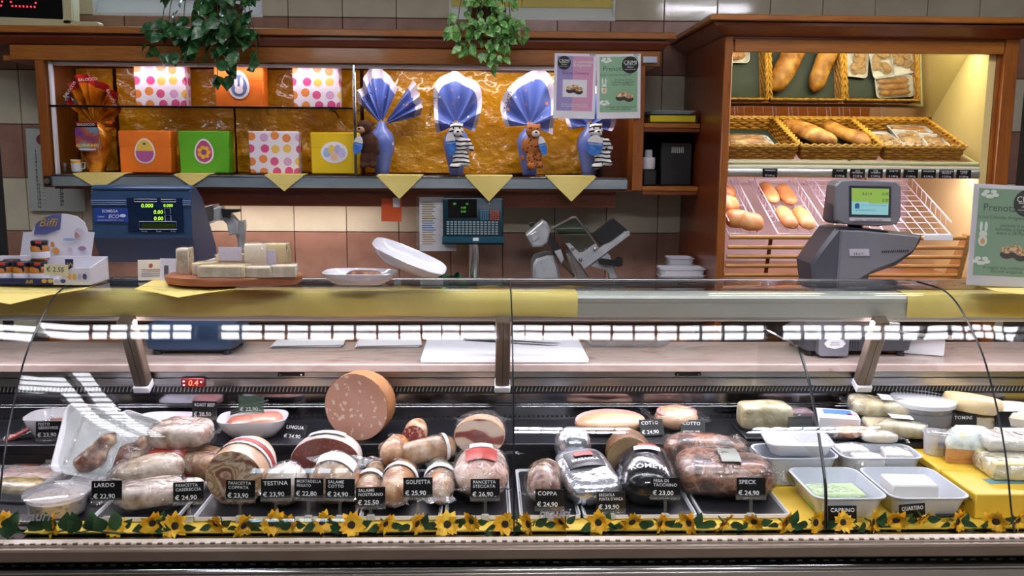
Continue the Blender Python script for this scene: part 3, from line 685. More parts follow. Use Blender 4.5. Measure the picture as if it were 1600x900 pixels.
# ------------------------------------------------------------------ plush toys
M['fur_brown'] = mat('brown_plush', '#3c1f14', .95, col2='#4a281a', scale=40, bump=.6, bscale=160)
M['plush_face'] = mat('beige_plush_face', '#b98d6b', .9)
M['plush_white'] = mat('white_plush', '#dcd9d6', .9)
M['eyes'] = mat('plush_eye', '#0c0a0a', .2)
def zebra_mat():
    m, nt, bs, out = newmat('zebra_plush'); v = coords(nt); wv = nd(nt, 'ShaderNodeTexWave', i_Scale=17.0, i_Distortion=4.0, i_Detail=1.0, bands_direction='Z'); nt.links.new(v, wv.inputs['Vector'])
    nt.links.new(ramp(nt, wv.outputs[0], [(.0, C('#18171a')), (.3, C('#18171a')), (.36, C('#dddad8'))]), bs.inputs['Base Color']); bs.inputs['Roughness'].default_value = .9; return m
M['zebra'] = zebra_mat()
M['leopard'] = spotted('leopard_plush', '#a9632c', ['#2a1408', '#3a1d0c'], 75, .30, .9, 0, .1)
M['tagblue'] = mat('blue_swing_tag', '#2c5fae', .3, col2='#4c86cf', scale=40)
def plush(px, py, label, kind, parts, face, tagpos, Y=3.885):
    p = at(px, py, Y=Y); t = thing('plush_toy', label, 'plush toy', (p.x, Y, p.z), group='animal plush toys tied to the blue eggs')
    q = MB()
    for c, r, s in parts: sph(q, c, r, *s)
    body = fuse(q, .0055, 'body', {'monkey': M['fur_brown'], 'zebra': M['zebra'], 'leopard': M['leopard']}[kind], t)
    hx, hz = face
    q = MB(); sph(q, (hx+(-.012 if kind == 'monkey' else .006), -.034, hz-.008), .017, 1.1, .8, .85); q.build('muzzle', M['plush_face'] if kind == 'monkey' else M['plush_white'], t)
    q = MB(); sph(q, (hx+(-.016 if kind == 'monkey' else .008), -.0485, hz-.003), .005, 1.2, .6, .8, 8); q.build('nose', M['eyes'], t)
    for e in (-1, 1):
        q = MB(); sph(q, (hx+e*.013+(-.008 if kind == 'monkey' else .002), -.034, hz+.012), .0042, n=8); q.build('eye', M['eyes'], t)
    tx, tz, tw, thh, rz = tagpos
    tg = MB(); tg.M = Matrix.Translation((tx, -.05, tz)) @ Matrix.Rotation(math.radians(rz), 4, 'Y'); tg.prism(ell(tw, thh, 20), -.0008, .0008, 'y'); tgo = tg.build('swing_tag', M['tagblue'], t, smooth=False)
    w_ = MB(); w_.M = Matrix.Translation((tx, -.0515, tz)) @ Matrix.Rotation(math.radians(rz), 4, 'Y'); w_.prism([q_ for q_ in ell(tw*.98, thh*.98, 24) if q_[1] > thh*.25], -.0004, .0004, 'y'); w_.build('tag_top', M['plush_white'], tgo, smooth=False)
    text('CIOKOLATTE', tw*.26, M['plush_white'], tgo, (tx, -.0522, tz+thh*.02), rot=(PI/2, math.radians(rz), 0), align='CENTER', bold=.01)
    if kind == 'leopard' or kind == 'zebra': pass
    return t
mk = [((0, 0, 0), .045, (.9, .8, 1.25)), ((-.012, -.008, .068), .033, (1, .95, 1)), ((.02, -.0, .085), .011, (1, .6, 1)), ((-.036, .0, .088), .010, (1, .6, 1)), ((.03, -.01, -.0), .017, (1, 1, 2.2)), ((.038, -.012, -.03), .014, (1.1, 1, 1.2)), ((-.03, -.01, .0), .016, (1, 1, 2.0)), ((-.015, -.012, -.065), .02, (1, 1, 1.6)), ((.02, -.005, -.06), .02, (1, 1, 1.5)), ((-.018, -.022, -.092), .017, (1.1, 1.4, .8)), ((.022, -.016, -.09), .016, (1.1, 1.4, .8))]
plush(575, 225, 'brown monkey plush toy hanging on the first blue egg', 'monkey', mk, (-.014, .066), (-.036, -.005, .02, .04, 12))
zb = [((0, 0, 0), .04, (.95, .8, 1.2)), ((-.008, -.01, .062), .032, (1, .95, 1)), ((.016, 0, .088), .009, (.8, .6, 1.3)), ((-.03, 0, .086), .009, (.8, .6, 1.3)), ((.042, -.004, .012), .015, (1, 1, 1.3)), ((.056, -.008, -.012), .013, (1, 1, 1.4)), ((-.034, -.008, .0), .014, (1, 1, 1.8)), ((-.008, -.014, -.055), .018, (1, 1, 1.7)), ((-.014, -.024, -.088), .019, (1.3, 1.2, .75)), ((.03, -.01, -.05), .017, (1, 1, 1.5)), ((.034, -.02, -.076), .018, (1.2, 1.2, .8))]
plush(716, 227, 'zebra plush toy with oval tag hanging on the second blue egg', 'zebra', zb, (-.008, .06), (-.03, .005, .022, .05, -6))
plush(933, 227, 'zebra plush toy with large blue tag below the taped posters', 'zebra', [(Vector(c)+Vector((.012*(c[2] < -.03)+.0, 0, 0)), r, s) for c, r, s in zb], (-.008, .06), (-.016, .0, .036, .044, 6))
lp = [((0, 0, 0), .04, (1.0, .8, 1.15)), ((.0, -.01, .062), .034, (1, .95, .95)), ((.026, 0, .086), .010, (1, .6, 1)), ((-.026, 0, .086), .010, (1, .6, 1)), ((-.036, -.006, .0), .016, (1, 1, 2.0)), ((.036, -.006, .006), .015, (1, 1, 1.7)), ((-.012, -.014, -.052), .019, (1, 1, 1.5)), ((-.008, -.02, -.086), .021, (1, 1.2, .9)), ((.024, -.01, -.05), .018, (1, 1, 1.4)), ((.03, -.014, -.082), .016, (1.1, 1.2, .9)), ((-.044, .01, -.052), .010, (1, 1, 1.5))]
plush(833, 228, 'spotted leopard plush toy hanging on the third blue egg', 'leopard', lp, (.002, .06), (.038, .0, .016, .042, -14))
# ------------------------------------------------------------------ gold and red egg
M['orange_foil'] = mat('orange_gold_foil', '#c8730f', .22, .45, stops=[(.3, '#7a2f0a'), (.45, '#c26a10'), (.6, '#e89a22'), (.75, '#b9a27a')], scale=14, bump=.5, bscale=30, bdist=.008, coat=.6)
M['red_band'] = mat('red_foil_band', '#8e1a16', .3, coat=.4)
p = at(152, 268, Y=3.96); t = thing('chocolate_egg', 'gold and orange foil Easter egg with red printed ruff', 'chocolate egg', (p.x, 3.96, ZS))
MB().lathe([(.03, 0), (.034, .004), (.04, .03), (.058, .09), (.066, .14), (.064, .175), (.045, .205), (.028, .215)], 20).build('egg_body', M['orange_foil'], t)
lb = MB(); lb.M = Matrix.Translation((-.004, -.066, .148)); lb.prism(rrect(.10, .115, .03), -.002, .002, 'y'); lbo = lb.build('front_label', mat('egg_front_label', '#8a3a22', .35, stops=[(.35, '#5d3a86'), (.5, '#a84a22'), (.65, '#6f8fa0')], scale=18), t)
text('BALOCCO', .0155, M['plush_white'], lbo, (-.043, -.0695, .196), bold=.015); MB().rbox((-.004, -.0665, .2015), (.09, .003, .024), .001).build('brand_bar', M['red_band'], lbo)
text('ALVINNN!!!', .0185, pm('#f0d24a'), lbo, (-.054, -.0695, .108), bold=.02)
MB().rbox((-.006, -.0695, .098), (.07, .001, .005), .0003).build('brand_bar', pm('#e8e4e8'), lbo)
fan(t, (.0, 0, .2), .215, -62, 100, M['orange_foil'], M['red_band'], pleats=8, tilt=2, seed=5, sq=.62, bw=.82)
text('BALOCCO', .017, M['plush_white'], t, (-.088, -.062, .31), rot=(PI/2, -math.radians(52), 0)); text('BALOCCO', .017, M['plush_white'], t, (-.03, -.062, .38), rot=(PI/2, -math.radians(4), 0)); text('BALOCCO', .017, M['plush_white'], t, (.088, -.075, .345), rot=(PI/2, math.radians(66), 0))
sv = MB(); sv.tube([(-.11, .03, .305), (-.085, .02, .30), (-.07, .02, .285)], [.03, .022, .01], 8); sv.build('silver_tail', mat('silver_foil', '#a9abb5', .2, .9, bump=.6, bscale=50), t)
# small things beside it
q = thing('small_cup', 'small white and gold cup at the dark end of the cabinet', 'cup', at(120, 262, Y=3.95)*1.0); q.location.z = ZS
MB().lathe([(.018, 0), (.022, .004), (.024, .055), (.021, .055), (.019, .006)], 16).build('cup_body', M['white_gloss'], q); MB().tube([(.022, 0, .042), (.036, 0, .04), (.034, 0, .018), (.021, 0, .014)], .003, 6).build('handle', M['white_gloss'], q)
MB().lathe([(.0243, .04), (.0246, .046), (.0243, .05)], 16, cap=False).build('gold_rim', M['gold'], q)
q = thing('small_bottle', 'tiny dark bottle with metal cap in the cabinet corner', 'bottle', at(88, 263, Y=3.93)*1.0); q.location.z = ZS
MB().lathe([(.012, 0), (.013, .003), (.013, .04), (.006, .047)], 14).build('bottle_body', M['black_gloss'], q); MB().lathe([(.008, .045), (.008, .06), (.007, .062)], 12).build('cap', M['chrome'], q)
q = thing('spice_jar', 'small glass jar beside the tiny dark bottle', 'jar', at(101, 263, Y=3.95)*1.0); q.location.z = ZS
MB().lathe([(.010, 0), (.011, .003), (.011, .028), (.008, .031)], 14).build('jar_body', M['steel'], q); MB().lathe([(.009, .03), (.009, .04)], 12).build('lid', M['alu'], q)
# ------------------------------------------------------------------ taped posters
M['p_green'] = mat('poster_green', '#8fb894', .6); M['p_lilac'] = mat('poster_lilac', '#9c8fc4', .6); M['p_pink'] = mat('poster_pink', '#d69ab9', .6)
M['cake'] = mat('cake_print', '#c08a4a', .6, stops=[(.35, '#8d5a2a'), (.5, '#caa06a'), (.65, '#efe0c4')], scale=90, detail=4)
M['cake_case'] = mat('cake_case_print', '#3d3330', .6)
def cake(par, cx, cz, s, y, rot=0):
    for k, (dx, dz, r) in enumerate(((-.55, 0, .5), (.5, -.12, .52), (0, .1, .55))):
        flat(par, ell(r*s*.95, r*s*.62, 16, cx+dx*s, cz+dz*s-.22*s), y-.0002*k, M['cake_case'])
    for k, (dx, dz, r) in enumerate(((-.55, .05, .5), (.5, -.07, .52), (0, .15, .55))):
        flat(par, ell(r*s*.92, r*s*.5, 16, cx+dx*s, cz+dz*s+.05*s), y-.0008-.0002*k, M['cake'])
def leafspray(par, cx, cz, s, y, mt):
    for k in range(6):
        a = k*.35-.6; flat(par, [(cx+s*(.5*k/3-.7)+s*.22*math.cos(u)*1.0+.0, cz+s*.35*math.sin(k*1.9)*.6+s*.14*math.sin(u)) for u in [2*PI*i/10 for i in range(10)]], y-.0001*k, mt)
M['p_white'] = mat('poster_white_print', '#e4ecdf', .6)
def logo(par, cx, cz, r, y):
    flat(par, ell(r, r, 24, cx, cz), y, M['ink']); text('CRIMI', r*.62, M['p_white'], par, (cx, y-.0013, cz+r*.08), align='CENTER')
    MB().box(cx-r*.62, cx+r*.62, y-.0012, y-.0008, cz-r*.02, cz+r*.03).build('print', M['p_white'], par, smooth=False)
    text('Alcamo', r*.26, M['p_white'], par, (cx, y-.0013, cz-r*.32), align='CENTER', shear=.3); text('PANIFICIO PASTICCERIA', r*.12, M['p_white'], par, (cx, y-.0013, cz-r*.55), align='CENTER')
def poster_green(t, w_, h, y):
    b = MB().box(-w_*.43, w_*.43, y-.0006, y, h*.10, h*.96).build('print_field', M['p_green'], t, smooth=False); y -= .0008
    dk = pm('#3b5546')
    logo(b, w_*.26, h*.83, w_*.19, y); text('Prenota', w_*.15, dk, b, (-w_*.36, y-.0006, h*.74)); text('la tua Colomba Artigianale', w_*.066, dk, b, (-w_*.42, y-.0006, h*.665))
    text('prenota la tua\ncolomba artigianale\nentro il 28 Marzo', w_*.068, dk, b, (w_*.10, y-.0006, h*.59), align='CENTER', line=.8)
    cake(b, w_*.14, h*.35, w_*.20, y); text('in regalo una confezione di\nbiscotti artigianali', w_*.064, dk, b, (w_*.05, y-.0006, h*.17), align='CENTER', line=.8)
    leafspray(b, -w_*.22, h*.9, w_*.2, y, M['p_white']); leafspray(b, -w_*.27, h*.24, w_*.2, y, M['p_white'])
    for e in (-1, 1): flat(b, ell(w_*.022, h*.05, 10, -w_*.33+e*w_*.035, h*.585), y, M['p_white'])
    flat(b, ell(w_*.06, h*.035, 12, -w_*.33, h*.51), y, M['p_white']); flat(b, ell(w_*.065, h*.055, 12, -w_*.33, h*.445), y, M['p_white']); flat(b, eggshape(w_*.06, h*.06, -w_*.33, h*.44), y-.0012, pm('#e2a860'))
def poster_pink(t, w_, h, y):
    b = MB().box(-w_*.43, -.055*w_, y-.0006, y, h*.12, h*.96).build('print_field', M['p_lilac'], t, smooth=False); MB().box(-.055*w_, w_*.43, y-.0006, y, h*.12, h*.96).build('print_field', M['p_pink'], t, smooth=False); y -= .0008
    logo(b, -w_*.27, h*.855, w_*.16, y); text('La colomba\nArtigianale', w_*.105, M['p_white'], b, (-w_*.07, y-.0006, h*.855), line=.75); text('Buona Davvero', w_*.10, pm('#6b3a6b'), b, (-w_*.30, y-.0006, h*.68))
    MB().box(-w_*.29, w_*.29, y-.0008, y-.0002, h*.33, h*.60).build('print_photo', M['paper'], b, smooth=False); cake(b, 0, h*.46, w_*.2, y-.0010)
    text('farcita e decorata a mano\ncon ingredienti selezionati', w_*.06, M['p_white'], b, (0, y-.0006, h*.21), align='CENTER', line=.8)
for x0, x1, y0, y1, fn, lab, dy in ((864, 931, 84, 185, poster_pink, 'lilac and pink cake poster taped to the cabinet front', 0), (932, 1003, 85, 185, poster_green, 'green poster with rabbit and cake taped to the cabinet front', -.004)):
    Y = 3.84; a = at(x0, y1, Y=Y); c = at(x1, y0, Y=Y); w_, h = c.x-a.x, c.z-a.z
    t = thing('poster', lab, 'poster', ((a.x+c.x)/2, Y+dy, a.z), deg(z=0, y=(-1.2 if dy else .8)), 'paper posters taped to the wall cabinet')
    MB().box(-w_/2, w_/2, 0, .001, 0, h).build('sheet', M['paper'], t, smooth=False); fn(t, w_, h, 0)
    MB().rbox((w_*.4, -.0015, h-.002), (.025, .001, .014), .0003).build('tape', M['tub'], t)
a = at(1004, 98, Y=3.845); c = at(1026, 89, Y=3.845); q = MB().box(a.x, c.x, 3.832, 3.834, a.z, c.z).build('shelf_label', mat('pale_blue_label', '#b9c6d2', .5), smooth=False); tag(q, 'pale blue strip label stuck on the cabinet frieze', 'label')
# ------------------------------------------------------------------ LED number display, router box on the cornice
M['ivory'] = mat('ivory_plastic', '#bdb48c', .45)
a = at(0, 30, Y=3.86); dw = .62; xr = at(112, 34, Y=3.86).x; t = thing('number_display', 'ivory framed queue display with red LED digits standing on the cornice', 'display', (xr-dw/2, 3.86, 2.1515), deg(y=1.6))
MB().rbox((0, .045, .17), (dw, .07, .335), .006).build('housing', M['ivory'], t)
MB().box(-dw/2+.035, dw/2-.035, .005, .011, .04, .30).build('screen', M['black_gloss'], t, smooth=False)
fr = MB(); fr.rbox((0, .005, .02), (dw, .02, .038), .004); fr.rbox((0, .005, .32), (dw, .02, .038), .004); fr.rbox((-dw/2+.018, .005, .17), (.036, .02, .30), .004); fr.rbox((dw/2-.018, .005, .17), (.036, .02, .30), .004); fr.build('bezel', M['ivory'], t)
M['led_red'] = emis('red_led_dots', (1, .03, .05), 3.0)
for d_, xx in ((0, .115), (1, -.02)):
    q = MB(); seq = []
    for k in range(7): seq.append((-.045+.015*k, 0)); seq.append((-.045+.015*k, .16))
    for k in range(1, 10): seq.append((-.05, .016*k)); seq.append((.05, .016*k))
    for sx_, sz_ in seq: q.lathe([(.0035, 0), (.0032, .003)], 6, (0, 0, 0)) if 0 else q.add([(xx+sx_+.0038*math.cos(u), .0035, .085+sz_+.0038*math.sin(u)) for u in [2*PI*i/6 for i in range(6)]], [range(6)])
    q.build('digit', M['led_red'], t, smooth=False)
p = at(130, 40, Y=3.83); t = thing('junction_box', 'small ivory plastic box lying on the cornice beside the queue display', 'box', (p.x, 3.84, 2.1515)); MB().rbox((0, .03, .011), (.11, .06, .022), .005).build('box_body', M['ivory'], t); MB().tube([(-.05, .03, .01), (-.08, .02, .006), (-.12, .03, .012)], .003, 6).build('cable', M['ivory'], t)
# ------------------------------------------------------------------ trailing plants
M['leaf'] = mat('dark_green_leaf', '#1d4a22', .38, stops=[(.3, '#12351a'), (.5, '#1f5426'), (.72, '#557f45')], scale=60, rnd=True, coat=.2)
M['leaf_l'] = mat('fresh_green_leaf', '#4d8a3a', .4, stops=[(.3, '#3a7a30'), (.5, '#6aa84e'), (.72, '#b5d49a')], scale=60, rnd=True, coat=.2)
M['stem'] = mat('green_stem', '#3d5a26', .6); M['pot'] = mat('brown_pot', '#5a3a26', .6)
def leafmesh(L, W, mt, name='leaf'):
    v = []; f = []; n = 6
    for i in range(n+1):
        t = i/n; w_ = W*math.sin(PI*min(1, t**.75))*(1-.25*t)+.0004; z = -L*t; y = -.18*L*math.sin(t*PI*.8)
        v += [(-w_, y-.12*w_*0, z), (0, y+.22*w_, z), (w_, y, z)]
    for i in range(n):
        a = 3*i; f += [(a, a+1, a+4, a+3), (a+1, a+2, a+5, a+4)]
    k = len(v); v += [(p[0], p[1]+.0008, p[2]) for p in v]; f += [tuple(x+k for x in q)[::-1] for q in f]
    me = bpy.data.meshes.new(name); me.from_pydata(v, [], f); me.update(); me.polygons.foreach_set('use_smooth', [True]*len(me.polygons)); me.materials.append(mt); return me
def trailing(px, Y, label, mt, stems, n, L, W, seed, spread):
    rn = random.Random(seed); p = at(px, 40, Y=Y); t = thing('trailing_plant', label, 'plant', (p.x, Y, 2.152))
    MB().lathe([(.055, 0), (.06, .004), (.075, .1), (.08, .1), (.08, .115), (.07, .115), (.065, .10)], 20, (0, .2, 0)).build('pot', M['pot'], t)
    me = leafmesh(L, W, mt); paths = []
    for (dx, drop, out) in stems:
        pts = [(dx*.25, .10, .12), (dx*.5, .02, .17), (dx*.8, -out*.8, .12), (dx*.95, -out, .0), (dx, -out, -drop*.5), (dx*1.05, -out, -drop)]
        pts = cr(pts, 5); paths.append(pts); MB().tube(pts, .0018, 5).build('stem', M['stem'], t)
    for k in range(n):
        pth = paths[k % len(paths)]; q = pth[rn.randrange(3, len(pth))] if k >= len(paths) else pth[-1]
        o = link('leaf', me, t, (q[0]+rn.gauss(0, spread), q[1]-abs(rn.gauss(0, .02))-.004, q[2]+rn.gauss(0, .012)))
        o.rotation_euler = (rn.uniform(-.7, .35), rn.gauss(0, .75), rn.gauss(0, .8)); s = rn.uniform(.7, 1.15); o.scale = (s, s, s)
    return t
trailing(330, 3.79, 'dark green trailing plant hanging over the cornice above the rabbit box', M['leaf'], [(-.16, .02, .06), (-.10, .13, .05), (-.05, .05, .06), (0, .10, .06), (.05, .16, .06), (.09, .17, .05), (.13, .12, .06), (.17, .04, .05), (-.19, .13, .05), (.03, .2, .05), (.19, .16, .05), (-.02, .02, .09), (.06, .02, .09), (.1, .0, .1)], 270, .064, .023, 3, .03)
trailing(762, 3.79, 'light green trailing plant hanging over the cornice near the yellow window', M['leaf_l'], [(-.13, .02, .06), (-.09, .09, .05), (-.05, .07, .06), (0, .09, .06), (.04, .1, .06), (.08, .06, .05), (.1, .03, .06), (.02, .13, .05), (-.03, -.02, .1), (.03, -.02, .1), (.07, .0, .09)], 300, .045, .0155, 5, .03)
# ================================================================== bread cabinet
bread = thing('bread_cabinet', 'tall cherry wood bread cabinet with tilted mirror, baskets and slatted bin', 'cabinet')
BX0, BX1, BYF = .917, 2.062, 3.50
MB().box(BX0, BX0+.028, BYF+.02, 4.19, 0, 2.10).build('side_panel', M['wood_red'], bread, smooth=False)
MB().rbox((BX0+.015, BYF+.012, 1.05), (.032, .026, 2.1), .003).build('front_post', M['wood_v'], bread)
MB().box(BX1-.07, BX1-.04, BYF+.02, 4.19, 0, 2.10).build('side_panel', M['wood_v'], bread, smooth=False)
MB().rbox((BX1-.028, BYF+.012, 1.05), (.056, .026, 2.1), .003).build('front_post', M['wood_v'], bread)
MB().box(1.962, 1.991, BYF+.03, 4.12, 1.15, 2.09).build('inner_panel', M['cream'], bread, smooth=False)
MB().rbox((1.48, BYF+.014, 2.067), (1.05, .022, .05), .002).build('frieze', M['wood'], bread)
MB().rbox((1.48, BYF+.02, 2.098), (1.09, .03, .026), .002).build('frieze_shadow_board', M['wood_red'], bread)
cornice(BX0, BX1, 4.19, BYF, [(.004, 2.10), (.012, 2.104), (.055, 2.132), (.062, 2.142)], 'cornice_moulding', M['wood_red'], True)
MB().box(BX0-.04, BX1+.04, BYF-.05, 4.19, 2.140, 2.148).build('cornice_gap', M['dark'], bread, smooth=False)
cornice(BX0, BX1, 4.19, BYF, [(.072, 2.147), (.080, 2.15), (.080, 2.166), (.072, 2.170)], 'cornice_top', M['wood'], True)
MB().box(BX0+.03, 1.991, 4.14, 4.185, 1.0, 2.1).build('back_panel', mat('pale_back_panel', '#e3d3cf', .5), bread, smooth=False)
# tilted mirror and the board under it
M['mirror'] = mat('mirror', '#d9d6c4', .02, 1)
ty, tz = -.739, .674
mq = MB(); mq.prism([(3.945, 1.82), (3.66, 2.08), (3.668, 2.088), (3.953, 1.828)], .947, 1.962, 'x').build('mirror', M['mirror'], bread, smooth=False)
MB().rbox((1.455, 3.962, 1.806), (1.012, .03, .032), .002).build('mirror_sill', M['wood_red'], bread)
MB().box(.947, 1.962, 3.968, 4.14, 1.80, 1.815).build('mirror_shelf', M['wood_red'], bread, smooth=False)
area('bread_lamp', (1.455, 3.60, 2.075), .95, .05, 4.0, WARM, rot=(math.radians(12), 0, 0), parent=bread)
MB().rbox((1.455, 3.575, 2.083), (1.0, .05, .014), .004).build('lamp_strip', M['white'], bread)
# basket shelf rails, lamp housing and price rail
M['rail_y'] = mat('pale_yellow_rail', '#cfcf9a', .3)
MB().tube([(.95, 3.535, 1.622), (1.955, 3.535, 1.622)], .008, 10).build('shelf_rail', M['rail_y'], bread)
MB().tube([(.95, 3.90, 1.735), (1.955, 3.90, 1.735)], .008, 10).build('shelf_rail', M['rail_y'], bread)
for x in (.96, 1.455, 1.95): MB().tube([(x, 3.535, 1.622), (x, 3.90, 1.735)], .006, 8).build('shelf_rail', M['rail_y'], bread)
MB().rbox((1.455, 3.55, 1.605), (1.01, .05, .012), .003).build('lamp_housing', mat('lamp_housing_white', '#e6e6c8', .4), bread)
pr = MB(); pr.prism([(3.515, 1.602), (3.508, 1.596), (3.505, 1.583), (3.508, 1.570), (3.515, 1.564), (3.53, 1.564), (3.53, 1.602)], .95, 1.952, 'x').build('price_rail', M['alu'], bread)
area('bin_lamp', (1.455, 3.57, 1.592), .95, .04, 4.4, (1, .80, .95), rot=(math.radians(16), 0, 0), parent=bread)
ORD = ('first', 'second', 'third', 'fourth', 'fifth', 'sixth', 'seventh', 'eighth')
for k, (px, nm) in enumerate(zip((1203, 1312, 1340, 1368, 1396, 1423, 1451, 1479, 1506), ('TOMASINO', 'FILONE', 'FIOR\nINTEGRALE', 'FIOR\nMORBIDO', 'ROSETTE', 'PASTA', 'FOCACCIA', 'TARTARUGA\nPICCOLA', 'PANINO\nLATTE'))):
    x = at(px, 270, Y=3.503).x
    t = thing('price_tag', 'lone black bread price tag on the shelf rail near the cabinet post' if k == 0 else 'black bread price tag, %s of the close row counted from the lone tag' % ORD[k-1], 'price tag', (x, 3.5035, 1.565), group='bread price tags on the rail')
    MB().box(-.029, .029, -.0012, 0, 0, .034).build('card', M['board'], t, smooth=False)
    text(nm, .0085, M['chalk'], t, (0, -.0018, .0245), align='CENTER', line=.8); text('€ 5,90 kg', .0095, M['chalk'], t, (0, -.0018, .004), align='CENTER')
# ------------------------------------------------------------------ wicker baskets
M['wicker'] = mat('golden_wicker', '#b07c22', .5, col2='#8e5a14', scale=70, bump=.5, bscale=90)
M['wicker_rim'] = mat('wicker_rim', '#cfa03e', .5, col2='#a87420', scale=60, bump=.4, bscale=90)
M['green_mat'] = mat('dark_green_mat', '#202f28', .6, col2='#18251f', scale=14)
TILT = math.atan2(.112, .32)
def basket(x0, x1, label):
    w_ = x1-x0; d = .375; h = .062
    t = thing('bread_basket', label, 'basket', ((x0+x1)/2, 3.545, 1.628), (TILT, 0, 0), 'wicker bread baskets side by side')
    MB().box(-w_/2+.012, w_/2-.012, .012, d-.012, .004, .010).build('base', M['wicker'], t, smooth=False)
    wl = MB(); per = []
    def perim(ins, n=64):
        pts = []
        W, D = w_/2-ins, d-2*ins; tot = 2*(2*W+D)
        for i in range(n):
            s = tot*i/n
            if s < 2*W: p = (-W+s, ins)
            elif s < 2*W+D: p = (W, ins+s-2*W)
            elif s < 4*W+D: p = (W-(s-2*W-D), ins+D)
            else: p = (-W, ins+D-(s-4*W-D))
            pts.append(p)
        return pts
    for r in range(5):
        z = .008+r*.0105; pts = perim(.014-.0018*r, 96)
        wl.tube([(x+.0028*math.sin(i*PI/2+r*PI)*(0 if abs(y-.014) < .012 or abs(y-d+.014) < .012 else 1), y+.0028*math.sin(i*PI/2+r*PI)*(1 if abs(y-.014) < .012 or abs(y-d+.014) < .012 else 0), z) for i, (x, y) in enumerate(pts)], .0062, 6, True)
    wl.build('woven_wall', M['wicker'], t)
    rm = MB()
    for ph in (0, PI):
        pts = perim(.006, 150); rm.tube([(x+.0045*math.cos(i*.9+ph), y+.0045*math.sin(i*.9+ph)*.6, h+.0045*math.sin(i*.9+ph)) for i, (x, y) in enumerate(pts)], .0052, 6, True)
    rm.build('braided_rim', M['wicker_rim'], t)
    MB().rbox((0, d/2, .014), (w_-.05, d-.05, .006), .002).build('mat', M['green_mat'], t)
    return t
bk1 = basket(.95, 1.236, 'wicker basket beside the cabinet post holding one wrapped tray')
bk2 = basket(1.24, 1.57, 'middle wicker basket holding two golden loaves')
bk3 = basket(1.574, 1.905, 'wicker basket beside the cream panel holding biscuit trays')
M['crust'] = mat('golden_crust', '#a56c26', .5, stops=[(.32, '#7d4a18'), (.48, '#a8702c'), (.6, '#bd8a44'), (.75, '#d3b078')], scale=22, bump=.6, bscale=45, rnd=True, sss=.0)
M['crust_pale'] = mat('pale_soft_crust', '#dca468', .45, stops=[(.3, '#a86a36'), (.55, '#cc9258'), (.75, '#e0bc8c')], scale=12, bump=.2, bscale=40, rnd=True)
M['biscuit'] = mat('brown_biscuit', '#b08a55', .6, col2='#9a7343', scale=40, bump=.3, bscale=90, rnd=True)
BT = Matrix.Rotation(TILT, 4, 'X')
def onb(bk, lx, ly, lz): return bk.location + BT @ Vector((lx, ly, lz))
def loaf(loc, L, R, mt, label, rot, group=None, amp=.006, seed=0, name='bread_loaf', sz=.75, par=None, bend=0):
    q = MB().blob(L, R, 1, sz, 16, 18, amp, 14, seed, prof=lambda u: max(0, 1-(2*u-1)**4)**.5*(1-.12*(u-.5)), flat=.35, bend=bend)
    o = q.build(name, mt, par, ang=180); o.location = loc; o.rotation_euler = rot
    if not par: tag(o, label, 'bread', group)
    return o
def rotm(z): return (BT @ Matrix.Rotation(math.radians(z), 4, 'Z')).to_euler()
loaf(onb(bk2, -.075, .20, .05), .29, .05, M['crust'], 'long golden loaf lying aslant next to the basket seam', rotm(118), 'golden loaves in the middle basket', seed=1)
loaf(onb(bk2, .085, .20, .046), .28, .042, M['crust'], 'slim golden loaf lying towards the biscuit trays', rotm(112), 'golden loaves in the middle basket', seed=2)
def foamtray(w_, d, h=.02, mt=None, wall=.003):
    q = MB(); r = min(w_, d)*.16
    def ring(ww, dd, z, rr): return [Vector((x, y, z)) for x, y in rrect(ww, dd, rr)]
    q.loft([ring(w_*.86, d*.86, 0, r), ring(w_*.98, d*.98, h*.85, r), ring(w_, d, h, r), ring(w_, d, h+.002, r), ring(w_*.965, d*.965, h+.002, r), ring(w_*.86, d*.86, .004, r)]); return q
def biscuit_tray(bk, lx, ly, w_, d, rz, label, what, n, seed, lz=.018):
    rn = random.Random(seed); t = thing('biscuit_tray', label, 'food tray', onb(bk, lx, ly, lz), rotm(rz), 'wrapped food trays in the bread baskets')
    foamtray(w_, d).build('foam_tray', M['foam'], t)
    if what == 'round':
        q = MB().blob(.03, .024, 1, .5, 8, 10, 0); me = None
        q = MB().lathe([(.004, 0), (.019, .001), (.021, .006), (.016, .012), (.003, .014)], 12)
        for k in range(n):
            if me is None: o = q.build('biscuit', M['biscuit'], t); me = o.data
            else: o = link('biscuit', me, t)
            o.location = (rn.uniform(-.36, .36)*w_*.85, rn.uniform(-.38, .38)*d*.85, .004+.004*(k % 4)); o.rotation_euler = (rn.uniform(-.5, .5), rn.uniform(-.5, .5), 0)
    else:
        for k in range(n):
            loaf((0, (k-(n-1)/2)*d*.8/n, .016), w_*.84, d*.40/n, M['crust'], None, (0, 0, 0), name='breadstick', amp=.002, seed=k, par=t)
    fl_ = MB().loft([[Vector((x, y, z)) for x, y in rrect(w_*s, d*s, min(w_, d)*.16*s)] for s, z in ((1.0, .021), (.97, .026), (.8, .033), (.4, .036))]); fl_.build('wrap', M['film'], t)
    return t
biscuit_tray(bk1, -.03, .14, .20, .12, 0, 'wrapped tray of pale flatbread in the basket beside the post', 'stick', 2, 1)
biscuit_tray(bk3, -.095, .165, .10, .19, 6, 'wrapped tray of round biscuits next to the loaf basket', 'round', 16, 2)
biscuit_tray(bk3, .005, .165, .10, .20, -8, 'wrapped tray of round biscuits in the middle of its basket', 'round', 18, 3, .026)
biscuit_tray(bk3, .10, .155, .10, .18, -8, 'wrapped tray of round biscuits against the cream panel side', 'round', 16, 4)
biscuit_tray(bk3, .065, .30, .17, .10, -4, 'wrapped tray of three breadsticks at the back of the biscuit basket', 'stick', 3, 5)
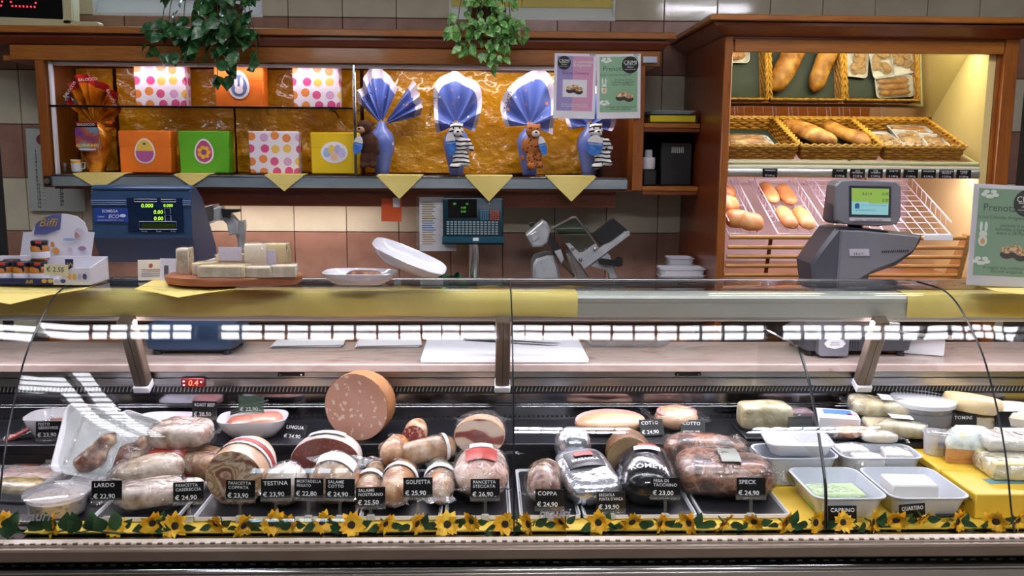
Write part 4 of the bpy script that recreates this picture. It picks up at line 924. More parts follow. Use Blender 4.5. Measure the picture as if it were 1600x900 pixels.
# ------------------------------------------------------------------ slatted bin and wire racks
M['wire'] = mat('white_wire', '#e9e2ee', .3)
for k, z in enumerate((1.334, 1.294, 1.256, 1.218, 1.180)): MB().tube([(.95, 3.45+.012*k, z), (1.885, 3.45+.012*k, z)], .0085, 8).build('slat', M['pine'], bread)
for x in (1.118, 1.5): MB().rbox((x, 3.484, 1.257), (.014, .01, .17), .002, Matrix.Rotation(math.radians(17), 4, 'X')).build('slat_support', M['wood_red'], bread)
MB().prism([(3.44, 1.345), (3.475, 1.35), (3.60, 1.16), (3.50, 1.15)], 1.885, 1.905, 'x').build('bin_end', M['pine'], bread, smooth=False)
MB().box(.947, 1.962, 3.50, 4.14, 1.135, 1.16).build('bin_shelf', M['wood'], bread, smooth=False)
MB().rbox((1.72, 4.1, 1.36), (.06, .03, .42), .003).build('rear_batten', M['wood_v'], bread)
def wirerack(x0, x1, label, sides=1):
    t = thing('wire_rack', label, 'wire rack', ((x0+x1)/2, 3.5, 1.342), group='white wire racks in the bread cabinet'); w_ = (x1-x0)/2
    P = lambda u, x, up=0: (x, .02+u*.44, u*.20+up)
    fr = MB()
    for x in (-w_, w_): fr.tube([P(0, x), P(1, x)], .0026, 6)
    fr.tube([P(0, -w_), P(0, w_)], .0026, 6); fr.tube([P(1, -w_), P(1, w_)], .0026, 6); fr.build('frame', M['wire'], t)
    c_ = MB()
    for k in range(1, 10): c_.tube([(-w_, .02+k*.044, k*.02+.05), (-w_, .02+k*.044, k*.02), (w_, .02+k*.044, k*.02), (w_, .02+k*.044, k*.02+.05)], .0013, 5)
    c_.build('cross_wires', M['wire'], t)
    for x in (-w_, w_): MB().tube([P(0, x, .05), P(1, x, .05)], .0022, 6).build('side_wire', M['wire'], t)
    for k in range(1, 4): MB().tube([P(0, -w_+k*w_/2), P(1, -w_+k*w_/2)], .0014, 5).build('lengthwise_wire', M['wire'], t)
    return t
wirerack(.965, 1.085, 'white wire rack holding round rolls beside the cabinet post')
wirerack(1.165, 1.345, 'white wire rack holding four long soft rolls')
wirerack(1.42, 1.60, 'white wire rack behind the grey till scale')
wirerack(1.66, 1.86, 'empty white wire rack beside the cream panel')
SL = math.atan2(.20, .44)
for k, (x, u, dz, L, R, lab) in enumerate(((1.012, .12, .0, .10, .046, 'round roll at the bottom of the rack beside the post'), (1.06, .06, .0, .10, .048, 'flat dusty roll resting on the rack front'), (.995, .35, .01, .11, .044, 'round roll second up in the pile beside the post'), (1.02, .62, .0, .10, .042, 'pale roll upper in the pile beside the post'), (.985, .82, .0, .09, .042, 'topmost round roll in the pile beside the post'))):
    loaf((x, 3.52+u*.44, 1.342+u*.20+R*.62+dz), L, R, M['crust_pale'], lab, (SL, 0, math.radians(20*k)), 'round rolls in the wire rack', seed=k+10, name='bread_roll', sz=.85)
for k, (dx, u, lab) in enumerate(((-.032, .60, 'long soft roll at the upper end of the second rack, by the post'), (.038, .57, 'long soft roll at the upper end of the second rack, by the scale'), (-.018, .15, 'long soft roll at the lower end of the second rack, by the post'), (.050, .14, 'long soft roll at the lower end of the second rack, by the scale'))):
    loaf((1.235+dx, 3.52+u*.44, 1.342+u*.20+.030), .17, .033, M['crust_pale'], lab, (Matrix.Rotation(SL, 4, 'X') @ Matrix.Rotation(math.radians(92), 4, 'Z')).to_euler(), 'long soft rolls in the wire rack', seed=k+20, name='bread_roll', sz=.8, amp=.002)
a = at(1445, 377, Y=3.44); q = MB().rbox((1.77, 3.438, 1.337), (.115, .004, .022), .001).build('blank_label', M['white']); tag(q, 'blank white label strip on the top slat of the bread bin', 'label')
# ------------------------------------------------------------------ shelf between the cabinets
sh = thing('corner_shelf', 'narrow cherry wood shelf unit between wall cabinet and bread cabinet', 'shelf')
for z in (1.772, 1.505): MB().rbox((.7955, 4.02, z), (.241, .34, .02), .002).build('shelf_board', M['wood'], sh)
MB().rbox((.7955, 3.868, 1.493), (.241, .025, .03), .002).build('lower_rail', M['wood_red'], sh)
MB().rbox((.7955, 3.868, 1.757), (.241, .025, .024), .002).build('lower_rail', M['wood_red'], sh)
MB().box(.675, .916, 4.17, 4.189, 1.515, 1.76).build('back_board', M['dark'], sh, smooth=False)
t = thing('ring_binder', 'yellow ring binder with black edges lying on the upper corner shelf', 'binder', (.80, 3.87, 1.7825), deg(z=-2))
MB().rbox((0, .11, .019), (.195, .24, .030), .003).build('pages', mat('binder_yellow', '#c9b50e', .45), t); MB().rbox((0, .115, .0355), (.21, .25, .004), .001).build('cover', M['black'], t); MB().rbox((0, .115, .002), (.21, .25, .004), .001).build('cover', M['black'], t)
for s in (-1, 1): MB().tube([(s*.098, -.008, .004), (s*.104, -.010, .012), (s*.104, -.010, .026), (s*.098, -.008, .034)], .0025, 6).build('metal_edge', M['chrome'], t)
t = thing('paper_stack', 'loose grey papers lying on the yellow binder', 'papers', (.80, 3.88, 1.8205), deg(z=4))
for k in range(4): MB().rbox((.004*k, .10, .003+.004*k), (.17, .2, .0025), .0006, RM(z=3*k-5)).build('sheet', mat('grey_paper_%d' % k, ['#9aa2a8', '#b4bac0', '#a7b2b4', '#c2c6ca'][k], .6), t)
t = thing('black_box', 'black box with vent slots on the lower corner shelf', 'box', (.835, 3.93, 1.5155)); MB().rbox((0, .1, .095), (.14, .2, .19), .006).build('box_body', M['black'], t)
for k in range(7): MB().rbox((-.02+k*.008, -.001, .155), (.003, .003, .026), .0005).build('vent_slot', M['alu_grey'], t)
t = thing('label_printer', 'small black printer with white roll on the lower corner shelf', 'printer', (.716, 3.90, 1.5155)); MB().rbox((0, .05, .035), (.06, .1, .07), .006).build('printer_body', M['black'], t); MB().lathe([(.028, 0), (.030, .003), (.03, .05), (.02, .052)], 16, (0, .05, .071)).build('paper_roll', M['paper'], t); MB().lathe([(.017, .123), (.017, .15), (.014, .155)], 14, (0, .05, 0)).build('roll_core', M['tub_milky'], t)
# ================================================================== back bench, machines, things on the counter top
def pxprism(poly, Y0, Y1, name, mt, parent, bev=.004):
    pts = [at(x, y, Y=Y0) for x, y in poly]; o = Vector(); q_ = parent
    while q_: o = o + q_.location; q_ = q_.parent
   
    P = [(p.x-o.x, p.z-o.z) for p in pts]; cx = sum(p[0] for p in P)/len(P); cz = sum(p[1] for p in P)/len(P)
    def sc(k): 
        out = []
        n = len(P)
        for i, p in enumerate(P):
            d = Vector((p[0]-cx, p[1]-cz)); l = d.length or 1; d *= max(0, 1-k/l); out.append((cx+d.x, cz+d.y))
        return out
    R_ = [[Vector((x, y-o.y, z)) for x, z in sc(k)] for k, y in ((bev, Y0), (0, Y0+bev), (0, Y1-bev), (bev, Y1))]
    return MB().loft(R_).build(name, mt, parent, ang=35)
ZB = 1.0
bn = thing('back_bench', 'dark bench with steel top along the tiled wall', 'bench')
MB().rbox((-.46, 3.90, ZB-.02), (2.7, .56, .04), .004).build('bench_top', M['steel'], bn)
MB().box(-1.80, .88, 3.66, 4.17, 0, ZB-.04).build('bench_body', M['wood_red'], bn, smooth=False)
for k in range(5): MB().rbox((-1.53+k*.53, 3.655, .5), (.5, .012, .8), .003).build('door', M['wood'], bn)
# ---------------- blue scale
M['sc_blue'] = mat('blue_scale_plastic', '#2c4568', .38, col2='#274060', scale=6); M['sc_panel'] = mat('dark_blue_panel', '#14233f', .2); M['sc_logo'] = mat('blue_logo_field', '#223f92', .3)
M['led_green'] = emis('green_led', (.45, .95, .05), 1.6); M['lcd'] = mat('green_lcd', '#2c3d12', .2)
YS = 2.92; z_t, z_m, z_b = at(220, 293, Y=YS).z, at(220, 374, Y=YS).z, at(220, 410, Y=YS+.04).z
xl, xr_ = at(143, 330, Y=YS).x, at(299, 330, Y=YS).x
t = thing('counter_scale', 'large blue scale with green digit panel standing on the worktop', 'scale', ((xl+xr_)/2, YS, .983)); W2 = (xr_-xl)/2; zz = lambda z: z-.983
MB().prism([(.004, zz(z_m)), (0, zz(z_m)+.006), (.004, zz(z_t)-.012), (.018, zz(z_t)), (.055, zz(z_t)), (.12, zz(z_t)-.04), (.25, zz(z_b)+.03), (.25, zz(z_b)+.005), (.235, zz(z_b)-.006), (.05, zz(z_b))], -W2, W2, 'x').build('head', M['sc_blue'], t, smooth=False)
MB().rbox((0, .022, zz(z_t)-.004), (W2*2.02, .04, .022), .009).build('top_bead', M['sc_blue'], t)
fz = lambda y: zz(at(220, y, Y=YS).z); fx = lambda x: at(x, 330, Y=YS).x-t.location.x
pn = MB().box(fx(199), fx(286), -.002, .004, fz(363), fz(309)).build('display_panel', M['sc_panel'], t, smooth=False)
lg = MB().box(fx(148), fx(200), -.0022, .004, fz(347), fz(326)).build('brand_panel', M['sc_logo'], t, smooth=False)
for k in range(3): MB().box(fx(143), fx(199), -.0012, .003, fz(314+3*k), fz(313+3*k)).build('stripe', pm('#8fa3cc'), t, smooth=False)
for k in range(3): MB().box(fx(286), fx(298), -.0012, .003, fz(314+3*k), fz(313+3*k)).build('stripe', pm('#8fa3cc'), t, smooth=False)
lt_ = pm('#c9d0e4')
text('EOMEGA', .0125, lt_, lg, (fx(160), -.0026, fz(332)), bold=.02); text('Linea', .010, lt_, lg, (fx(152), -.0026, fz(340)), shear=.4); text('ECO', .0165, lt_, lg, (fx(169), -.0026, fz(341)), shear=.3, bold=.02); flat(lg, ell(.010, .005, 12, fx(192), fz(337)), -.0024, lt_); text('BOMEGA BILANCE S.P.A. - ITALY', .0058, lt_, lg, (fx(152), -.0026, fz(345)))
for s_, x, y, sz in (('0.000', 221, 324, .0175), ('0.000', 256, 323, .0135), ('0.00', 240, 334, .0175), ('0.00', 240, 344, .0175)): text(s_, sz, M['led_green'], pn, (fx(x), -.0028, fz(y)), shear=.12)
fr = MB()
for a_, b_, c_, d_ in ((217, 275, 358, 346), (211, 246, 315, 311), (253, 276, 315, 311), (258, 267, 334, 325), (258, 267, 345, 336)):
    x0_, x1_, z0_, z1_ = fx(a_), fx(b_), fz(c_), fz(d_); fr.tube([(x0_, -.003, z0_), (x1_, -.003, z0_), (x1_, -.003, z1_), (x0_, -.003, z1_)], .0007, 4, True)
fr.build('display_outline', lt_, pn); MB().box(fx(221), fx(273), -.0032, -.002, fz(356), fz(349)).build('lcd', M['lcd'], pn, smooth=False)
text('Tara Kg', .006, lt_, pn, (fx(219), -.0028, fz(362))); text('Prezzo', .006, lt_, pn, (fx(243), -.0028, fz(362))); text('€ / kg', .006, lt_, pn, (fx(266), -.0028, fz(362)))
for x in (-.05, .0): MB().lathe([(.036, .10), (.036, zz(z_b)+.01)], 20, (x*0, .13, 0)).build('pole', M['chrome'], t) if x == 0 else None
bs_ = MB(); bx = at(215, 560, Z=.983).x-t.location.x; bx2 = at(370, 556, Z=.983).x-t.location.x
MB().loft([[Vector((x, y, z)) for x, y in rrect(bx2-bx-i_, .22-i_, .03, 4, (bx+bx2)/2, .10)] for z, i_ in ((.014, .05), (.022, .02), (.06, 0), (.10, .03), (.112, .08))]).build('base', M['sc_blue'], t)
for sx in (bx+.04, bx2-.04):
    for sy in (.03, .17): MB().lathe([(.014, 0), (.016, .002), (.013, .02)], 12, (sx, sy, 0)).build('foot', M['black'], t)
# ---------------- small teal scale on the bench
M['teal'] = mat('teal_scale_plastic', '#0d2f3a', .3); M['key_l'] = mat('pale_keys', '#8fa4aa', .4); M['key_o'] = mat('orange_keys', '#c8583a', .4); M['key_b'] = mat('blue_keys', '#4f86a8', .4)
YT = 3.86; c0 = at(739, 345, Y=YT); t = thing('keyboard_scale', 'small dark teal scale with flat keyboard on a steel pole', 'scale', (c0.x, YT, ZB))
X = lambda x: at(x, 345, Y=YT).x-c0.x; Zt = lambda y: at(739, y, Y=YT).z-ZB
hd = MB().loft([[Vector((x, y_, z)) for x, z in rrect(X(786)-X(692)-i_, Zt(309)-Zt(381)-i_, .012, 3, (X(786)+X(692))/2, (Zt(309)+Zt(381))/2)] for y_, i_ in ((-.004, .008), (0, 0), (.05, 0), (.06, .02))]).build('head', M['teal'], t)
sc_ = MB().box(X(700), X(745), -.0065, -.003, Zt(340), Zt(311)).build('display', M['black_gloss'], t, smooth=False)
for s_, x, y in (('00', 708, 320), ('16', 727, 320), ('0.00', 720, 326), ('0.00', 720, 332)): text(s_, .013, emis('dim_green_led', (.2, .8, .1), .5), sc_, (X(x), -.0072, Zt(y)), shear=.1)
for nm_, mt_, cols, rows, x0_, x1_, y0_, y1_ in (('keys_pale', 'key_l', 14, 6, 697, 779, 345, 367), ('keys_orange', 'key_o', 4, 5, 765, 780, 328, 344), ('keys_blue', 'key_b', 4, 5, 750, 764, 328, 344)):
    q = MB()
    for i in range(cols):
        for j in range(rows): q.rbox((X(x0_+(x1_-x0_)*(i+.5)/cols), -.006, Zt(y0_+(y1_-y0_)*(j+.5)/rows)), ((X(x1_)-X(x0_))/cols*.7, .004, (Zt(y0_)-Zt(y1_))/rows*.62), .0008)
    o = q.build('key_field', M[mt_], t, smooth=False); o['kind'] = 'stuff'
MB().prism([(-.012, Zt(371)), (.0, Zt(369)), (.06, Zt(372)), (.06, Zt(381)), (.0, Zt(382)), (-.012, Zt(379))], X(691), X(787), 'x').build('front_lip', mat('teal_lip', '#174a5a', .3), t, smooth=False)
MB().box(X(739), X(748), -.0135, -.011, Zt(376), Zt(371)).build('badge', M['white'], t, smooth=False)
MB().lathe([(.024, .06), (.024, Zt(380))], 18, (X(741), .03, 0)).build('pole', M['chrome'], t)
MB().rbox((X(741), .03, .035), (.28, .22, .05), .012).build('base', M['teal'], t)
for sx in (-.1, .1):
    for sy in (-.06, .1): MB().lathe([(.013, 0), (.012, .012)], 10, (X(741)+sx, .02+sy, 0)).build('foot', M['black'], t)
# key hanging from the scale
q = MB(); q.tube([(.004*math.cos(u), -.0, .004*math.sin(u)+.012) for u in [2*PI*i/12 for i in range(12)]], .0012, 5, True); q.rbox((0, 0, 0), (.003, .0015, .018), .0004); q.rbox((.003, 0, -.006), (.004, .0015, .003), .0004)
o = q.build('key', M['chrome']); p = at(765, 322, Y=YT-.012); o.location = p; tag(o, 'small metal key hanging on the teal scale', 'key')
# ---------------- grey till scale
M['grey_pl'] = mat('grey_till_plastic', '#76767e', .4, col2='#6d6d76', scale=5); M['grey_dk'] = mat('slate_till_plastic', '#4c4d57', .42, col2='#46474f', scale=5); M['neck'] = mat('light_grey_neck', '#b6b4bc', .35)
YG = 2.95; p0 = at(1335, 400, Y=YG); t = thing('till_scale', 'grey touchscreen till scale with tilted monitor on the worktop', 'scale', (p0.x, YG, .983))
pxprism([(1306, 358), (1320, 355), (1345, 357), (1442, 368), (1440, 378), (1428, 396), (1402, 415), (1360, 430), (1356, 446), (1272, 446), (1268, 412), (1282, 390)], YG, YG+.16, 'body', M['grey_dk'], t, .012)
pxprism([(1314, 360), (1345, 360), (1440, 370), (1430, 390), (1400, 410), (1365, 424), (1340, 438), (1309, 440), (1312, 392)], YG-.008, YG+.06, 'side_cover', M['grey_pl'], t, .006)
pxprism([(1327, 389), (1358, 389), (1359, 400), (1328, 400)], YG-.0105, YG-.006, 'label_plate', M['neck'], t, .001)
ox, oy, oz = t.location
text('▮▮▮ ⚙', .008, M['ink'], t, (at(1331, 397, Y=YG).x-ox, -.0112, at(1331, 397, Y=YG).z-oz))
vs = MB()
for k in range(13):
    p = at(1377+k*3.3, 393-.12*k, Y=YG); vs.rbox((p.x-ox, -.0086, p.z-oz), (.0032, .002, .0085), .0005, RM(y=20))
o = vs.build('vent_slots', M['dark'], t)
hl = [(1305, 290), (1312, 283), (1330, 280), (1402, 284), (1409, 292), (1408, 340), (1402, 351), (1370, 354), (1318, 350), (1306, 344)]
pxprism(hl, YG-.01, YG+.07, 'monitor', M['grey_pl'], t, .006)
pxprism([(1298, 345), (1305, 292), (1312, 285), (1318, 285), (1318, 349), (1305, 350)], YG+.012, YG+.09, 'monitor_side', M['grey_dk'], t, .004)
pxprism([(1327, 290), (1393, 291), (1392, 339), (1327, 338)], YG-.012, YG-.008, 'screen_bezel', mat('screen_bezel', '#2f3440', .3), t, .001)
sc2 = pxprism([(1331, 294), (1389, 295), (1388, 336), (1331, 335)], YG-.0135, YG-.011, 'screen', emis('till_screen_blue', C('#8fc4c8'), .75), t, .0003)
pxprism([(1331, 294), (1389, 295), (1389, 312), (1331, 311)], YG-.0145, YG-.0132, 'screen_field', emis('till_screen_green', C('#93b356'), .75), sc2, .0003)
pxprism([(1331, 311), (1389, 312), (1389, 318), (1358, 318), (1358, 315), (1331, 315)], YG-.0145, YG-.0132, 'screen_field', emis('till_screen_green2', C('#93b356'), .75), sc2, .0003)
for s_, x, y in (('0.014', 1344, 305), ('0.00', 1375, 305), ('0.00', 1375, 315)): text(s_, .0145, M['ink'], sc2, (at(x, y, Y=YG).x-ox, -.0152, at(x, y, Y=YG).z-oz))
text('▖ITALIANABILANCE', .0072, pm('#2f6fae'), sc2, (at(1334, 329, Y=YG).x-ox, -.0152, at(1334, 329, Y=YG).z-oz)); pxprism([(1346, 320), (1385, 321), (1385, 322), (1346, 321)], YG-.015, YG-.0136, 'screen_line', pm('#6fb0d8'), sc2, .0001)
pxprism([(1336, 319), (1340, 317), (1343, 319), (1343, 326), (1336, 326)], YG-.015, YG-.0136, 'screen_icon', pm('#2f5f8e'), sc2, .0001)
pxprism([(1327, 340), (1392, 341), (1392, 346), (1327, 345)], YG-.0125, YG-.009, 'brand_strip', M['neck'], t, .0005); text('ITALIANA       DIGITAL MACCHINE', .006, M['ink'], t, (at(1333, 344.5, Y=YG).x-ox, -.0135, at(1333, 344.5, Y=YG).z-oz))
MB().lathe([(.03, at(1345, 358, Y=YG).z-oz-.01), (.022, at(1345, 351, Y=YG).z-oz)], 16, (at(1345, 355, Y=YG).x-ox, .05, 0)).build('swivel', M['black'], t)
nk = MB(); nk.prism([(at(1277, 450, Y=YG).x-ox, .07), (at(1327, 450, Y=YG).x-ox, .07), (at(1322, 450, Y=YG).x-ox, .30), (at(1280, 450, Y=YG).x-ox, .30)], .035, .095, 'y'); nk.build('neck', M['neck'], t, smooth=False)
ba = at(1248, 556, Y=YG).x-ox; bb = at(1415, 556, Y=YG).x-ox
MB().loft([[Vector((x, y, z)) for x, y in rrect(bb-ba-i_, .22-i_, .02, 4, (ba+bb)/2, .06)] for z, i_ in ((.016, .04), (.022, .01), (.07, 0), (.082, .03))]).build('base', M['grey_dk'], t)
fp = MB(); fp.prism(rrect(.10, .085, .01, 3, at(1300, 545, Y=YG-.06).x-ox, .052), -.075, -.045, 'y'); fp.build('front_pod', M['grey_pl'], t)
flat(t, [(p_[0], p_[1]) for p_ in ell(.036, .018, 8, at(1303, 545, Y=YG-.07).x-ox, .052)], -.0755, M['white'], 'badge')
text('SIGILLO\nBILANCE', .008, M['ink'], t, (at(1303, 545, Y=YG-.07).x-ox, -.0768, .053), align='CENTER')
for k in range(5): MB().rbox((at(1325+4*k, 545, Y=YG-.05).x-ox, -.051, .05), (.004, .003, .045), .0008).build('fin', M['grey_dk'], t)
for sx in (ba+.03, bb-.03): MB().lathe([(.014, 0), (.012, .018)], 12, (sx, -.02, 0)).build('foot', M['black'], t); MB().lathe([(.014, 0), (.012, .018)], 12, (sx, .14, 0)).build('foot', M['black'], t)
# ---------------- slicer
YL = 3.74; p0 = at(890, 437, Y=YL); t = thing('meat_slicer', 'silver meat slicer with black plate and clear guard on the bench', 'slicer', (p0.x, YL, ZB))
z0s = 470
pxprism([(836, z0s), (833, 437), (833, 413), (838, 405), (856, 399), (866, 400), (871, 412), (876, 437), (876, z0s)], YL, YL+.2, 'motor_housing', M['cast'], t, .012)
pxprism([(838, z0s-6), (960, z0s-6), (960, z0s), (838, z0s)], YL-.02, YL+.24, 'base_plate', M['cast'], t, .006)
pxprism([(822, 368), (828, 362), (849, 345), (855, 348), (860, 360), (856, 379), (847, 386), (832, 386)], YL-.03, YL+.08, 'sharpener_box', M['cast'], t, .008)
pxprism([(828, 367), (838, 361), (843, 372), (833, 379)], YL-.036, YL-.025, 'box_inset', M['cast'], t, .003)
pxprism([(826, 350), (830, 347), (836, 348), (835, 352), (831, 355), (827, 353)], YL+.0, YL+.03, 'lock_knob', M['black'], t, .003)
pxprism([(847, 361), (853, 357), (866, 372), (878, 392), (873, 397), (860, 382)], YL-.015, YL+.05, 'pusher_arm', M['black'], t, .004)
for a_, c_ in (((856, 377), (866, 392)), ((878, 411), (898, 432))): 
    u, v_ = at(*a_, Y=YL-.01), at(*c_, Y=YL-.01); MB().tube([u-t.location, v_-t.location], .006, 8).build('guide_rod', M['chrome'], t)
pxprism([(866, 393), (876, 389), (882, 405), (877, 412)], YL-.02, YL+.03, 'rod_block', M['cast'], t, .003)
gf = [(864, 357), (890, 342), (898, 340), (904, 344), (932, 382), (907, 397), (888, 380)]
pxprism(gf, YL+.03, YL+.034, 'guard_glass', clear('tinted_guard', (.55, .7, .66), f0=.08, gain=1.6), t, .0005)
MB().tube([at(x, y, Y=YL+.02)-t.location for x, y in cr([(863, 357), (890, 342), (898, 340), (904, 344), (933, 383)], 4)], .0055, 6).build('guard_rim', M['chrome'], t)
pxprism([(884, 381), (890, 380), (905, 396), (912, 396), (931, 381), (936, 387), (935, 391), (907, 413), (901, 408)], YL+.0, YL+.022, 'carriage_frame', M['cast'], t, .003)
for x, y in ((895, 388), (930, 389), (907, 405)):
    p = at(x, y, Y=YL-.003); o = MB().lathe([(.008, 0), (.008, .005), (.006, .006)], 12).build('bolt', M['steel'], t); o.matrix_local = Matrix.Translation(p-t.location) @ Matrix.Rotation(PI/2, 4, 'X')
pxprism([(907, 413), (935, 391), (945, 383), (955, 379), (978, 362), (984, 362), (985, 367), (912, 421)], YL-.01, YL+.03, 'carriage_bar', M['cast'], t, .004)
pxprism([(932, 376), (926, 366), (956, 342), (958, 341), (981, 360), (954, 379), (944, 383), (938, 382)], YL+.02, YL+.05, 'thickness_plate', M['black'], t, .003)
pxprism([(893, 395), (885, 393), (900, 437), (900, z0s), (930, z0s), (923, 437)], YL+.02, YL+.10, 'blade_cover', M['steel'], t, .006)
pxprism([(884, 396), (889, 395), (901, 425), (903, 445), (897, 445), (894, 425)], YL-.012, YL+.018, 'blade_rim', M['chrome'], t, .003)
pxprism([(921, 415), (948, 394), (953, 398), (958, 412), (965, 432), (966, z0s), (956, z0s), (953, 430), (944, 420)], YL+.0, YL+.05, 'support_leg', M['cast'], t, .006)
pxprism([(935, 406), (938, 404), (962, 407), (968, 402), (973, 404), (973, 415), (968, 417), (952, 415), (937, 413)], YL-.03, YL+.0, 'handle', M['black'], t, .004)
# ---------------- tub stacks, papers, green eggs, metal arm
def tubstack(x0, x1, ytop, n, label, Y=3.70, w2=None):
    a, c = at(x0, 430, Y=Y), at(x1, 430, Y=Y); w_ = c.x-a.x; top = at((x0+x1)/2, ytop, Y=Y).z; t = thing('tub_stack', label, 'tubs', ((a.x+c.x)/2, Y+.06, ZB), group='nested plastic tubs on the bench'); H = top-ZB; hh = H/n*2.2; me = None
    for k in range(n):
        z = k*(H-hh)/(n-1) if n > 1 else 0
        if me is None:
            r = w_*.16; q = MB(); rg = lambda s, zz_: [Vector((x, y, zz_)) for x, y in rrect(w_*s, .12*s, .02)]
            q.loft([rg(.8, 0), rg(.94, hh*.93), rg(1, hh*.95), rg(1, hh), rg(.93, hh), rg(.78, .003)]); o = q.build('tub', M['tub_milky'], t); me = o.data
        else: o = link('tub', me, t)
        o.location.z = z
tubstack(1044, 1086, 404, 7, 'tall nest of milky plastic tubs beside the bread cabinet', Y=3.80)
tubstack(1031, 1105, 420, 4, 'low nest of wide milky plastic tubs in front of the tall nest', Y=3.645)
t = thing('price_list', 'printed price list sheet in a clear sleeve behind the teal scale', 'paper', at(683, 392, Y=3.92)); a = at(655, 308, Y=3.92); c = at(713, 392, Y=3.92); ox, oy, oz = t.location
MB().box(a.x-ox, c.x-ox, 0, .0015, 0, a.z-oz).build('sheet', M['paper'], t, smooth=False); MB().box(a.x-ox-.015, c.x-ox, -.0012, -.0006, -.003, a.z-oz+.003).build('sleeve', M['acrylic'], t, smooth=False); H = a.z-oz
for k in range(19):
    cl = '#9b8f5a' if k < 9 else ('#5d86c0' if k < 13 else '#b09268'); z = H*.9-k*H*.043; MB().box(a.x-ox+.012, a.x-ox+.055+.02*((k*7) % 5)/5, -.0024, -.0016, z, z+.004).build('text_line', pm(cl), t, smooth=False); MB().box(c.x-ox-.045, c.x-ox-.03, -.0024, -.0016, z, z+.004).build('text_line', pm('#6b6b70'), t, smooth=False)
q = thing('sticky_note', 'orange paper note hanging under the wall cabinet', 'note', at(612, 346, Y=3.925)); a, c = at(596, 310, Y=3.925), at(628, 346, Y=3.925); MB().rbox((0, 0, (a.z-c.z)/2), (c.x-a.x, .0015, a.z-c.z), .0004, RM(y=1.5)).build('sheet', mat('orange_note', '#d0521a', .6), q); MB().rbox((.022, -.003, (a.z-c.z)*.83), (.03, .001, .042), .0003).build('white_tab', M['paper'], q)
M['green_foil'] = mat('dark_green_foil', '#0f4a2c', .2, .6, stops=[(.35, '#06180e'), (.5, '#0f5c36'), (.68, '#6fd39a')], scale=45, bump=.6, bscale=60, coat=.5)
for px, r, lab in ((690, .06, 'dark green foil wrapped egg lying by the price list'), (722, .04, 'small dark green foil wrapped egg beside the steel pole')):
    p = at(px, 437, Y=3.74); t = thing('foil_egg', lab, 'chocolate egg', (p.x, 3.74, ZB)); MB().blob(.17, r, 1, 1, 12, 14, .006, 20, px).build('egg_body', M['green_foil'], t, loc=(0, 0, r+.025)); MB().lathe([(r*.7, 0), (r*.75, .004), (r*.6, .03)], 14).build('cardboard_ring', M['paper'], t); fan(t, (-.03, 0, r*2+.01), .06, -70, 70, M['green_foil'], M['green_foil'], 4)
t = thing('metal_grater', 'steel grating machine with black lever handle beside the blue scale', 'machine', at(352, 437, Y=3.72)); t.location.z = ZB; o0 = t.location.copy()
pxprism([(368, 346), (381, 344), (382, 352), (381, 365), (380, 375), (379, 440), (371, 440), (371, 376), (366, 362)], 3.72, 3.76, 'arm', M['cast'], t, .005)
pxprism([(333, 326), (343, 322), (346, 325), (346, 345), (333, 345)], 3.71, 3.77, 'joint', M['cast'], t, .006); pxprism([(346, 330), (360, 335), (371, 348), (372, 366), (358, 368), (354, 350), (345, 342)], 3.70, 3.75, 'elbow', M['cast'], t, .005)
pxprism([(345, 326), (352, 327), (374, 327), (374, 331), (360, 333), (358, 341), (347, 340)], 3.68, 3.71, 'lever', M['black'], t, .004); pxprism([(318, 323), (334, 319), (334, 346), (322, 351)], 3.72, 3.8, 'hopper', M['steel'], t, .005); pxprism([(318, 405), (379, 405), (384, 420), (384, 470), (316, 470)], 3.72, 3.86, 'body', M['cast'], t, .01)
# ---------------- calendar
Y = 4.17; a, c = at(43, 200, Y=Y), at(128, 330, Y=Y); t = thing('wall_calendar', 'paper wall calendar with day numbers hanging beside the cabinet', 'calendar', ((a.x+c.x)/2, Y, c.z), deg(y=1)); W_, H = c.x-a.x, a.z-c.z; W_ = .25
MB().box(-W_/2, W_/2, 0, .004, 0, H).build('sheet', mat('calendar_paper', '#b9bfba', .7), t, smooth=False); MB().rbox((0, .002, H), (W_, .010, .008), .002).build('binding', M['steel'], t); flat(t, ell(.03, .026, 14, -W_*.2, H*.86), -.0004, mat('calendar_logo', '#7a3030', .6)); MB().box(-W_*.2, -W_*.05, -.0008, -.0004, H*.72, H*.76).build('red_field', pm('#8e2a22'), t, smooth=False)
for k in range(16): text(str(k+1), .018, M['ink'], t, (-W_*.36, -.001, .012+(15-k)*.0168), bold=.02); (text(str(k+16), .018, M['ink'], t, (W_*.05, -.001, .012+(15-k)*.0168+.012), bold=.02) if k < 16 else None); MB().box(-W_*.25, -W_*.18, -.0008, -.0004, .016+(15-k)*.0168, .017+(15-k)*.0168).build('day_line', M['ink'], t, smooth=False)
# black rack post at the dark end
t = thing('rack_post', 'black metal rack post with wooden grip standing by the calendar', 'post', at(8, 440, Y=3.6)); t.location.z = 0; MB().tube([(0, 0, 0), (0, 0, 2.12)], .02, 10).build('post', M['black'], t); MB().rbox((.02, 0, 1.95), (.008, .012, .34), .002).build('steel_blade', M['steel'], t); MB().rbox((-.01, -.02, 1.76), (.05, .03, .03), .006).build('grip', M['wood'], t); MB().lathe([(.12, 0), (.12, .012), (.03, .03)], 20).build('base', M['black'], t)
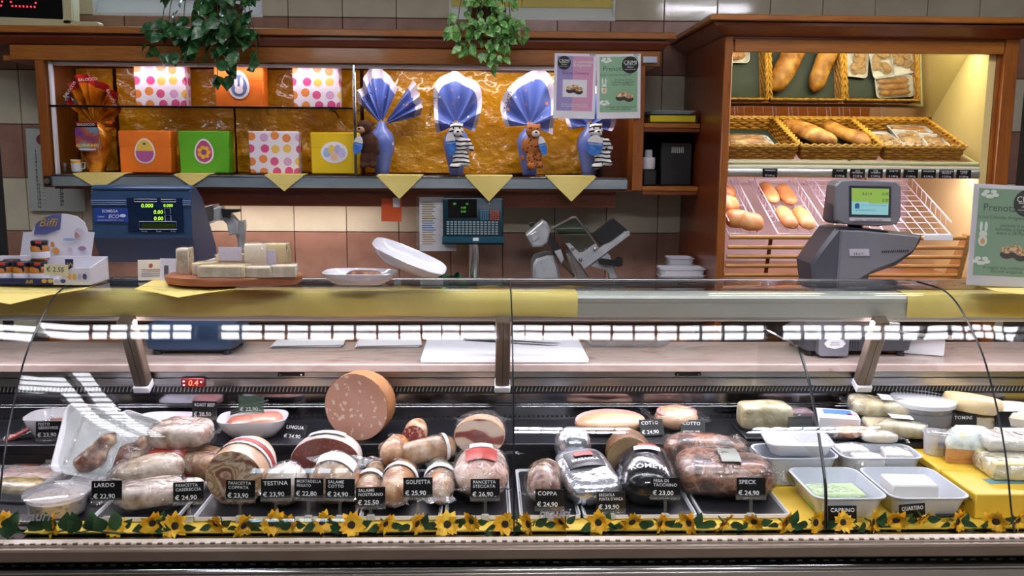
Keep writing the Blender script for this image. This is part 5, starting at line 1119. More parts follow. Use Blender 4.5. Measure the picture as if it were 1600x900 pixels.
# ---------------- things on the glass top
ZG = 1.2635
def drape(pts, label, group='yellow paper napkins on the glass counter top'):
    n = len(pts); q = MB(); q.add(list(pts)+[(p[0], p[1]+.0006, p[2]+.0014) for p in pts], [range(n), range(n, 2*n)]+[(i, (i+1) % n, n+(i+1) % n, n+i) for i in range(n)]); tag(q.build('paper_napkin', M['yellow_paper'], smooth=False), label, 'napkin', group)
def glz(y):
    for (y0, z0), (y1, z1) in zip(GC, GC[1:]):
        if y0 <= y <= y1: return z0+(z1-z0)*(y-y0)/(y1-y0)+.0012
    return ZG
def napk(x0, x1, xt, yt, label):
    A = [(x0, 2.72, ZG+.0012), (x0, 2.56, glz(2.56)+.001), ((x0+xt)/2, (2.56+yt)/2, glz((2.56+yt)/2)+.001), (xt, yt, glz(yt)+.001), ((x1+xt)/2, (2.56+yt)/2, glz((2.56+yt)/2)+.001), (x1, 2.56, glz(2.56)+.001), (x1, 2.72, ZG+.0012)]
    drape(A, label)
napk(-1.62, -1.14, -1.31, 2.48, 'yellow paper napkin under the jar display box')
napk(-1.0, -.72, -.86, 2.51, 'yellow paper napkin under the wooden cheese board')
napk(1.50, 1.98, 1.86, 2.47, 'yellow paper napkin under the standing green poster')
# cheese board
M['board_wood'] = mat('terracotta_board', '#a8694a', .5, col2='#9a5d40', scale=8, stretch=(1, 6, 6))
cx = at(362, 455, Y=2.62).x; t = MB(); oc = []
outl = [(math.copysign(abs(math.cos(u))**.8, math.cos(u))*.198, math.copysign(abs(math.sin(u))**.8, math.sin(u))*.095) for u in [2*PI*i/36 for i in range(36)]]
bo = MB().loft([[Vector((x*s, y*s, z)) for x, y in outl] for s, z in ((.95, 0), (.99, .003), (1, .010), (1.01, .022), (.98, .026))]).build('cheese_board', M['board_wood']); bo.location = (cx, 2.655, ZG+.003); tag(bo, 'oval terracotta wooden board carrying wrapped cheese pieces', 'board')
M['cheese'] = mat('pale_cheese', '#ead29c', .5, col2='#f0dcae', scale=6); M['rind'] = mat('grey_cheese_rind', '#d3c8b4', .5, col2='#b9ab94', scale=40, bump=.3, bscale=120); M['cheese_w'] = mat('white_cheese', '#f0e4cc', .5, col2='#e8d9bc', scale=8)
M['lbl'] = mat('printed_label', '#d6d3e2', .5, col2='#c3c0d2', scale=90, stretch=(1, 1, 4))
ZK = ZG+.029
def wedge(px, py, Y, w_, d, h, rz, label, mt, zb=None, rind=True, lab=None, tilt=0, shape='wedge', wrapk=True, rx=0):
    p = at(px, py, Y=Y); t = thing('cheese_piece', label, 'cheese', (p.x, Y, ZK if zb is None else zb), deg(rx, tilt, rz), 'wrapped cheese pieces on the terracotta board')
    pl = [(-w_/2, -d/2), (w_/2, -d*.42), (w_/2, d*.5), (-w_/2, d*.22)] if shape == 'wedge' else [(-w_/2, -d/2), (w_/2, -d/2), (w_/2, d/2), (-w_/2, d/2)]
    MB().loft([[Vector((x*s, y*s, z)) for x, y in pl] for s, z in ((.97, .001), (1, .004), (1, h-.003), (.97, h))]).build('cheese_body', mt, t, ang=30)
    if rind: MB().rbox((0, -d*.49, h/2), (w_*.9, .003, h*.9), .001, RM(z=2)).build('rind', M['rind'], t)
    if wrapk: MB().loft([[Vector((x*s, y*s, z)) for x, y in pl] for s, z in ((1.02, -.0005), (1.06, .004), (1.06, h), (.98, h+.004))]).build('wrap', M['film'], t, ang=30)
    if lab: MB().rbox((lab[0], -d*.5-.004, h*.5+lab[2]), (lab[1], .001, h*.75), .0003).build('label', M['lbl'], t)
    return t
wedge(322, 425, 2.645, .06, .07, .035, 0, 'small pale cheese block with white label at the board front', M['cheese'], lab=(0, .045, 0), shape='b', rind=False)
wedge(290, 418, 2.66, .035, .06, .075, 4, 'upright grey-rinded cheese slice beside the white labels', M['cheese_w'], shape='b')
wedge(352, 433, 2.60, .135, .075, .033, -3, 'long flat cheese wedge with dark rind at the board front', M['cheese'])
wedge(372, 420, 2.70, .11, .06, .055, -4, 'tall pale cheese wedge with blue label behind the flat wedge', M['cheese'], lab=(-.01, .07, .03), rind=False)
wedge(408, 433, 2.595, .085, .06, .030, -8, 'grey-rinded cheese wedge in the middle of the board front', M['cheese_w'])
wedge(445, 431, 2.60, .072, .06, .034, 6, 'wrapped cheese wedge at the far tip of the board', M['cheese_w'])
wedge(400, 405, 2.695, .062, .07, .085, 12, 'tall white wrapped cheese at the back of the board', M['cheese_w'], rind=False, shape='b')
wedge(432, 405, 2.705, .072, .06, .085, -6, 'tall wrapped cheese with label at the far back of the board', M['cheese'], rind=False, lab=(-.012, .045, -.005), shape='b')
for px, wd, hh, rz, lab in ((236, .075, .062, 8, 'printed cream information card leaning by the cheese board'), (262, .05, .066, -6, 'white barcode card leaning by the cheese board')):
    p = at(px, 432, Y=2.70); t = thing('info_card', lab, 'card', (p.x, 2.70, ZG+.002), deg(-8, 0, rz)); MB().rbox((0, 0, hh/2), (wd, .0015, hh), .0005).build('sheet', M['lbl'] if wd < .06 else mat('cream_card', '#d8cfc2', .6), t)
    if wd > .06: flat(t, ell(.006, .006, 12, 0, hh*.72), -.001, pm('#a84a3a')); [MB().box(-wd*.36, wd*.36, -.0016, -.001, hh*(.5-.1*k), hh*(.5-.1*k)+.0025).build('print', pm(('#a8705a', '#9a9aa8', '#8a8a98', '#8a8a98')[k]), t, smooth=False) for k in range(4)]
    else: [MB().box(-.012, .002, -.0016, -.001, hh*(.25+.05*k), hh*(.25+.05*k)+.0018).build('print', M['ink'], t, smooth=False) for k in range(9)]
# white dishes
def dish(w_, d, h, mt=None, par=None, name='dish_body'):
    rg = lambda s, z: [Vector((x*s*(1+.06*math.cos(3.0)), y*s, z)) for x, y in [(math.copysign(abs(math.cos(u))**.62, math.cos(u))*w_/2, math.copysign(abs(math.sin(u))**.62, math.sin(u))*d/2) for u in [2*PI*i/40 for i in range(40)]]]
    return MB().loft([rg(.6, 0), rg(.68, .001), rg(.9, h*.55), rg(1.0, h), rg(.985, h+.002), rg(.88, h*.62), rg(.64, .006)]).build(name, mt or M['white_gloss'], par, ang=50)
p = at(563, 440, Y=2.66); t = thing('white_dish', 'white porcelain dish of cured meat on the counter top', 'dish', (p.x, 2.66, ZG+.001), deg(z=-4)); dish(.235, .15, .034, par=t)
M['cured'] = mat('dark_cured_meat', '#7a4a34', .35, stops=[(.35, '#4a241c'), (.52, '#8a5540'), (.7, '#c9a078')], scale=30, bump=.4, bscale=50, coat=.4)
o = MB().blob(.115, .046, 1, .45, 12, 16, .008, 25, 3, flat=.7).build('cured_meat', M['cured'], loc=(p.x+.01, 2.655, ZG+.022)); tag(o, 'dark cured meat piece in the white porcelain dish', 'meat')
p = at(634, 420, Y=2.675); t = thing('white_dish', 'empty white porcelain dish leaning on the other dish', 'dish', (p.x, 2.68, ZG+.006+.045), deg(0, 23, 0)); dish(.25, .15, .034, par=t)
for o in t.children: o.rotation_euler = (math.radians(10), 0, 0)
# ---------------- jar display box
Yb = 2.60; t = thing('jar_display_box', 'white cardboard counter display box with rounded header and gold lettering', 'display box', (at(70, 440, Y=Yb).x, Yb, ZG+.003), deg(z=-2)); ox, oz = t.location.x, t.location.z; L = lambda x, y, Y=Yb: (at(x, y, Y=Y).x-ox, at(x, y, Y=Y).z-oz)
M['cardb'] = mat('white_printed_card', '#dcdae6', .4)
Yh = Yb+.115
hdp = [L(*q_, Y=Yh) for q_ in ((28, 400), (33, 363), (47, 362), (53, 350), (66, 340), (82, 335), (100, 334), (118, 338), (130, 347), (136, 362), (146, 363), (141, 400))]
MB().prism(hdp, .115, .118, 'y').build('header', M['cardb'], t, smooth=False)
MB().prism([L(*q_, Y=Yh-.001) for q_ in ((50, 366), (53, 350), (66, 340), (82, 335), (94, 334.4), (92, 358), (70, 366))], .113, .1145, 'y').build('header_field', mat('header_violet', '#5a5f94', .4), t, smooth=False)
x_, z_ = L(58, 354, Y=Yh-.002); text('Biffi', .036, mat('gold_print', '#d8b24a', .35, .3), t, (x_, .1115, z_), shear=.35)
for (a_, b_, rx, rz_, cl) in ((107, 374, .02, .004, '#8fa0cf'), (85, 392, .012, .009, '#d99a4e'), (80, 382, .006, .008, '#c9884a'), (108, 390, .008, .007, '#cbb9d0'), (127, 388, .012, .007, '#9a7a9a'), (122, 362, .014, .012, '#c9bccb'), (118, 368, .006, .010, '#c08a86')):
    x_, z_ = L(a_, b_, Y=Yh-.002); flat(t, ell(rx, rz_, 12, x_, z_), .1125, pm(cl))
bw = L(143, 430)[0]; bl = -.26
MB().box(bl, bw, .112, .116, 0, L(70, 400, Y=Yh)[1]).build('back_wall', M['cardb'], t, smooth=False)
MB().prism([(0, 0), (.116, 0), (.116, L(140, 400, Y=Yh)[1]), (.0, L(140, 402)[1]*.62)], bw-.003, bw, 'x').build('side_wall', M['cardb'], t, smooth=False)
MB().box(bl, bw, 0, .116, 0, .003).build('base', M['cardb'], t, smooth=False)
MB().box(bl, L(84, 440)[0], -.002, .001, 0, .018).build('front_edge', mat('header_navy', '#232a58', .4), t, smooth=False); MB().prism([(L(84, 440)[0], 0), (bw, 0), (bw, L(140, 402)[1]*.62), (L(110, 402)[0], L(140, 402)[1]*.6), (L(92, 425)[0], .018), (L(84, 440)[0], .018)], -.002, .001, 'y').build('front_flap', M['cardb'], t, smooth=False)
flat(t, [(L(104, 425)[0], .04), (L(116, 420)[0], .052), (L(116, 402)[0], .075), (L(103, 404)[0], .075)], -.0025, pm('#232a58')); text('W', .02, pm('#d8b24a'), t, (L(106, 412)[0], -.0035, .052))
for k, cl in enumerate(('#d9a04e', '#c9b04e', '#b9b4d8', '#4a4a78')): flat(t, ell(.008, .006, 10, L(70+10*k, 440)[0], .011), -.003, pm(cl)); flat(t, ell(.006, .009, 10, L(110+8*k, 430)[0], .025), -.0028, pm(cl))
text('Biffi', .014, pm('#d8b24a'), t, (L(40, 443)[0], -.0032, .004), shear=.35)
M['mustard'] = mat('amber_sauce', '#a86a28', .25, coat=.4); M['jar_lid'] = mat('black_jar_lid', '#1a1a22', .3)
def jar(loc, label):
    t = thing('sauce_jar', label, 'jar', loc, group='jars of amber sauce in the display box'); MB().lathe([(.021, 0), (.024, .003), (.025, .012), (.025, .040), (.020, .047)], 16).build('glass_body', M['mustard'], t)
    MB().lathe([(.023, .046), (.0235, .048), (.0235, .057), (.022, .059)], 16).build('lid', M['jar_lid'], t); MB().lathe([(.0254, .008), (.0256, .009), (.0256, .026), (.0254, .027)], 16, cap=False).build('label', M['cardb'], t)
    MB().rbox((.008, -.0215, .045), (.018, .003, .026), .001, RM(x=6)).build('neck_flag', pm('#1d2140'), t); MB().rbox((.008, -.0235, .055), (.016, .002, .008), .0005).build('seal', pm('#c8342a'), t)
    return t
for k, (px, lab) in enumerate(((-22, 'amber sauce jar outermost in the display box'), (8, 'amber sauce jar at the cut edge of the display box'), (36, 'amber sauce jar in the middle of the display box'), (62, 'amber sauce jar beside the price card'))): x_ = at(px, 430, Y=Yb+.035).x; jar((x_, Yb+.032, ZG+.007), lab)
for k, (px, lab) in enumerate(((20, 'rear amber sauce jar below the stacked jar, outer one'), (62, 'rear amber sauce jar below the stacked jar, inner one'))): x_ = at(px, 430, Y=Yb+.087).x; jar((x_, Yb+.087, ZG+.007), lab)
jar((at(63, 400, Y=Yb+.06).x, Yb+.06, ZG+.007+.0595), 'amber sauce jar stacked on top of the others before the header')
t = thing('price_card', 'cream price card reading 2.55 on the jar display box', 'price card', (at(88, 430, Y=2.585).x, 2.585, at(88, 430, Y=2.585).z), deg(y=2)); MB().box(-.034, .034, 0, .001, -.001, .031).build('card', mat('cream_price_card', '#e0d8b4', .5), t, smooth=False); text('€ 2.55', .019, M['ink'], t, (-.028, -.0008, .010), shear=.1)
# ---------------- standing green poster
Yp = 2.60; a, c = at(1506, 452, Y=Yp), at(1506, 293, Y=Yp); h = c.z-a.z; w_ = h*.72; t = thing('standing_poster', 'green cake poster in a clear acrylic stand on the counter end', 'poster', (a.x+w_/2+.012, Yp+.01, ZG+.003), deg(-5, 2.5, 0))
MB().box(-w_/2, w_/2, -.003, 0, 0, h).build('acrylic_front', M['acrylic'], t, smooth=False); MB().box(-w_/2, w_/2, .001, .0025, 0, h).build('sheet', M['paper'], t, smooth=False); b_ = MB().rbox((0, .04, .002), (w_, .085, .003), .001).build('acrylic_foot', M['acrylic'], t); poster_green(t, w_*.98, h, .0008)
# ---------------- worktop clutter
q = MB().rbox((.065, 2.985, .9925), (.54, .35, .018), .004).build('cutting_board', mat('white_cutting_board', '#e4e3ec', .45)); tag(q, 'large white plastic cutting board on the marble worktop', 'cutting board')
t = thing('kitchen_knife', 'black-handled knife lying on the white cutting board', 'knife', (.08, 3.04, 1.0025), deg(z=-17)); MB().loft([[Vector((x, y, z)) for y, z in ((-.010, .004), (0, .001), (.010, .004), (.010, .012), (0, .016), (-.010, .012))] for x in (-.16, -.10, -.04)]).build('handle', M['black'], t); MB().prism([(-.045, -.012), (.15, -.008), (.185, .010), (-.045, .012)], .006, .008, 'z').build('blade', M['steel'], t, smooth=False)
t = thing('card_box', 'open white cardboard box lying on the worktop behind the post', 'box', (1.47, 2.93, .984), deg(z=-22)); MB().rbox((0, .05, .028), (.16, .09, .055), .002).build('box_body', M['white'], t); MB().rbox((.02, .0, .067), (.17, .10, .002), .0006, RM(x=-18)).build('lid_flap', M['white'], t)
for s in (-1, 1): MB().lathe([(.004, 0), (.004, .0015)], 10, (.02+s*.06, -.03, .066)).build('hole', M['black'], t)
t = thing('paper_roll', 'white paper roll on an orange base beside the till scale', 'roll', (1.405, 2.985, .984)); MB().lathe([(.035, 0), (.038, .002), (.036, .014), (.02, .016)], 18).build('base', mat('orange_base', '#d8622a', .4), t); MB().lathe([(.018, .014), (.019, .016), (.019, .10), (.008, .10), (.008, .02)], 18).build('roll', M['paper'], t)
t = thing('plastic_tray', 'clear plastic tray lying flat at the back of the worktop', 'tray', (.50, 3.09, .984)); foamtray(.30, .09, .016).build('tray_body', M['tub'], t)
for x, y, w_, lab in ((-.62, 3.09, .24, 'folded wrapping paper lying at the back of the worktop'), (-.34, 3.09, .22, 'pale folded paper lying beside the cutting board')):
    t = thing('folded_paper', lab, 'paper', (x, y, .9845), deg(z=3)); [MB().rbox((.004*k, 0, .0015+.003*k), (w_, .10, .0022), .0006, RM(z=k)).build('sheet', M['lbl'] if k % 2 else M['paper'], t) for k in range(3)]
# ================================================================== trays and products in the counter
ZD = .6985      # deck liner
def deck_tray(px0, px1, label, yf=2.232, yb=2.585):
    x0, x1 = at(px0, 806, Y=yf).x, at(px1, 806, Y=yf).x; w_, d = x1-x0, yb-yf
    t = thing('display_tray', label, 'tray', ((x0+x1)/2, (yf+yb)/2, ZD), group='white display trays with black mats'); rg = lambda s, z: [Vector((x, y, z)) for x, y in rrect(w_-s, d-s, .012)]
    MB().loft([rg(.01, 0), rg(0, .003), rg(0, .013), rg(.008, .013), rg(.016, .006)]).build('tray_body', M['white_gloss'], t); MB().loft([rg(.02, .0062), rg(.02, .009)]).build('mat', M['slate'], t, smooth=False)
for a_, b_, lab in ((140, 276, 'white tray with black mat under the wrapped lardo pieces'), (300, 556, 'wide white tray with black mat under the pancetta roll and cooked sausages'), (560, 690, 'white tray with black mat under the dry salamis'), (694, 799, 'white tray with black mat under the large pancetta'), (812, 908, 'white tray with black mat under the silver bag'), (912, 1090, 'white tray with black mat under the black bag'), (1096, 1236, 'white tray with black mat under the wrapped speck')): deck_tray(a_, b_, lab)
t = thing('black_slab', 'black slate slab with pale edge at the cut end of the counter', 'slab', (at(60, 806, Y=2.4).x, 2.41, .6955)); MB().rbox((-.12, 0, .004), (.52, .35, .007), .002).build('slab', M['slate'], t); MB().rbox((-.12, -.177, .004), (.52, .006, .009), .001).build('edge_strip', M['alu'], t)
ZM = ZD+.0095     # top of a mat
# materials
def mm(n, base, stops, scale, **k): return mat(n, base, k.pop('rough', .38), stops=stops, scale=scale, coat=k.pop('coat', .25), **k)
def fatspots(name, base, fat, scale=30, th=.28, extra=None):
    m, nt, bs, out = newmat(name); v = coords(nt); n0 = nd(nt, 'ShaderNodeTexNoise', i_Scale=40.0); nt.links.new(v, n0.inputs['Vector'])
    mxv = nd(nt, 'ShaderNodeMix', data_type='VECTOR'); mxv.inputs[0].default_value = .03; nt.links.new(v, mxv.inputs[4]); nt.links.new(n0.outputs['Color'], mxv.inputs[5])
    vo = nd(nt, 'ShaderNodeTexVoronoi', i_Scale=float(scale), distance='CHEBYCHEV'); nt.links.new(mxv.outputs[1], vo.inputs['Vector'])
    lt = nd(nt, 'ShaderNodeMath', operation='LESS_THAN', i_1=th); nt.links.new(vo.outputs['Distance'], lt.inputs[0])
    s2 = nd(nt, 'ShaderNodeSeparateColor'); nt.links.new(vo.outputs['Color'], s2.inputs[0]); gt = nd(nt, 'ShaderNodeMath', operation='GREATER_THAN', i_1=.35); nt.links.new(s2.outputs[0], gt.inputs[0])
    mu = nd(nt, 'ShaderNodeMath', operation='MULTIPLY'); nt.links.new(lt.outputs[0], mu.inputs[0]); nt.links.new(gt.outputs[0], mu.inputs[1])
    n1 = nd(nt, 'ShaderNodeTexNoise', i_Scale=12.0); nt.links.new(v, n1.inputs['Vector']); bc = ramp(nt, n1.outputs[0], [(.35, C(base)), (.65, C(extra or base))])
    mx = nd(nt, 'ShaderNodeMix', data_type='RGBA'); mx.inputs[7].default_value = (*C(fat), 1); nt.links.new(bc, mx.inputs[6]); nt.links.new(mu.outputs[0], mx.inputs[0]); nt.links.new(mx.outputs[2], bs.inputs['Base Color'])
    bs.inputs['Roughness'].default_value = .35; bs.inputs['Coat Weight'].default_value = .25; return m
M['mort'] = fatspots('mortadella_face', '#cf9c8a', '#e8d2c4', 52, .24, '#c9937f'); M['mort_skin'] = mat('mortadella_skin', '#a07048', .35, col2='#8c5c36', scale=9, coat=.3)
M['salami_face'] = fatspots('salami_face', '#9c4a48', '#e0bcb4', 120, .36, '#8a3c3a'); M['salami_skin'] = mm('floury_salami_skin', '#b08a68', [(.3, '#8a6040'), (.5, '#b48e6c'), (.7, '#d2bda6')], 26, bump=.35, bscale=60, rnd=True)
M['tan_skin'] = mm('tan_salami_skin', '#b77f4e', [(.32, '#8a5530'), (.5, '#bd8656'), (.66, '#dcb893')], 24, rnd=True, bump=.35, bscale=55)
M['panc_face'] = mm('rolled_pancetta_face', '#a98468', [(.28, '#5c2a24'), (.42, '#8d5a48'), (.5, '#dccab6'), (.6, '#a0743f'), (.72, '#e6dacb')], 13, dist=2.2, detail=4)
M['panc_strip'] = mat('streaky_pancetta_face', '#d9bfae', .35, tex='wave', stops=[(.0, '#84403c'), (.22, '#a25a52'), (.4, '#dcc4b2'), (.8, '#e3d0c0')], scale=5.5, dist=5.0, detail=2, stretch=(.35, 1, 1), coat=.3)
M['panc_skin'] = mm('pancetta_rind', '#c9a486', [(.3, '#a87a58'), (.5, '#cdaa8e'), (.7, '#e0cdbc')], 9)
M['fat_pink'] = mm('pale_pink_meat', '#d6b0a0', [(.3, '#a8705e'), (.48, '#d8b0a0'), (.62, '#ecdcd2'), (.75, '#c89a86')], 11)
M['liver'] = fatspots('liver_sausage_face', '#6e352f', '#8a5048', 90, .3, '#7a3e36'); M['casing'] = mm('white_casing', '#d9cfc8', [(.35, '#b9a8a0'), (.5, '#dcd2cc'), (.7, '#e9e2de')], 7, rough=.3)
M['lard'] = mm('lard_with_herbs', '#cfc2b4', [(.32, '#5e4436'), (.43, '#a08a7a'), (.55, '#c9bab0'), (.7, '#a07868')], 15, bump=.3, bscale=40); M['herb'] = mm('herb_crusted_meat', '#7a5232', [(.3, '#4a2a16'), (.5, '#84592f'), (.7, '#b38a5a')], 30, bump=.6, bscale=70)
M['guanc'] = mm('aged_pork_jowl', '#b3a08c', [(.34, '#57402c'), (.46, '#9a846e'), (.6, '#bfae9e'), (.72, '#7d6048')], 14, bump=.25, bscale=30)
M['roast'] = mm('roast_beef', '#c0806a', [(.3, '#8a4a3a'), (.5, '#b87460'), (.7, '#cc9880')], 10); M['ham'] = mm('cooked_ham_face', '#d8a49c', [(.3, '#c07c78'), (.5, '#d09490'), (.7, '#dcaaa4')], 6); M['ham_skin'] = mm('cooked_ham_skin', '#c79a7a', [(.3, '#b0805c'), (.6, '#d2aa8a')], 8)
M['speck'] = mm('smoked_speck', '#7a4a3a', [(.38, '#2e1511'), (.47, '#643a2c'), (.54, '#946a54'), (.62, '#552c22'), (.74, '#bfa08c')], 17, bump=.8, bscale=30); M['coppa'] = mm('netted_coppa', '#9a7460', [(.36, '#5c2c26'), (.5, '#a27c66'), (.62, '#d8c6b6')], 20, bump=.5, bscale=80)
M['silver_bag'] = mat('silver_vacuum_bag', '#c9ccd6', .22, .85, bump=.8, bscale=24, bdist=.008); M['black_bag'] = mat('black_vacuum_bag', '#191a20', .22, bump=.6, bscale=18, bdist=.008, coat=.5)
M['turkey'] = mm('roast_turkey_face', '#c4a078', [(.3, '#b08a60'), (.6, '#cfae88')], 8); M['turkey_edge'] = mat('roasted_edge', '#7a5634', .5, col2='#5c3c22', scale=30)
M['parch'] = mm('parchment_wrap', '#b8ac8c', [(.35, '#988a68'), (.5, '#b8ac8c'), (.65, '#cdc3a8')], 20, bump=1.0, bscale=22, bdist=.008, rough=.5); M['redlabel'] = mat('red_label', '#a8342c', .4); M['whitelabel'] = mat('white_label', '#dedbe2', .4); M['darklabel'] = mat('black_label', '#1a1a22', .35)
superp = lambda p: (lambda u: max(0, 1-abs(2*u-1)**p)**(1/p*1.6 if p > 3 else .5))
def surf_pt(L, R, sy, sz, prof, u, a, off=0, flat_=0):
    k = max(prof(u), .02); z = math.sin(a)*(R*k*sz+off); 
    if flat_ and z < 0: z *= 1-flat_
    return Vector(((u-.5)*L, math.cos(a)*(R*k*sy+off), z))
def patch(L, R, sy, sz, prof, u0, u1, a0, a1, off=.0035, nu=6, na=10):
    v = []; f = []
    for s in (off, off-.0012):
        for i in range(nu):
            for j in range(na): v.append(surf_pt(L, R, sy, sz, prof, u0+(u1-u0)*i/(nu-1), math.radians(a0+(a1-a0)*j/(na-1)), s))
    n = nu*na
    for i in range(nu-1):
        for j in range(na-1): q = i*na+j; f += [(q, q+1, q+na+1, q+na), (n+q, n+q+na, n+q+na+1, n+q+1)]
    return MB().add(v, f)
def meat(label, cx, cy, Y, L, R, az, el, skin, zb=None, face=None, faceR=None, sy=1, sz=1, p=4, amp=.007, fr=12, seed=0, bands=(), patches=(), wrap=None, name='salami', cat='salami', group=None, z=None, flat_=0, bulge=.0, roll=0, wk=1.05, ex=1, tails=True):
    P = at(cx, cy, Y=Y); zc = z if z is not None else (P.z if zb is None else zb+R*sz*.97)
    t = thing(name, label, cat, (P.x, Y, zc), group=group)
    t.rotation_euler = (Matrix.Rotation(math.radians(az), 4, 'Z') @ Matrix.Rotation(math.radians(-el), 4, 'Y') @ Matrix.Rotation(math.radians(roll), 4, 'X')).to_euler()
    base = superp(p); prof = base if face is None else (lambda u: base(.5+u*.5)*1.0)
    MB().blob(L, R, sy, sz, 18, 24, amp, fr, seed, prof, flat_, ex=ex).build('body', skin, t, ang=60)
    if face is not None:
        rg = [[Vector((-L/2-b, math.cos(2*PI*k/28)*R*sy*s, math.sin(2*PI*k/28)*R*sz*s*(1-flat_ if math.sin(2*PI*k/28) < 0 else 1))) for k in range(28)] for s, b in ((.985, -.002), (.975, .0015), (.6, .002+bulge), (.05, .0022+bulge*1.3))]
        MB().loft(rg).build('cut_face', face, t)
    for u, w_, mt_ in bands: patch(L, R, sy, sz, prof, u-w_/2, u+w_/2, 0, 360, .0035+amp*.5, 4, 28).build('band', mt_, t)
    for u0, u1, a0, a1, mt_, nm in patches: patch(L, R, sy, sz, prof, u0, u1, a0, a1, .004+amp*.6).build(nm, mt_, t)
    if wrap:
        wm = MB().blob(L*wk, R*wk, sy, sz, 22, 28, amp+.004, 24, seed+4, superp(max(p, 3.2)), flat_, ex=ex)
        if tails:
            rn = random.Random(seed)
            for sg in (-1, 1):
                if face is not None and sg < 0: continue
                n_ = 9; ra = R*sy*rn.uniform(.7, 1.0); ln = rn.uniform(.022, .04); a0 = rn.uniform(-.25, .5)
                rr = [[Vector((sg*(L*wk*.47+ln*k/3), (j/(n_-1)-.5)*2*ra*(1+.25*k), math.sin(j*1.9+k*1.3+seed)*.006+a0*ln*k/3+o_)) for j in range(n_)] for k in range(4) for o_ in (0,)]
                wm.loft(rr, cap=False, closed=False)
        wm.build('wrap', wrap, t, ang=60)
    return t
# ---------------- cured and cooked meats, from the cut end of the counter
meat('large rolled pancetta with grey-brown marbled cut face behind its price tag', 386, 722, 2.42, .19, .080, 84, 4, M['panc_skin'], zb=ZM, face=M['panc_face'], bands=((.32, .06, M['whitelabel']), (.42, .10, M['redlabel']), (.52, .06, M['whitelabel'])), wrap=None, seed=2, amp=.003, name='pancetta_roll', cat='pancetta', bulge=.004)
meat('white wrapped cooked head sausage behind the TESTINA tag', 447, 758, 2.345, .12, .055, 80, 0, M['casing'], zb=ZM, wrap=M['film'], seed=3, p=3, name='cooked_sausage', cat='sausage')
meat('big dark red liver mortadella with cut face and white casing', 515, 728, 2.535, .12, .100, 88, 0, M['casing'], zb=ZM, face=M['liver'], sz=.70, wrap=None, seed=4, amp=.003, name='liver_mortadella', cat='mortadella', patches=((.25, .5, 60, 120, M['whitelabel'], 'label'),))
meat('tan cooked salami with white label behind the SALAME COTTO tag', 523, 757, 2.36, .14, .063, 86, 6, M['tan_skin'], zb=ZM, wrap=M['film_soft'], seed=5, p=3.2, name='cooked_salami', cat='salami', patches=((.28, .62, 55, 150, M['whitelabel'], 'label'),))
meat('huge pink mortadella with white fat cubes standing at the back', 570, 641, 2.70, .13, .104, 74, 0, M['mort_skin'], face=M['mort'], seed=6, amp=.002, name='mortadella', cat='mortadella', z=.785+.1025)
meat('floury dry salami with white paper ring lying next to the cooked salami', 581, 752, 2.40, .25, .036, 88, 0, M['salami_skin'], zb=ZM, wrap=M['film'], bands=((.42, .09, M['whitelabel']),), seed=7, name='salami', group='whole dry salamis')
meat('plump tan salami with printed band beside the GOLFETTA tag', 624, 765, 2.38, .24, .044, 86, 0, M['tan_skin'], zb=ZM, wrap=M['film'], bands=((.55, .10, M['whitelabel']),), seed=8, name='salami', group='whole dry salamis')
meat('plump tan salami with green and white band behind the GOLFETTA tag', 688, 757, 2.40, .24, .040, 92, 0, M['tan_skin'], zb=ZM, wrap=M['film_soft'], bands=((.5, .12, M['whitelabel']), (.57, .03, mat('green_label', '#4f7a58', .4))), seed=9, name='salami', group='whole dry salamis')
meat('round-ended salami stacked on top of the dry salamis', 617, 708, 2.50, .13, .040, 80, 0, M['tan_skin'], z=.80, wrap=M['film'], seed=10, name='salami', group='whole dry salamis', p=3)
meat('floury salami with metal clip lying aslant on the salami pile', 668, 711, 2.50, .17, .036, 24, 3, M['salami_skin'], z=.80, wrap=M['film'], seed=11, name='salami', group='whole dry salamis', bands=((.80, .06, M['whitelabel']),))
meat('small cut salami showing a pink marbled round face', 650, 683, 2.60, .12, .036, 88, 0, M['salami_skin'], z=.826, face=M['salami_face'], wrap=None, seed=12, name='cut_salami')
meat('cut rolled pancetta with red streaks on top of the large one', 752, 684, 2.60, .15, .070, 86, -2, M['panc_skin'], z=.828, face=M['panc_strip'], sz=.78, sy=1.05, seed=13, wrap=M['film'], p=3, name='cut_pancetta', cat='pancetta', wk=1.08)
meat('large pale wrapped pancetta with red label lying towards the glass', 752, 755, 2.43, .27, .076, 90, 0, M['fat_pink'], zb=ZM, sz=.76, seed=14, wrap=M['film'], p=3.2, name='whole_pancetta', cat='pancetta', patches=((.22, .52, 58, 122, M['redlabel'], 'label'), (.55, .68, 66, 112, M['whitelabel'], 'label')))
meat('netted coppa at the cut edge of the silver bag', 851, 757, 2.37, .17, .048, 80, 2, M['coppa'], zb=ZM, wrap=M['film'], seed=15, p=3, name='coppa', bands=((.62, .05, M['herb']),))
def netting(): pass
b_ = meat('shiny silver vacuum bag with dark label and red emblem', 917, 742, 2.39, .22, .078, 104, 14, M['silver_bag'], z=.762, sz=.42, seed=16, p=5, amp=.006, ex=.62, name='bresaola_bag', cat='vacuum pack', patches=((.46, .80, 50, 128, M['darklabel'], 'label'),))
meat('small crumpled silver ball of wrapped meat behind the silver bag', 895, 687, 2.55, .11, .055, 10, 0, M['silver_bag'], z=.797, sz=.95, seed=17, p=2.5, amp=.006, name='foil_parcel', cat='meat parcel')
meat('tan roast turkey roll with browned rim standing behind the black bag', 980, 716, 2.56, .10, .068, 88, 8, M['turkey_edge'], zb=ZM+.002, face=M['turkey'], seed=18, amp=.003, name='turkey_roll', cat='turkey')
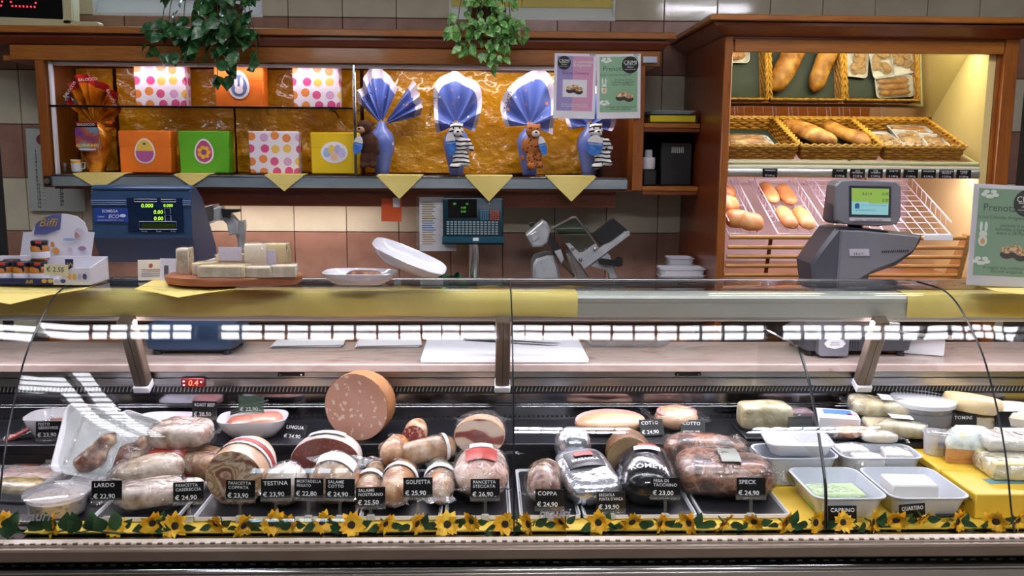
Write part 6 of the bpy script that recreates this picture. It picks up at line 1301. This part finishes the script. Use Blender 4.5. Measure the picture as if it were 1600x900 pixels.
kb = meat('big black vacuum bag lettered KOMETA lying on its tray', 1009, 742, 2.40, .24, .084, 84, 8, M['black_bag'], zb=ZM, sz=.68, seed=19, p=4, amp=.006, name='turkey_bag', cat='vacuum pack', patches=((.60, .70, 68, 116, M['whitelabel'], 'label'), (.70, .76, 76, 110, M['redlabel'], 'label')))
def wraptext(root, s_, size, L, R, sy, sz, p, u0, mt_, ac=90, off=.009, align='CENTER', bold=.02):
    o = text(s_, 1, mt_, root, (0, 0, 0), rot=(0, 0, 0), align=align, bold=bold); me = o.data; pf = superp(p)
    for v in me.vertices:
        tx, ty = v.co.x*size, v.co.y*size; v.co = surf_pt(L, R, sy, sz, pf, min(.98, max(.02, u0+ty/L)), math.radians(ac)+tx/R, off)
    o.scale = (1, 1, 1); return o
wraptext(kb, 'KOMETA', .026, .24, .084, 1, .68, 4, .17, M['chalk'], 92)
e_ = patch(.22, .078, 1, .42, superp(5), .66, .75, 72, 108, .0125).build('emblem', M['redlabel'], b_)
wraptext(b_, "BRESAOLA", .015, .22, .078, 1, .42, 5, .56, M['chalk'], 88, .0125)
meat('dark smoked speck end lying on top of the big speck', 1102, 697, 2.575, .25, .048, 176, 2, M['speck'], z=.764, sz=1.05, seed=20, wrap=M['film'], p=4, amp=.016, fr=9, ex=.62, name='speck_piece', cat='speck', wk=1.1)
meat('large wrapped smoked speck with grey label on its tray', 1130, 745, 2.43, .27, .105, 176, 0, M['speck'], zb=ZM, sz=.46, sy=.95, seed=21, wrap=M['film'], p=5, amp=.014, fr=8, ex=.62, name='speck_piece', cat='speck', patches=((.36, .56, 60, 118, mat('grey_label', '#7d8078', .4), 'label'), (.38, .5, 120, 150, mat('ochre_label', '#a98a4a', .4), 'label')))
meat('pink cooked ham half with flat cut face on the rear step', 953, 656, 2.72, .225, .06, 4, 0, M['ham_skin'], zb=.785, sz=.50, sy=1.0, seed=22, p=3, amp=.003, name='cooked_ham', cat='ham')
t = thing('ham_face_holder', None, None) if 0 else None
def cuttop(root, L, W, z, mt_, tilt=0):
    MB().loft([[Vector((L/2*math.cos(u)*s, W/2*math.sin(u)*s, z+b)) for u in [2*PI*i/28 for i in range(28)]] for s, b in ((1, -.006), (1, .0), (.9, .003), (.1, .004))]).build('cut_face', mt_, root).rotation_euler = (math.radians(tilt), 0, 0)
hm = [o for o in bpy.data.objects if o.name.startswith('cooked_ham')][0]; cuttop(hm, .222, .112, .012, M['ham'], 20)
h2 = meat('wrapped cooked ham quarter with flat top on the rear step', 1057, 647, 2.74, .135, .062, 8, 0, M['ham_skin'], zb=.785, sz=.62, seed=23, p=2.6, amp=.004, wrap=M['film'], name='cooked_ham', cat='ham'); cuttop(h2, .13, .10, .024, M['ham'], 6)
# lardo side
meat('thick pale pancetta slab in film on top of the herb crusted piece', 282, 683, 2.585, .185, .062, -4, 2, M['lard'], z=.822, sz=.60, seed=24, wrap=M['film'], p=5, amp=.012, fr=9, ex=.62, name='pancetta_slab', cat='pancetta', wk=1.06)
meat('herb crusted meat with red band under the pale slab', 285, 716, 2.55, .235, .068, -3, 0, M['herb'], zb=ZM, sz=.60, seed=25, wrap=M['film'], p=5, ex=.62, name='crusted_meat', cat='meat', patches=((.12, .72, 190, 235, M['redlabel'], 'label'), (.12, .6, 95, 140, M['redlabel'], 'label')))
meat('wrapped pork jowl lying across behind the LARDO tag', 230, 741, 2.43, .20, .058, 14, 6, M['guanc'], z=.765, sz=.62, seed=26, wrap=M['film'], p=3.4, amp=.014, fr=9, ex=.7, name='pork_jowl', cat='pork jowl', wk=1.08)
meat('flat wrapped lardo slab at the tray front beside the LARDO tag', 236, 781, 2.325, .17, .062, 6, 0, M['lard'], zb=ZM, sz=.55, seed=27, wrap=M['film'], p=4, amp=.014, fr=9, ex=.62, name='lardo_slab', cat='lardo', wk=1.08)
meat('small wrapped cheese-like lump behind the CASERECCIA tag', 300, 742, 2.40, .07, .03, 20, 0, M['casing'], zb=ZM, sz=.8, seed=28, wrap=M['film'], p=3, name='wrapped_lump', cat='meat parcel')
# white dishes on the rear step
P = at(396, 668, Y=2.70); t = thing('oval_dish', 'white oval porcelain dish with roast beef on the rear step', 'dish', (P.x, 2.70, .786), deg(z=6)); dish(.225, .15, .055, par=t)
o = MB().blob(.17, .055, 1, .5, 14, 18, .006, 16, 31, superp(4), .5).build('roast_beef', M['roast'], loc=(P.x+.005, 2.70, .822)); o.rotation_euler = deg(0, -4, 4); tag(o, 'sliced end of pink roast beef in the oval dish', 'meat')
t = thing('serving_tongs', 'dark serving tongs lying across the roast beef dish', 'tongs', (P.x-.02, 2.735, .856), deg(0, -14, 8)); MB().rbox((0, 0, 0), (.12, .012, .006), .002).build('tong_arm', M['black'], t); MB().rbox((.0, .02, .004), (.12, .012, .006), .002, RM(z=6)).build('tong_arm', M['black'], t)
P = at(262, 655, Y=2.74); t = thing('square_dish', 'square white dish holding pale pink meat behind the wrapped slab', 'dish', (P.x, 2.735, .786), deg(z=-3)); dish(.21, .14, .04, par=t); o = MB().blob(.10, .045, 1, .5, 12, 16, .006, 16, 32, superp(3), .5).build('sliced_meat', M['ham'], loc=(P.x+.05, 2.72, .812)); tag(o, 'pale pink sliced meat in the square white dish', 'meat')
# foam trays leaning
def leaning(cx, cy, Y, w_, h, ry, lean, label, withmeat, seed):
    P = at(cx, cy, Y=Y); t = thing('foam_tray', label, 'foam tray', P, (Matrix.Rotation(math.radians(ry), 4, 'Y') @ Matrix.Rotation(math.radians(90-lean), 4, 'X')).to_euler(), 'white foam trays leaning at the deck')
    foamtray(w_, h, .018).build('tray_body', M['foam'], t)
    if withmeat:
        MB().blob(h*.72, w_*.30, 1, .42, 20, 20, .016, 26, seed, lambda u: max(0, 1-(2*u-1)**2)**.5*(1.2-.75*u), .6).build('meat_slices', M['cured'], t, loc=(w_*.08, -h*.10, .010)).rotation_euler = (0, 0, math.radians(66))
        q = MB().loft([[Vector((x, y, z)) for x, y in rrect(w_*s, h*s, min(w_, h)*.16*s)] for s, z in ((1.0, .018), (.98, .023), (.7, .030))]); q.build('wrap', M['film'], t)
leaning(136, 688, 2.60, .155, .21, 4, 32, 'empty white foam tray leaning behind the wrapped cured meat', False, 1)
leaning(152, 695, 2.52, .135, .20, 12, 34, 'white foam tray with wrapped cured meat leaning forward', True, 2)
leaning(205, 698, 2.545, .13, .19, 20, 36, 'white foam tray with cured meat leaning beside the herb crusted piece', True, 3)
# tubs at the cut end
def rtub(cx, cy, Y, r, h, label, mt_, fill, fz, zb=ZM, sy=1, lid=True, name='clear_tub'):
    P = at(cx, cy, Y=Y); t = thing(name, label, 'tub', (P.x, Y, zb)); MB().lathe([(r*.86, 0), (r*.88, .002), (r, h), (r*1.06, h+.001), (r*1.06, h+.004), (r*.985, h+.004), (r*.85, .004)], 28, sy=sy).build('tub_body', mt_, t)
    if fill: MB().lathe([(r*.84, .004), (r*(.84+.13*fz), h*fz), (r*.5, h*fz+.004), (r*.02, h*fz+.005)], 24, sy=sy).build('filling', fill, t)
    if lid: MB().lathe([(r*1.07, h+.003), (r*1.07, h+.008), (r*.95, h+.011), (r*.02, h+.012)], 28, sy=sy).build('lid', M['tub'], t)
    return t
M['pate'] = fatspots('speckled_spread', '#d9c3b6', '#7a5648', 60, .22, '#d2b9ab')
rtub(90, 786, 2.30, .078, .048, 'clear round tub of speckled pale spread nearest the sunflowers', M['tub'], M['pate'], .85, zb=.703)
def btub(cx, cy, Y, w_, d, h, label, mt_, fill, fz, rz=0, zb=.703, rx=0, group=None, lid=None, name='clear_box'):
    P = at(cx, cy, Y=Y); t = thing(name, label, 'container', (P.x, Y, zb), deg(rx, 0, rz), group); rg = lambda s, z, b=0: [Vector((x, y, z)) for x, y in rrect(w_*s+b, d*s+b, .02*s)]
    MB().loft([rg(.86, 0), rg(.88, .002), rg(.98, h), rg(1, h+.001, .008), rg(1, h+.004, .008), rg(.965, h+.004), rg(.86, .005)]).build('box_body', mt_, t)
    if fill: MB().blob(w_*.76, min(w_, d)*.36, d/w_*1.0 if d > w_ else 1, fz, 14, 16, .006, 30, int(cx), superp(4), .5).build('filling', fill, t, loc=(0, 0, h*.45))
    if lid: MB().loft([rg(1, h+.004, .010), rg(1, h+.009, .010), rg(.94, h+.012), rg(.9, h+.008)]).build('lid', lid, t)
    return t
btub(110, 752, 2.425, .13, .10, .035, 'clear box of speckled pale spread behind the round tub', M['tub'], M['pate'], .4, 0)
btub(152, 752, 2.44, .12, .10, .035, 'clear box of speckled pale spread beside the leaning foam tray', M['tub'], M['pate'], .4, 6, lid=M['tub'])
M['olive'] = mm('olive_brown_spread', '#8a7448', [(.35, '#5c4a28'), (.55, '#96804f'), (.7, '#c0a888')], 30, bump=.4, bscale=60)
btub(28, 742, 2.42, .20, .15, .05, 'clear box with olive and beige spread at the picture edge', M['tub'], M['olive'], .35, -6)
meat('flat vacuum pack of salmon-pink slices at the picture edge', 52, 714, 2.56, .19, .06, -8, 0, M['roast'], zb=.703, sz=.2, seed=33, wrap=M['film_soft'], p=5, ex=.62, name='sliced_pack', cat='vacuum pack', wk=1.12)
meat('thin red meat strip in film hanging by the pesto dish', 30, 672, 2.66, .11, .014, 20, 24, M['redlabel'], z=.80, sz=.5, seed=34, wrap=M['film'], p=3, ex=.62, name='sliced_pack', cat='vacuum pack', wk=1.3)
P = at(88, 655, Y=2.71); t = thing('oval_dish', 'grey translucent oval dish of pesto on the rear step', 'dish', (P.x, 2.71, .786), deg(z=4)); dish(.185, .14, .06, mt=M['tub_milky'], par=t); MB().blob(.12, .05, 1, .3, 12, 16, .004, 20, 35, superp(3), .5).build('pesto', M['cured'], t, loc=(.01, 0, .03))
# ---------------- cheese side
TW = mat('milky_white_tray', '#c6c9d4', .3, coat=.3, sss=0)
def deeptray(x0, x1, y0, y1, z, h, label):
    t = thing('deep_tray', label, 'tray', ((x0+x1)/2, (y0+y1)/2, z), group='deep white plastic trays in the cheese section'); w_, d = x1-x0, y1-y0; rg = lambda s, zz_, b=0: [Vector((x, y, zz_)) for x, y in rrect(w_-s, d-s, .035, 5)]
    MB().loft([rg(.05, 0), rg(.044, .002), rg(.010, h-.004), rg(0, h-.003), rg(0, h), rg(.012, h), rg(.05, .006)]).build('tray_body', TW, t); return t
deeptray(.868, 1.068, 2.215, 2.455, ZD, .062, 'deep white tray with green wrapped goat cheese'); deeptray(1.074, 1.29, 2.215, 2.455, ZD, .062, 'deep white tray holding a feta block on its carton')
deeptray(.80, 1.035, 2.462, 2.60, ZD, .085, 'deep white tray under the milky lidded box'); deeptray(1.042, 1.285, 2.462, 2.60, ZD, .085, 'deep white tray holding bagged white cheese blocks')
def block(loc, size, mt_, label, rz=0, wrap=None, cat='cheese', name='cheese_block', group=None, lab=None, rx=0, ry=0, amp=0):
    t = thing(name, label, cat, loc, deg(rx, ry, rz), group); MB().rbox((0, 0, size[2]/2), size, .004).build('block_body', mt_, t)
    if wrap: 
        g = MB().blob(size[0]*1.12, max(size[1], size[2])*.60, size[1]/max(size[1], size[2])*1.08, size[2]/max(size[1], size[2])*1.08, 16, 20, .008, 18, size[0]*100, superp(7)); g.build('wrap', wrap, t, loc=(0, 0, size[2]/2))
    if lab:
        for (dx, dy, w_, d_, mt2) in lab: MB().rbox((dx, dy, size[2]+.0006), (w_, d_, .001), .0003).build('label', mt2, t)
    return t
M['feta'] = mat('feta', '#d9d5d2', .5, col2='#d0cbc7', scale=12, bump=.1, bscale=60); M['greenpack'] = mat('green_wrapper', '#7aae48', .35, col2='#9cc46e', scale=12); M['ycard'] = mat('cream_yellow_card', '#e4d4a0', .45)
for k in range(3): block((.955+.004*k, 2.315+.006*k, ZD+.007+.0135*k), (.14, .085, .0125), M['greenpack'] if k == 0 else mat('pale_green_pack_%d' % k, '#b4cc98', .4), ('lowest green wrapped goat cheese bar in the deep tray', 'middle pale green goat cheese bar in the deep tray', 'topmost pale green goat cheese bar in the deep tray')[k], rz=-2+2*k, group='goat cheese bars in the deep tray', wrap=M['film'] if k == 2 else None, name='cheese_bar')
block((1.175, 2.305, ZD+.007), (.145, .085, .024), M['ycard'], 'cream and orange carton lying under the feta block', rz=-2, cat='carton', name='cheese_carton', lab=((0, .0, .10, .05, mat('orange_print', '#d89a5a', .5)),))
block((1.165, 2.318, ZD+.0335), (.125, .09, .042), M['feta'], 'white feta block with clean cut edges in the deep tray', rz=-3)
q = MB().rbox((1.235, 2.30, ZD+.009), (.07, .15, .003), .0008).build('black_mat', M['slate']); tag(q, 'black plastic mat beside the feta carton', 'mat')
P = thing('lidded_box', 'milky plastic box with sloping lid in the deep tray by the divider', 'container', (.925, 2.535, ZD+.09), deg(4, 0, -4)); rg = lambda s, z: [Vector((x, y, z)) for x, y in rrect(.19*s, .125*s, .03*s)]
MB().loft([rg(.86, 0), rg(.9, .003), rg(.98, .03), rg(1.04, .031), rg(1.04, .036), rg(.9, .042), rg(.86, .036)]).build('box_body', M['tub_milky'], P); MB().loft([rg(.7, .008), rg(.8, .02), rg(.75, .028)]).build('filling', M['feta'], P)
for k, (x, y, s, rz, lab) in enumerate(((1.10, 2.56, (.09, .06, .075), 6, 'bagged white cheese block at the back of the deep tray'), (1.125, 2.495, (.085, .06, .07), -4, 'bagged white cheese block at the front of the deep tray'), (1.225, 2.525, (.08, .07, .075), -12, 'bagged white cheese block beside the yellow cartons'))): block((x, y, ZD+.012), s, M['feta'], lab, rz, wrap=M['film_soft'], group='bagged white cheese blocks')
M['ybox'] = mat('yellow_cheese_carton', '#dfb83c', .4, col2='#d8ae32', scale=3)
def ycarton(y0, y1, label):
    t = thing('yellow_carton', label, 'carton', (1.50, (y0+y1)/2, ZD), group='yellow cartons under the cheeses'); d = y1-y0; MB().rbox((0, 0, .034), (.40, d, .068), .003).build('carton_body', M['ybox'], t); MB().box(-.203, -.1995, -d*.42, d*.42, .046, .0475).build('side_line', M['ink'], t, smooth=False)
    MB().box(-.2035, -.2, -d*.25, d*.2, .018, .028).build('side_slot', mat('olive_slot', '#6a6a30', .5), t, smooth=False); MB().box(-.12, .12, -d*.1, d*.1, .0675, .0688).build('top_oval', pm('#6a8f96'), t, smooth=False)
ycarton(2.225, 2.415, 'yellow cheese carton nearest the curved glass'); ycarton(2.42, 2.60, 'yellow cheese carton behind the first one')
ZY = ZD+.069
M['orangech'] = mat('orange_cheese', '#d59a64', .45, col2='#cb8c54', scale=6); M['brie'] = mat('brie_rind', '#d8cfbe', .6, col2='#c9bda8', scale=10, bump=.3, bscale=60); M['herbwrap'] = mm('printed_white_wrap', '#d5dcd8', [(.36, '#9fb2a8'), (.5, '#d9deda'), (.68, '#dfd7a4')], 22)
t = thing('cheese_wedge', 'orange cheese wedge in printed wrap on the rear yellow carton', 'cheese', (at(1515, 715, Y=2.50).x, 2.50, ZY), deg(z=-14)); MB().prism([(-.075, -.05), (.085, -.045), (.07, .06), (-.06, .05)], 0, .055, 'z').build('wedge_body', M['orangech'], t, smooth=False); MB().loft([[Vector((x*s, y*s, z)) for x, y in ((-.078, -.054), (.09, -.05), (.075, .065), (-.064, .055))] for s, z in ((1.01, .044), (1.0, .057), (.55, .092), (.2, .10))]).build('printed_cover', M['herbwrap'], t); MB().blob(.19, .07, 1, .66, 14, 18, .008, 20, 5, superp(6)).build('wrap', M['film'], t, loc=(.005, .0, .04))
block((at(1575, 705, Y=2.47).x, 2.46, ZY+.052), (.17, .11, .035), M['brie'], 'wrapped white-rinded cheese slab on top of the brie', rz=-6, wrap=M['film_soft']); block((at(1580, 768, Y=2.36).x+.02, 2.38, ZY), (.18, .13, .048), mat('brie_paste', '#d6c890', .45, col2='#cdbd80', scale=8), 'wrapped brie block with pale yellow cut side on the front carton', rz=-5, wrap=M['film_soft'])
# rear step, cheese side
q = MB().rbox((.97, 2.70, .791), (.34, .16, .008), .002).build('slate_board', M['slate']); tag(q, 'black slate board under the parchment wrapped cheese', 'board')
ZR2 = .7955
meat('cheese block wrapped in creased parchment beside the divider', 1194, 648, 2.72, .16, .055, -3, 0, M['parch'], zb=ZR2, sz=.80, seed=40, p=9, amp=.010, fr=13, ex=.5, name='parchment_cheese', cat='cheese')
block((.985, 2.75, ZR2), (.12, .06, .05), mat('mauve_pack', '#8d7078', .4), 'mauve wrapped sausage pack behind the divider', rz=4, wrap=M['film'], cat='pack', name='wrapped_pack')
block((1.115, 2.71, ZR2-.009), (.125, .10, .06), M['whitelabel'], 'white pack with blue lettering on top behind the divider', rz=-14, cat='pack', name='cheese_pack', lab=((0, .008, .085, .05, mat('blue_print', '#4f74c4', .5)), (.04, -.012, .03, .014, mat('pink_print', '#c88a9a', .5))))
meat('orange-brown smoked cheese pear lying below the paper packs', 1333, 672, 2.64, .10, .03, 10, 0, mat('smoked_cheese', '#b97a44', .4), zb=.786, sz=.7, seed=41, wrap=M['film'], p=3, name='smoked_cheese', cat='cheese')
meat('grey-beige paper parcel of cheese on top beside the clear bucket', 1378, 634, 2.745, .20, .06, -6, -4, M['parch'], z=.858, sz=.42, seed=42, wrap=M['film'], p=7, amp=.012, fr=11, ex=.62, name='cheese_parcel', cat='cheese', patches=((.42, .6, 70, 120, M['whitelabel'], 'label'),), group='paper cheese parcels')
meat('cream paper parcel of cheese with print below the grey-beige one', 1398, 664, 2.66, .19, .056, -8, -3, M['parch'], z=.818, sz=.42, seed=43, wrap=M['film'], p=7, amp=.012, fr=11, ex=.62, name='cheese_parcel', cat='cheese', patches=((.4, .75, 60, 110, M['whitelabel'], 'label'),), group='paper cheese parcels')
meat('pale flat cheese parcel in film above the bagged blocks', 1372, 685, 2.62, .11, .04, -6, 0, M['brie'], zb=.786, sz=.4, seed=44, wrap=M['film_soft'], p=4, ex=.62, name='cheese_parcel', cat='cheese', group='paper cheese parcels')
bu = rtub(1438, 668, 2.735, .093, .085, 'large clear bucket of olives with translucent lid on the rear step', M['tub'], mm('dark_olives', '#4a4a44', [(.35, '#2c2c2a'), (.55, '#55564e'), (.7, '#7a7a70')], 40), .7, zb=.786, lid=False, name='clear_bucket'); MB().lathe([(.1, .086), (.1, .098), (.094, .103), (.01, .104)], 28).build('lid', M['tub_milky'], bu); MB().lathe([(.0925, .03), (.095, .068), (.0955, .068), (.093, .03)], 28, cap=False).build('printed_band', clear('grey_band', (.6, .6, .62), haze=.55, hazecol=(.35, .36, .38)), bu)
t = thing('round_cheese', 'small pale yellow cheese wheel lying on a wrapped block', 'cheese', (at(1518, 630, Y=2.735).x, 2.735, .846), deg(-4, 6, 0)); MB().lathe([(.07, 0), (.084, .004), (.09, .02), (.09, .032), (.083, .046), (.02, .049)], 32).build('wheel_body', mat('pale_cheese_rind', '#e0c592', .4, col2='#e6cfa4', scale=5, coat=.3), t)
block((at(1508, 665, Y=2.72).x, 2.72, .786), (.15, .09, .055), M['cheese'], 'film wrapped yellow cheese block under the small wheel', rz=-3, wrap=M['film_soft'])
t = thing('round_cheese', 'white soft cheese wheel at the picture edge beyond the glass joint', 'cheese', (at(1592, 645, Y=2.72).x, 2.72, .815)); MB().lathe([(.075, 0), (.09, .004), (.092, .03), (.08, .045), (.02, .048)], 30).build('wheel_body', M['brie'], t)
block((at(1590, 668, Y=2.70).x, 2.70, .786), (.18, .12, .026), M['whitelabel'], 'white carton under the soft cheese wheel', cat='carton', name='cheese_carton', lab=((0, -.03, .15, .012, mat('amber_print', '#d8a84a', .5)),)); block((at(1592, 690, Y=2.60).x, 2.585, ZY), (.15, .06, .06), M['feta'], 'white wrapped cheese standing below the amber striped carton', wrap=M['film_soft'], rz=-6)
cu = rtub(1461, 700, 2.555, .036, .062, 'small pot of cream cheese with printed oval beside the yellow cartons', M['tub_milky'], M['cheese'], .75, zb=ZY, name='cream_pot'); flat(cu, ell(.014, .008, 14, .0, .042), -.0385, pm('#8fa0c8')); text('CREMA', .008, pm('#3a3a52'), cu, (-.013, -.0405, .039)); text('Parmigiana', .007, pm('#8a6a4a'), cu, (-.018, -.0395, .022))
# ================================================================== price tags
def fit(o, wmax):
    xs_ = [v.co.x for v in o.data.vertices] or [0]; wd = max(xs_)*o.scale.x
    if wd > wmax: o.scale.x *= wmax/wd
def tag_(px, py, Y, name_, price, rz=0, w_=.076, h=.05, rx=-10, zb=None, clip=True, lab=None, col=None, hold=True):
    P = at(px, py, Y=Y); z0 = ZD if zb is None else zb
    t = thing('price_tag', lab or 'black chalk price tag reading %s' % name_.replace('\n', ' '), 'price tag', (P.x, Y, P.z-h/2), deg(rx, 0, rz), 'black chalk price tags in the counter')
    MB().box(-w_/2, w_/2, -.001, .001, 0, h).build('card', col or M['board'], t, smooth=False)
    n = name_.count('\n'); fit(text(name_, .0112 if n else .0150, M['chalk'], t, (-w_*.42, -.0018, h*(.77 if n else .68)), line=.98, space=1.08, bold=.010), w_*.84); price and text('€ %s' % price, .0165, M['chalk'], t, (-w_*.44, -.0018, h*.10), sx=1.05, bold=.012)
    if hold:
        hd = MB().rbox((0, -.0026, .001), (w_*1.04, .0018, .010), .0006); hd.rbox((0, .0028, .001), (w_*1.04, .0016, .010), .0005); hd.rbox((0, 0, -.006), (w_*1.04, .008, .004), .001); hd.build('clear_holder', M['acrylic'], t)
        dz = max(.006, P.z-h/2-z0-.006)
        if clip: MB().rbox((0, 0, -.008-dz/2), (.008, .006, dz), .001).build('stem', M['acrylic'], t); MB().rbox((0, .002, -.008-dz+.011), (.022, .014, .020), .003).build('clip', mat('clear_clip', '#cfcdc6', .3) if 'clipm' not in M else M['clipm'], t)
    return t
M['clipm'] = clear('frosted_clip', (.95, .95, .93), f0=.08, gain=1.4, rough=.1, haze=.4, hazecol=(.8, .8, .76))
YT_ = 2.236
for px, py, n_, pr, rz in ((166, 767, 'LARDO', '22,90', 2), (294, 769, 'PANCETTA\nCASERECCIA', '24,90', 6), (375, 766, 'PANCETTA\nCOPPATA', '23,90', -3), (431, 764, 'TESTINA', '23,90', 4), (482, 763, 'MORTADELLA\nFEGATO', '22,80', -4), (531, 764, 'SALAME\nCOTTO', '24,90', -2), (579, 777, 'SALAME\nNOSTRANO', '25,50', 3), (653, 762, 'GOLFETTA', '25,90', 1), (758, 764, 'PANCETTA\nSTECCATA', '26,90', 1), (859, 780, 'COPPA', '24,90', -3), (955, 784, "BRESAOLA\nPUNTA D'ANCA", '39,90', 2), (1040, 762, 'FESA DI\nTACCHINO', '23,00', -4), (1174, 762, 'SPECK', '24,90', -3), (1317, 806, 'CAPRINO', '', 0)):
    tag_(px, py, YT_-(.03 if px == 1317 else 0), n_, pr, rz)
tag_(1427, 803, 2.2, 'QUARTIRO', '', 10, hold=False, lab='tilted black price tag half hidden by a sunflower before the feta tray')
tag_(76, 672, 2.62, 'PESTO\nGENOVESE', '23,90', 3, zb=.72)
tag_(319, 640, 2.70, 'ROAST BEEF', '28,50', -4, zb=.786)
tag_(392, 632, 2.66, ' ', '22,90', 3, lab='translucent green price tag above the roast beef dish', col=clear('green_clear_card', (.5, .65, .55), haze=.3, hazecol=(.3, .42, .36)), zb=.80)
tag_(458, 675, 2.66, 'LINGUA', '24,90', -14, zb=.786, hold=False, lab='tilted black price tag on the rear step beside the huge mortadella', rx=-35)
tag_(1020, 668, 2.66, 'COTTO', '24,90', 8, lab='black price tag reading COTTO 24,90 below the cooked ham half', zb=.786, hold=False, rx=-30); tag_(1084, 669, 2.66, 'COTTO', '18,90', -2, lab='black price tag reading COTTO 18,90 below the ham quarter', zb=.786, hold=False, rx=-30)
tag_(1254, 664, 2.64, ' ', '21,90', 4, lab='dark price tag on the slate board behind the divider seal', zb=.786, hold=False, rx=-25); tag_(1508, 660, 2.655, 'TOMINI', '13,90', -2, zb=.786, hold=False); tag_(1574, 656, 2.655, ' ', '', 3, lab='dark price tag mostly hidden by the amber striped carton', zb=.786, hold=False)
# ================================================================== sunflowers
M['petal'] = mat('yellow_petal', '#efa814', .5, stops=[(.3, '#ee9a0c'), (.5, '#fabd22'), (.7, '#fdd850')], scale=60, rnd=True); M['disc'] = mat('dark_flower_disc', '#1f130b', .8, col2='#3a2412', scale=200, bump=.6, bscale=300); M['sleaf'] = mat('sunflower_leaf', '#1f3d20', .5, col2='#2c5229', scale=40, rnd=True)
pet = leafmesh(.027, .0096, M['petal'], 'petal'); lfm = leafmesh(.036, .012, M['sleaf'], 'leaf')
disc_me = None
def sunflower(px, py, rx, rz, label, s=1.0, leaves=((-1, 100), (1, 250)), seed=0):
    global disc_me
    rn = random.Random(seed); Y = 2.178; P = at(px, py, Y=Y); t = thing('sunflower', label, 'sunflower', (P.x, Y, max(P.z, .712)), group='artificial sunflowers along the front ledge')
    R0 = (Matrix.Rotation(math.radians(rz), 4, 'Z') @ Matrix.Rotation(math.radians(90+rx), 4, 'X'))
    if disc_me is None: o = MB().lathe([(.0015, -.004), (.009, -.003), (.0105, 0), (.008, .004), (.001, .005)], 14).build('disc', M['disc'], t); disc_me = o.data
    else: o = link('disc', disc_me, t)
    o.matrix_local = R0 @ Matrix.Scale(s, 4)
    for k in range(14):
        o = link('petal', pet, t); a = 2*PI*k/14+rn.uniform(-.12, .12); o.matrix_local = R0 @ Matrix.Rotation(a, 4, 'Z') @ Matrix.Translation((0, -.007*s, (k % 2)*.0015)) @ Matrix.Rotation(math.radians(-90+rn.uniform(-30, 12)), 4, 'X') @ Matrix.Scale(s*rn.uniform(.85, 1.1), 4)
    MB().tube([R0 @ Vector((0, 0, -.003)), R0 @ Vector((0, .004, -.02)), Vector((.012, .012, .69-t.location.z+.012))], .0022, 6).build('stem', M['stem'], t)
    for sg, an in leaves:
        o = link('leaf', lfm, t, (sg*.016*s, .002, -.006)); o.rotation_euler = deg(-62+rn.uniform(-25, 30), 0, 0); o.rotation_euler = (Matrix.Rotation(math.radians(an), 4, 'Y') @ Matrix.Rotation(math.radians(rn.uniform(-30, 20)), 4, 'X')).to_euler(); q = rn.uniform(.85, 1.15)*s; o.scale = (q, q, q)
fl_ = [(8, 818, -20, 30, 'at the picture edge beside the green leaves'), (83, 820, -10, -40, 'below the round tub of spread'), (182, 824, -22, 2, 'with dark centre below the LARDO tag'), (238, 817, 10, 30, 'below the flat lardo slab'), (274, 824, -20, -10, 'with open face below the CASERECCIA tag'), (338, 818, 20, -25, 'before the wide white tray corner'), (380, 822, 5, 50, 'below the COPPATA tag'), (424, 816, -5, 35, 'below the TESTINA tag'), (452, 816, 10, -30, 'between the TESTINA and FEGATO tags'), (503, 815, 0, 35, 'between the FEGATO and COTTO tags'), (549, 822, -22, 14, 'with open face between the SALAME tags'), (602, 818, 10, 45, 'next to the NOSTRANO tag clip'), (651, 818, 12, 55, 'below the GOLFETTA tag'), (699, 824, -24, 0, 'with heart-shaped petals beside the large pancetta'), (737, 814, 5, -30, 'below the STECCATA tag'), (789, 820, -16, 12, 'at the middle glass joint, meat tray side'), (826, 824, 0, -60, 'at the middle glass joint, silver bag side'), (877, 815, 20, -45, 'below the COPPA tag'), (935, 816, -8, -20, 'below the BRESAOLA tag'), (987, 815, 25, 20, 'before the black bag tray'), (1031, 819, 5, 40, 'below the TACCHINO tag'), (1077, 817, 0, -50, 'before the gap between black bag and speck'), (1131, 818, 30, 50, 'below the wrapped speck'), (1178, 815, 20, -30, 'below the SPECK tag'), (1227, 820, 0, 40, 'beside the divider, speck side'), (1273, 825, -10, 25, 'at the foot of the divider'), (1317, 818, -12, -8, 'hiding the CAPRINO tag'), (1363, 818, 0, 45, 'before the deep tray seam'), (1400, 812, 25, -10, 'beside the tilted half hidden tag'), (1441, 808, 30, 30, 'before the feta tray'), (1495, 818, -5, 35, 'before the yellow carton corner'), (1556, 818, 10, -30, 'nearest the far glass joint'), (1590, 812, 10, 20, 'beyond the far glass joint')]
for k, (px, py, rx, rz, lab) in enumerate(fl_): sunflower(px, py, rx, rz, 'yellow artificial sunflower '+lab, 1.0+.10*math.sin(k*2.1), ((-1, 95+20*math.sin(k)), (1, 250+25*math.cos(k*1.7))) if k % 3 else ((-1, 70), (1, 285), (1, 200)), k)
# loose leaf sprigs at the cut end of the ledge
big = leafmesh(.052, .020, M['sleaf'], 'leaf')
for k, (px, lab) in enumerate(((16, 'dark green leaf sprig at the picture edge of the ledge'), (112, 'dark green leaf sprig between the first two whole sunflowers'), (152, 'dark green leaf sprig beside the dark-centred sunflower'))):
    P = at(px, 826, Y=2.165); t = thing('leaf_sprig', lab, 'leaf sprig', (P.x, 2.165, .694)); MB().tube([(-.06, .0, .004), (-.02, .004, .012), (.03, -.002, .008), (.07, .0, .005)], .0022, 6).build('stem', M['stem'], t)
    for j in range(4):
        o = link('leaf', big, t, (-.045+.03*j, 0, .012)); o.rotation_euler = deg(20*math.sin(j*2+k), 120+40*math.sin(j*3.1+k)+(100 if j % 2 else 0), 15*j)
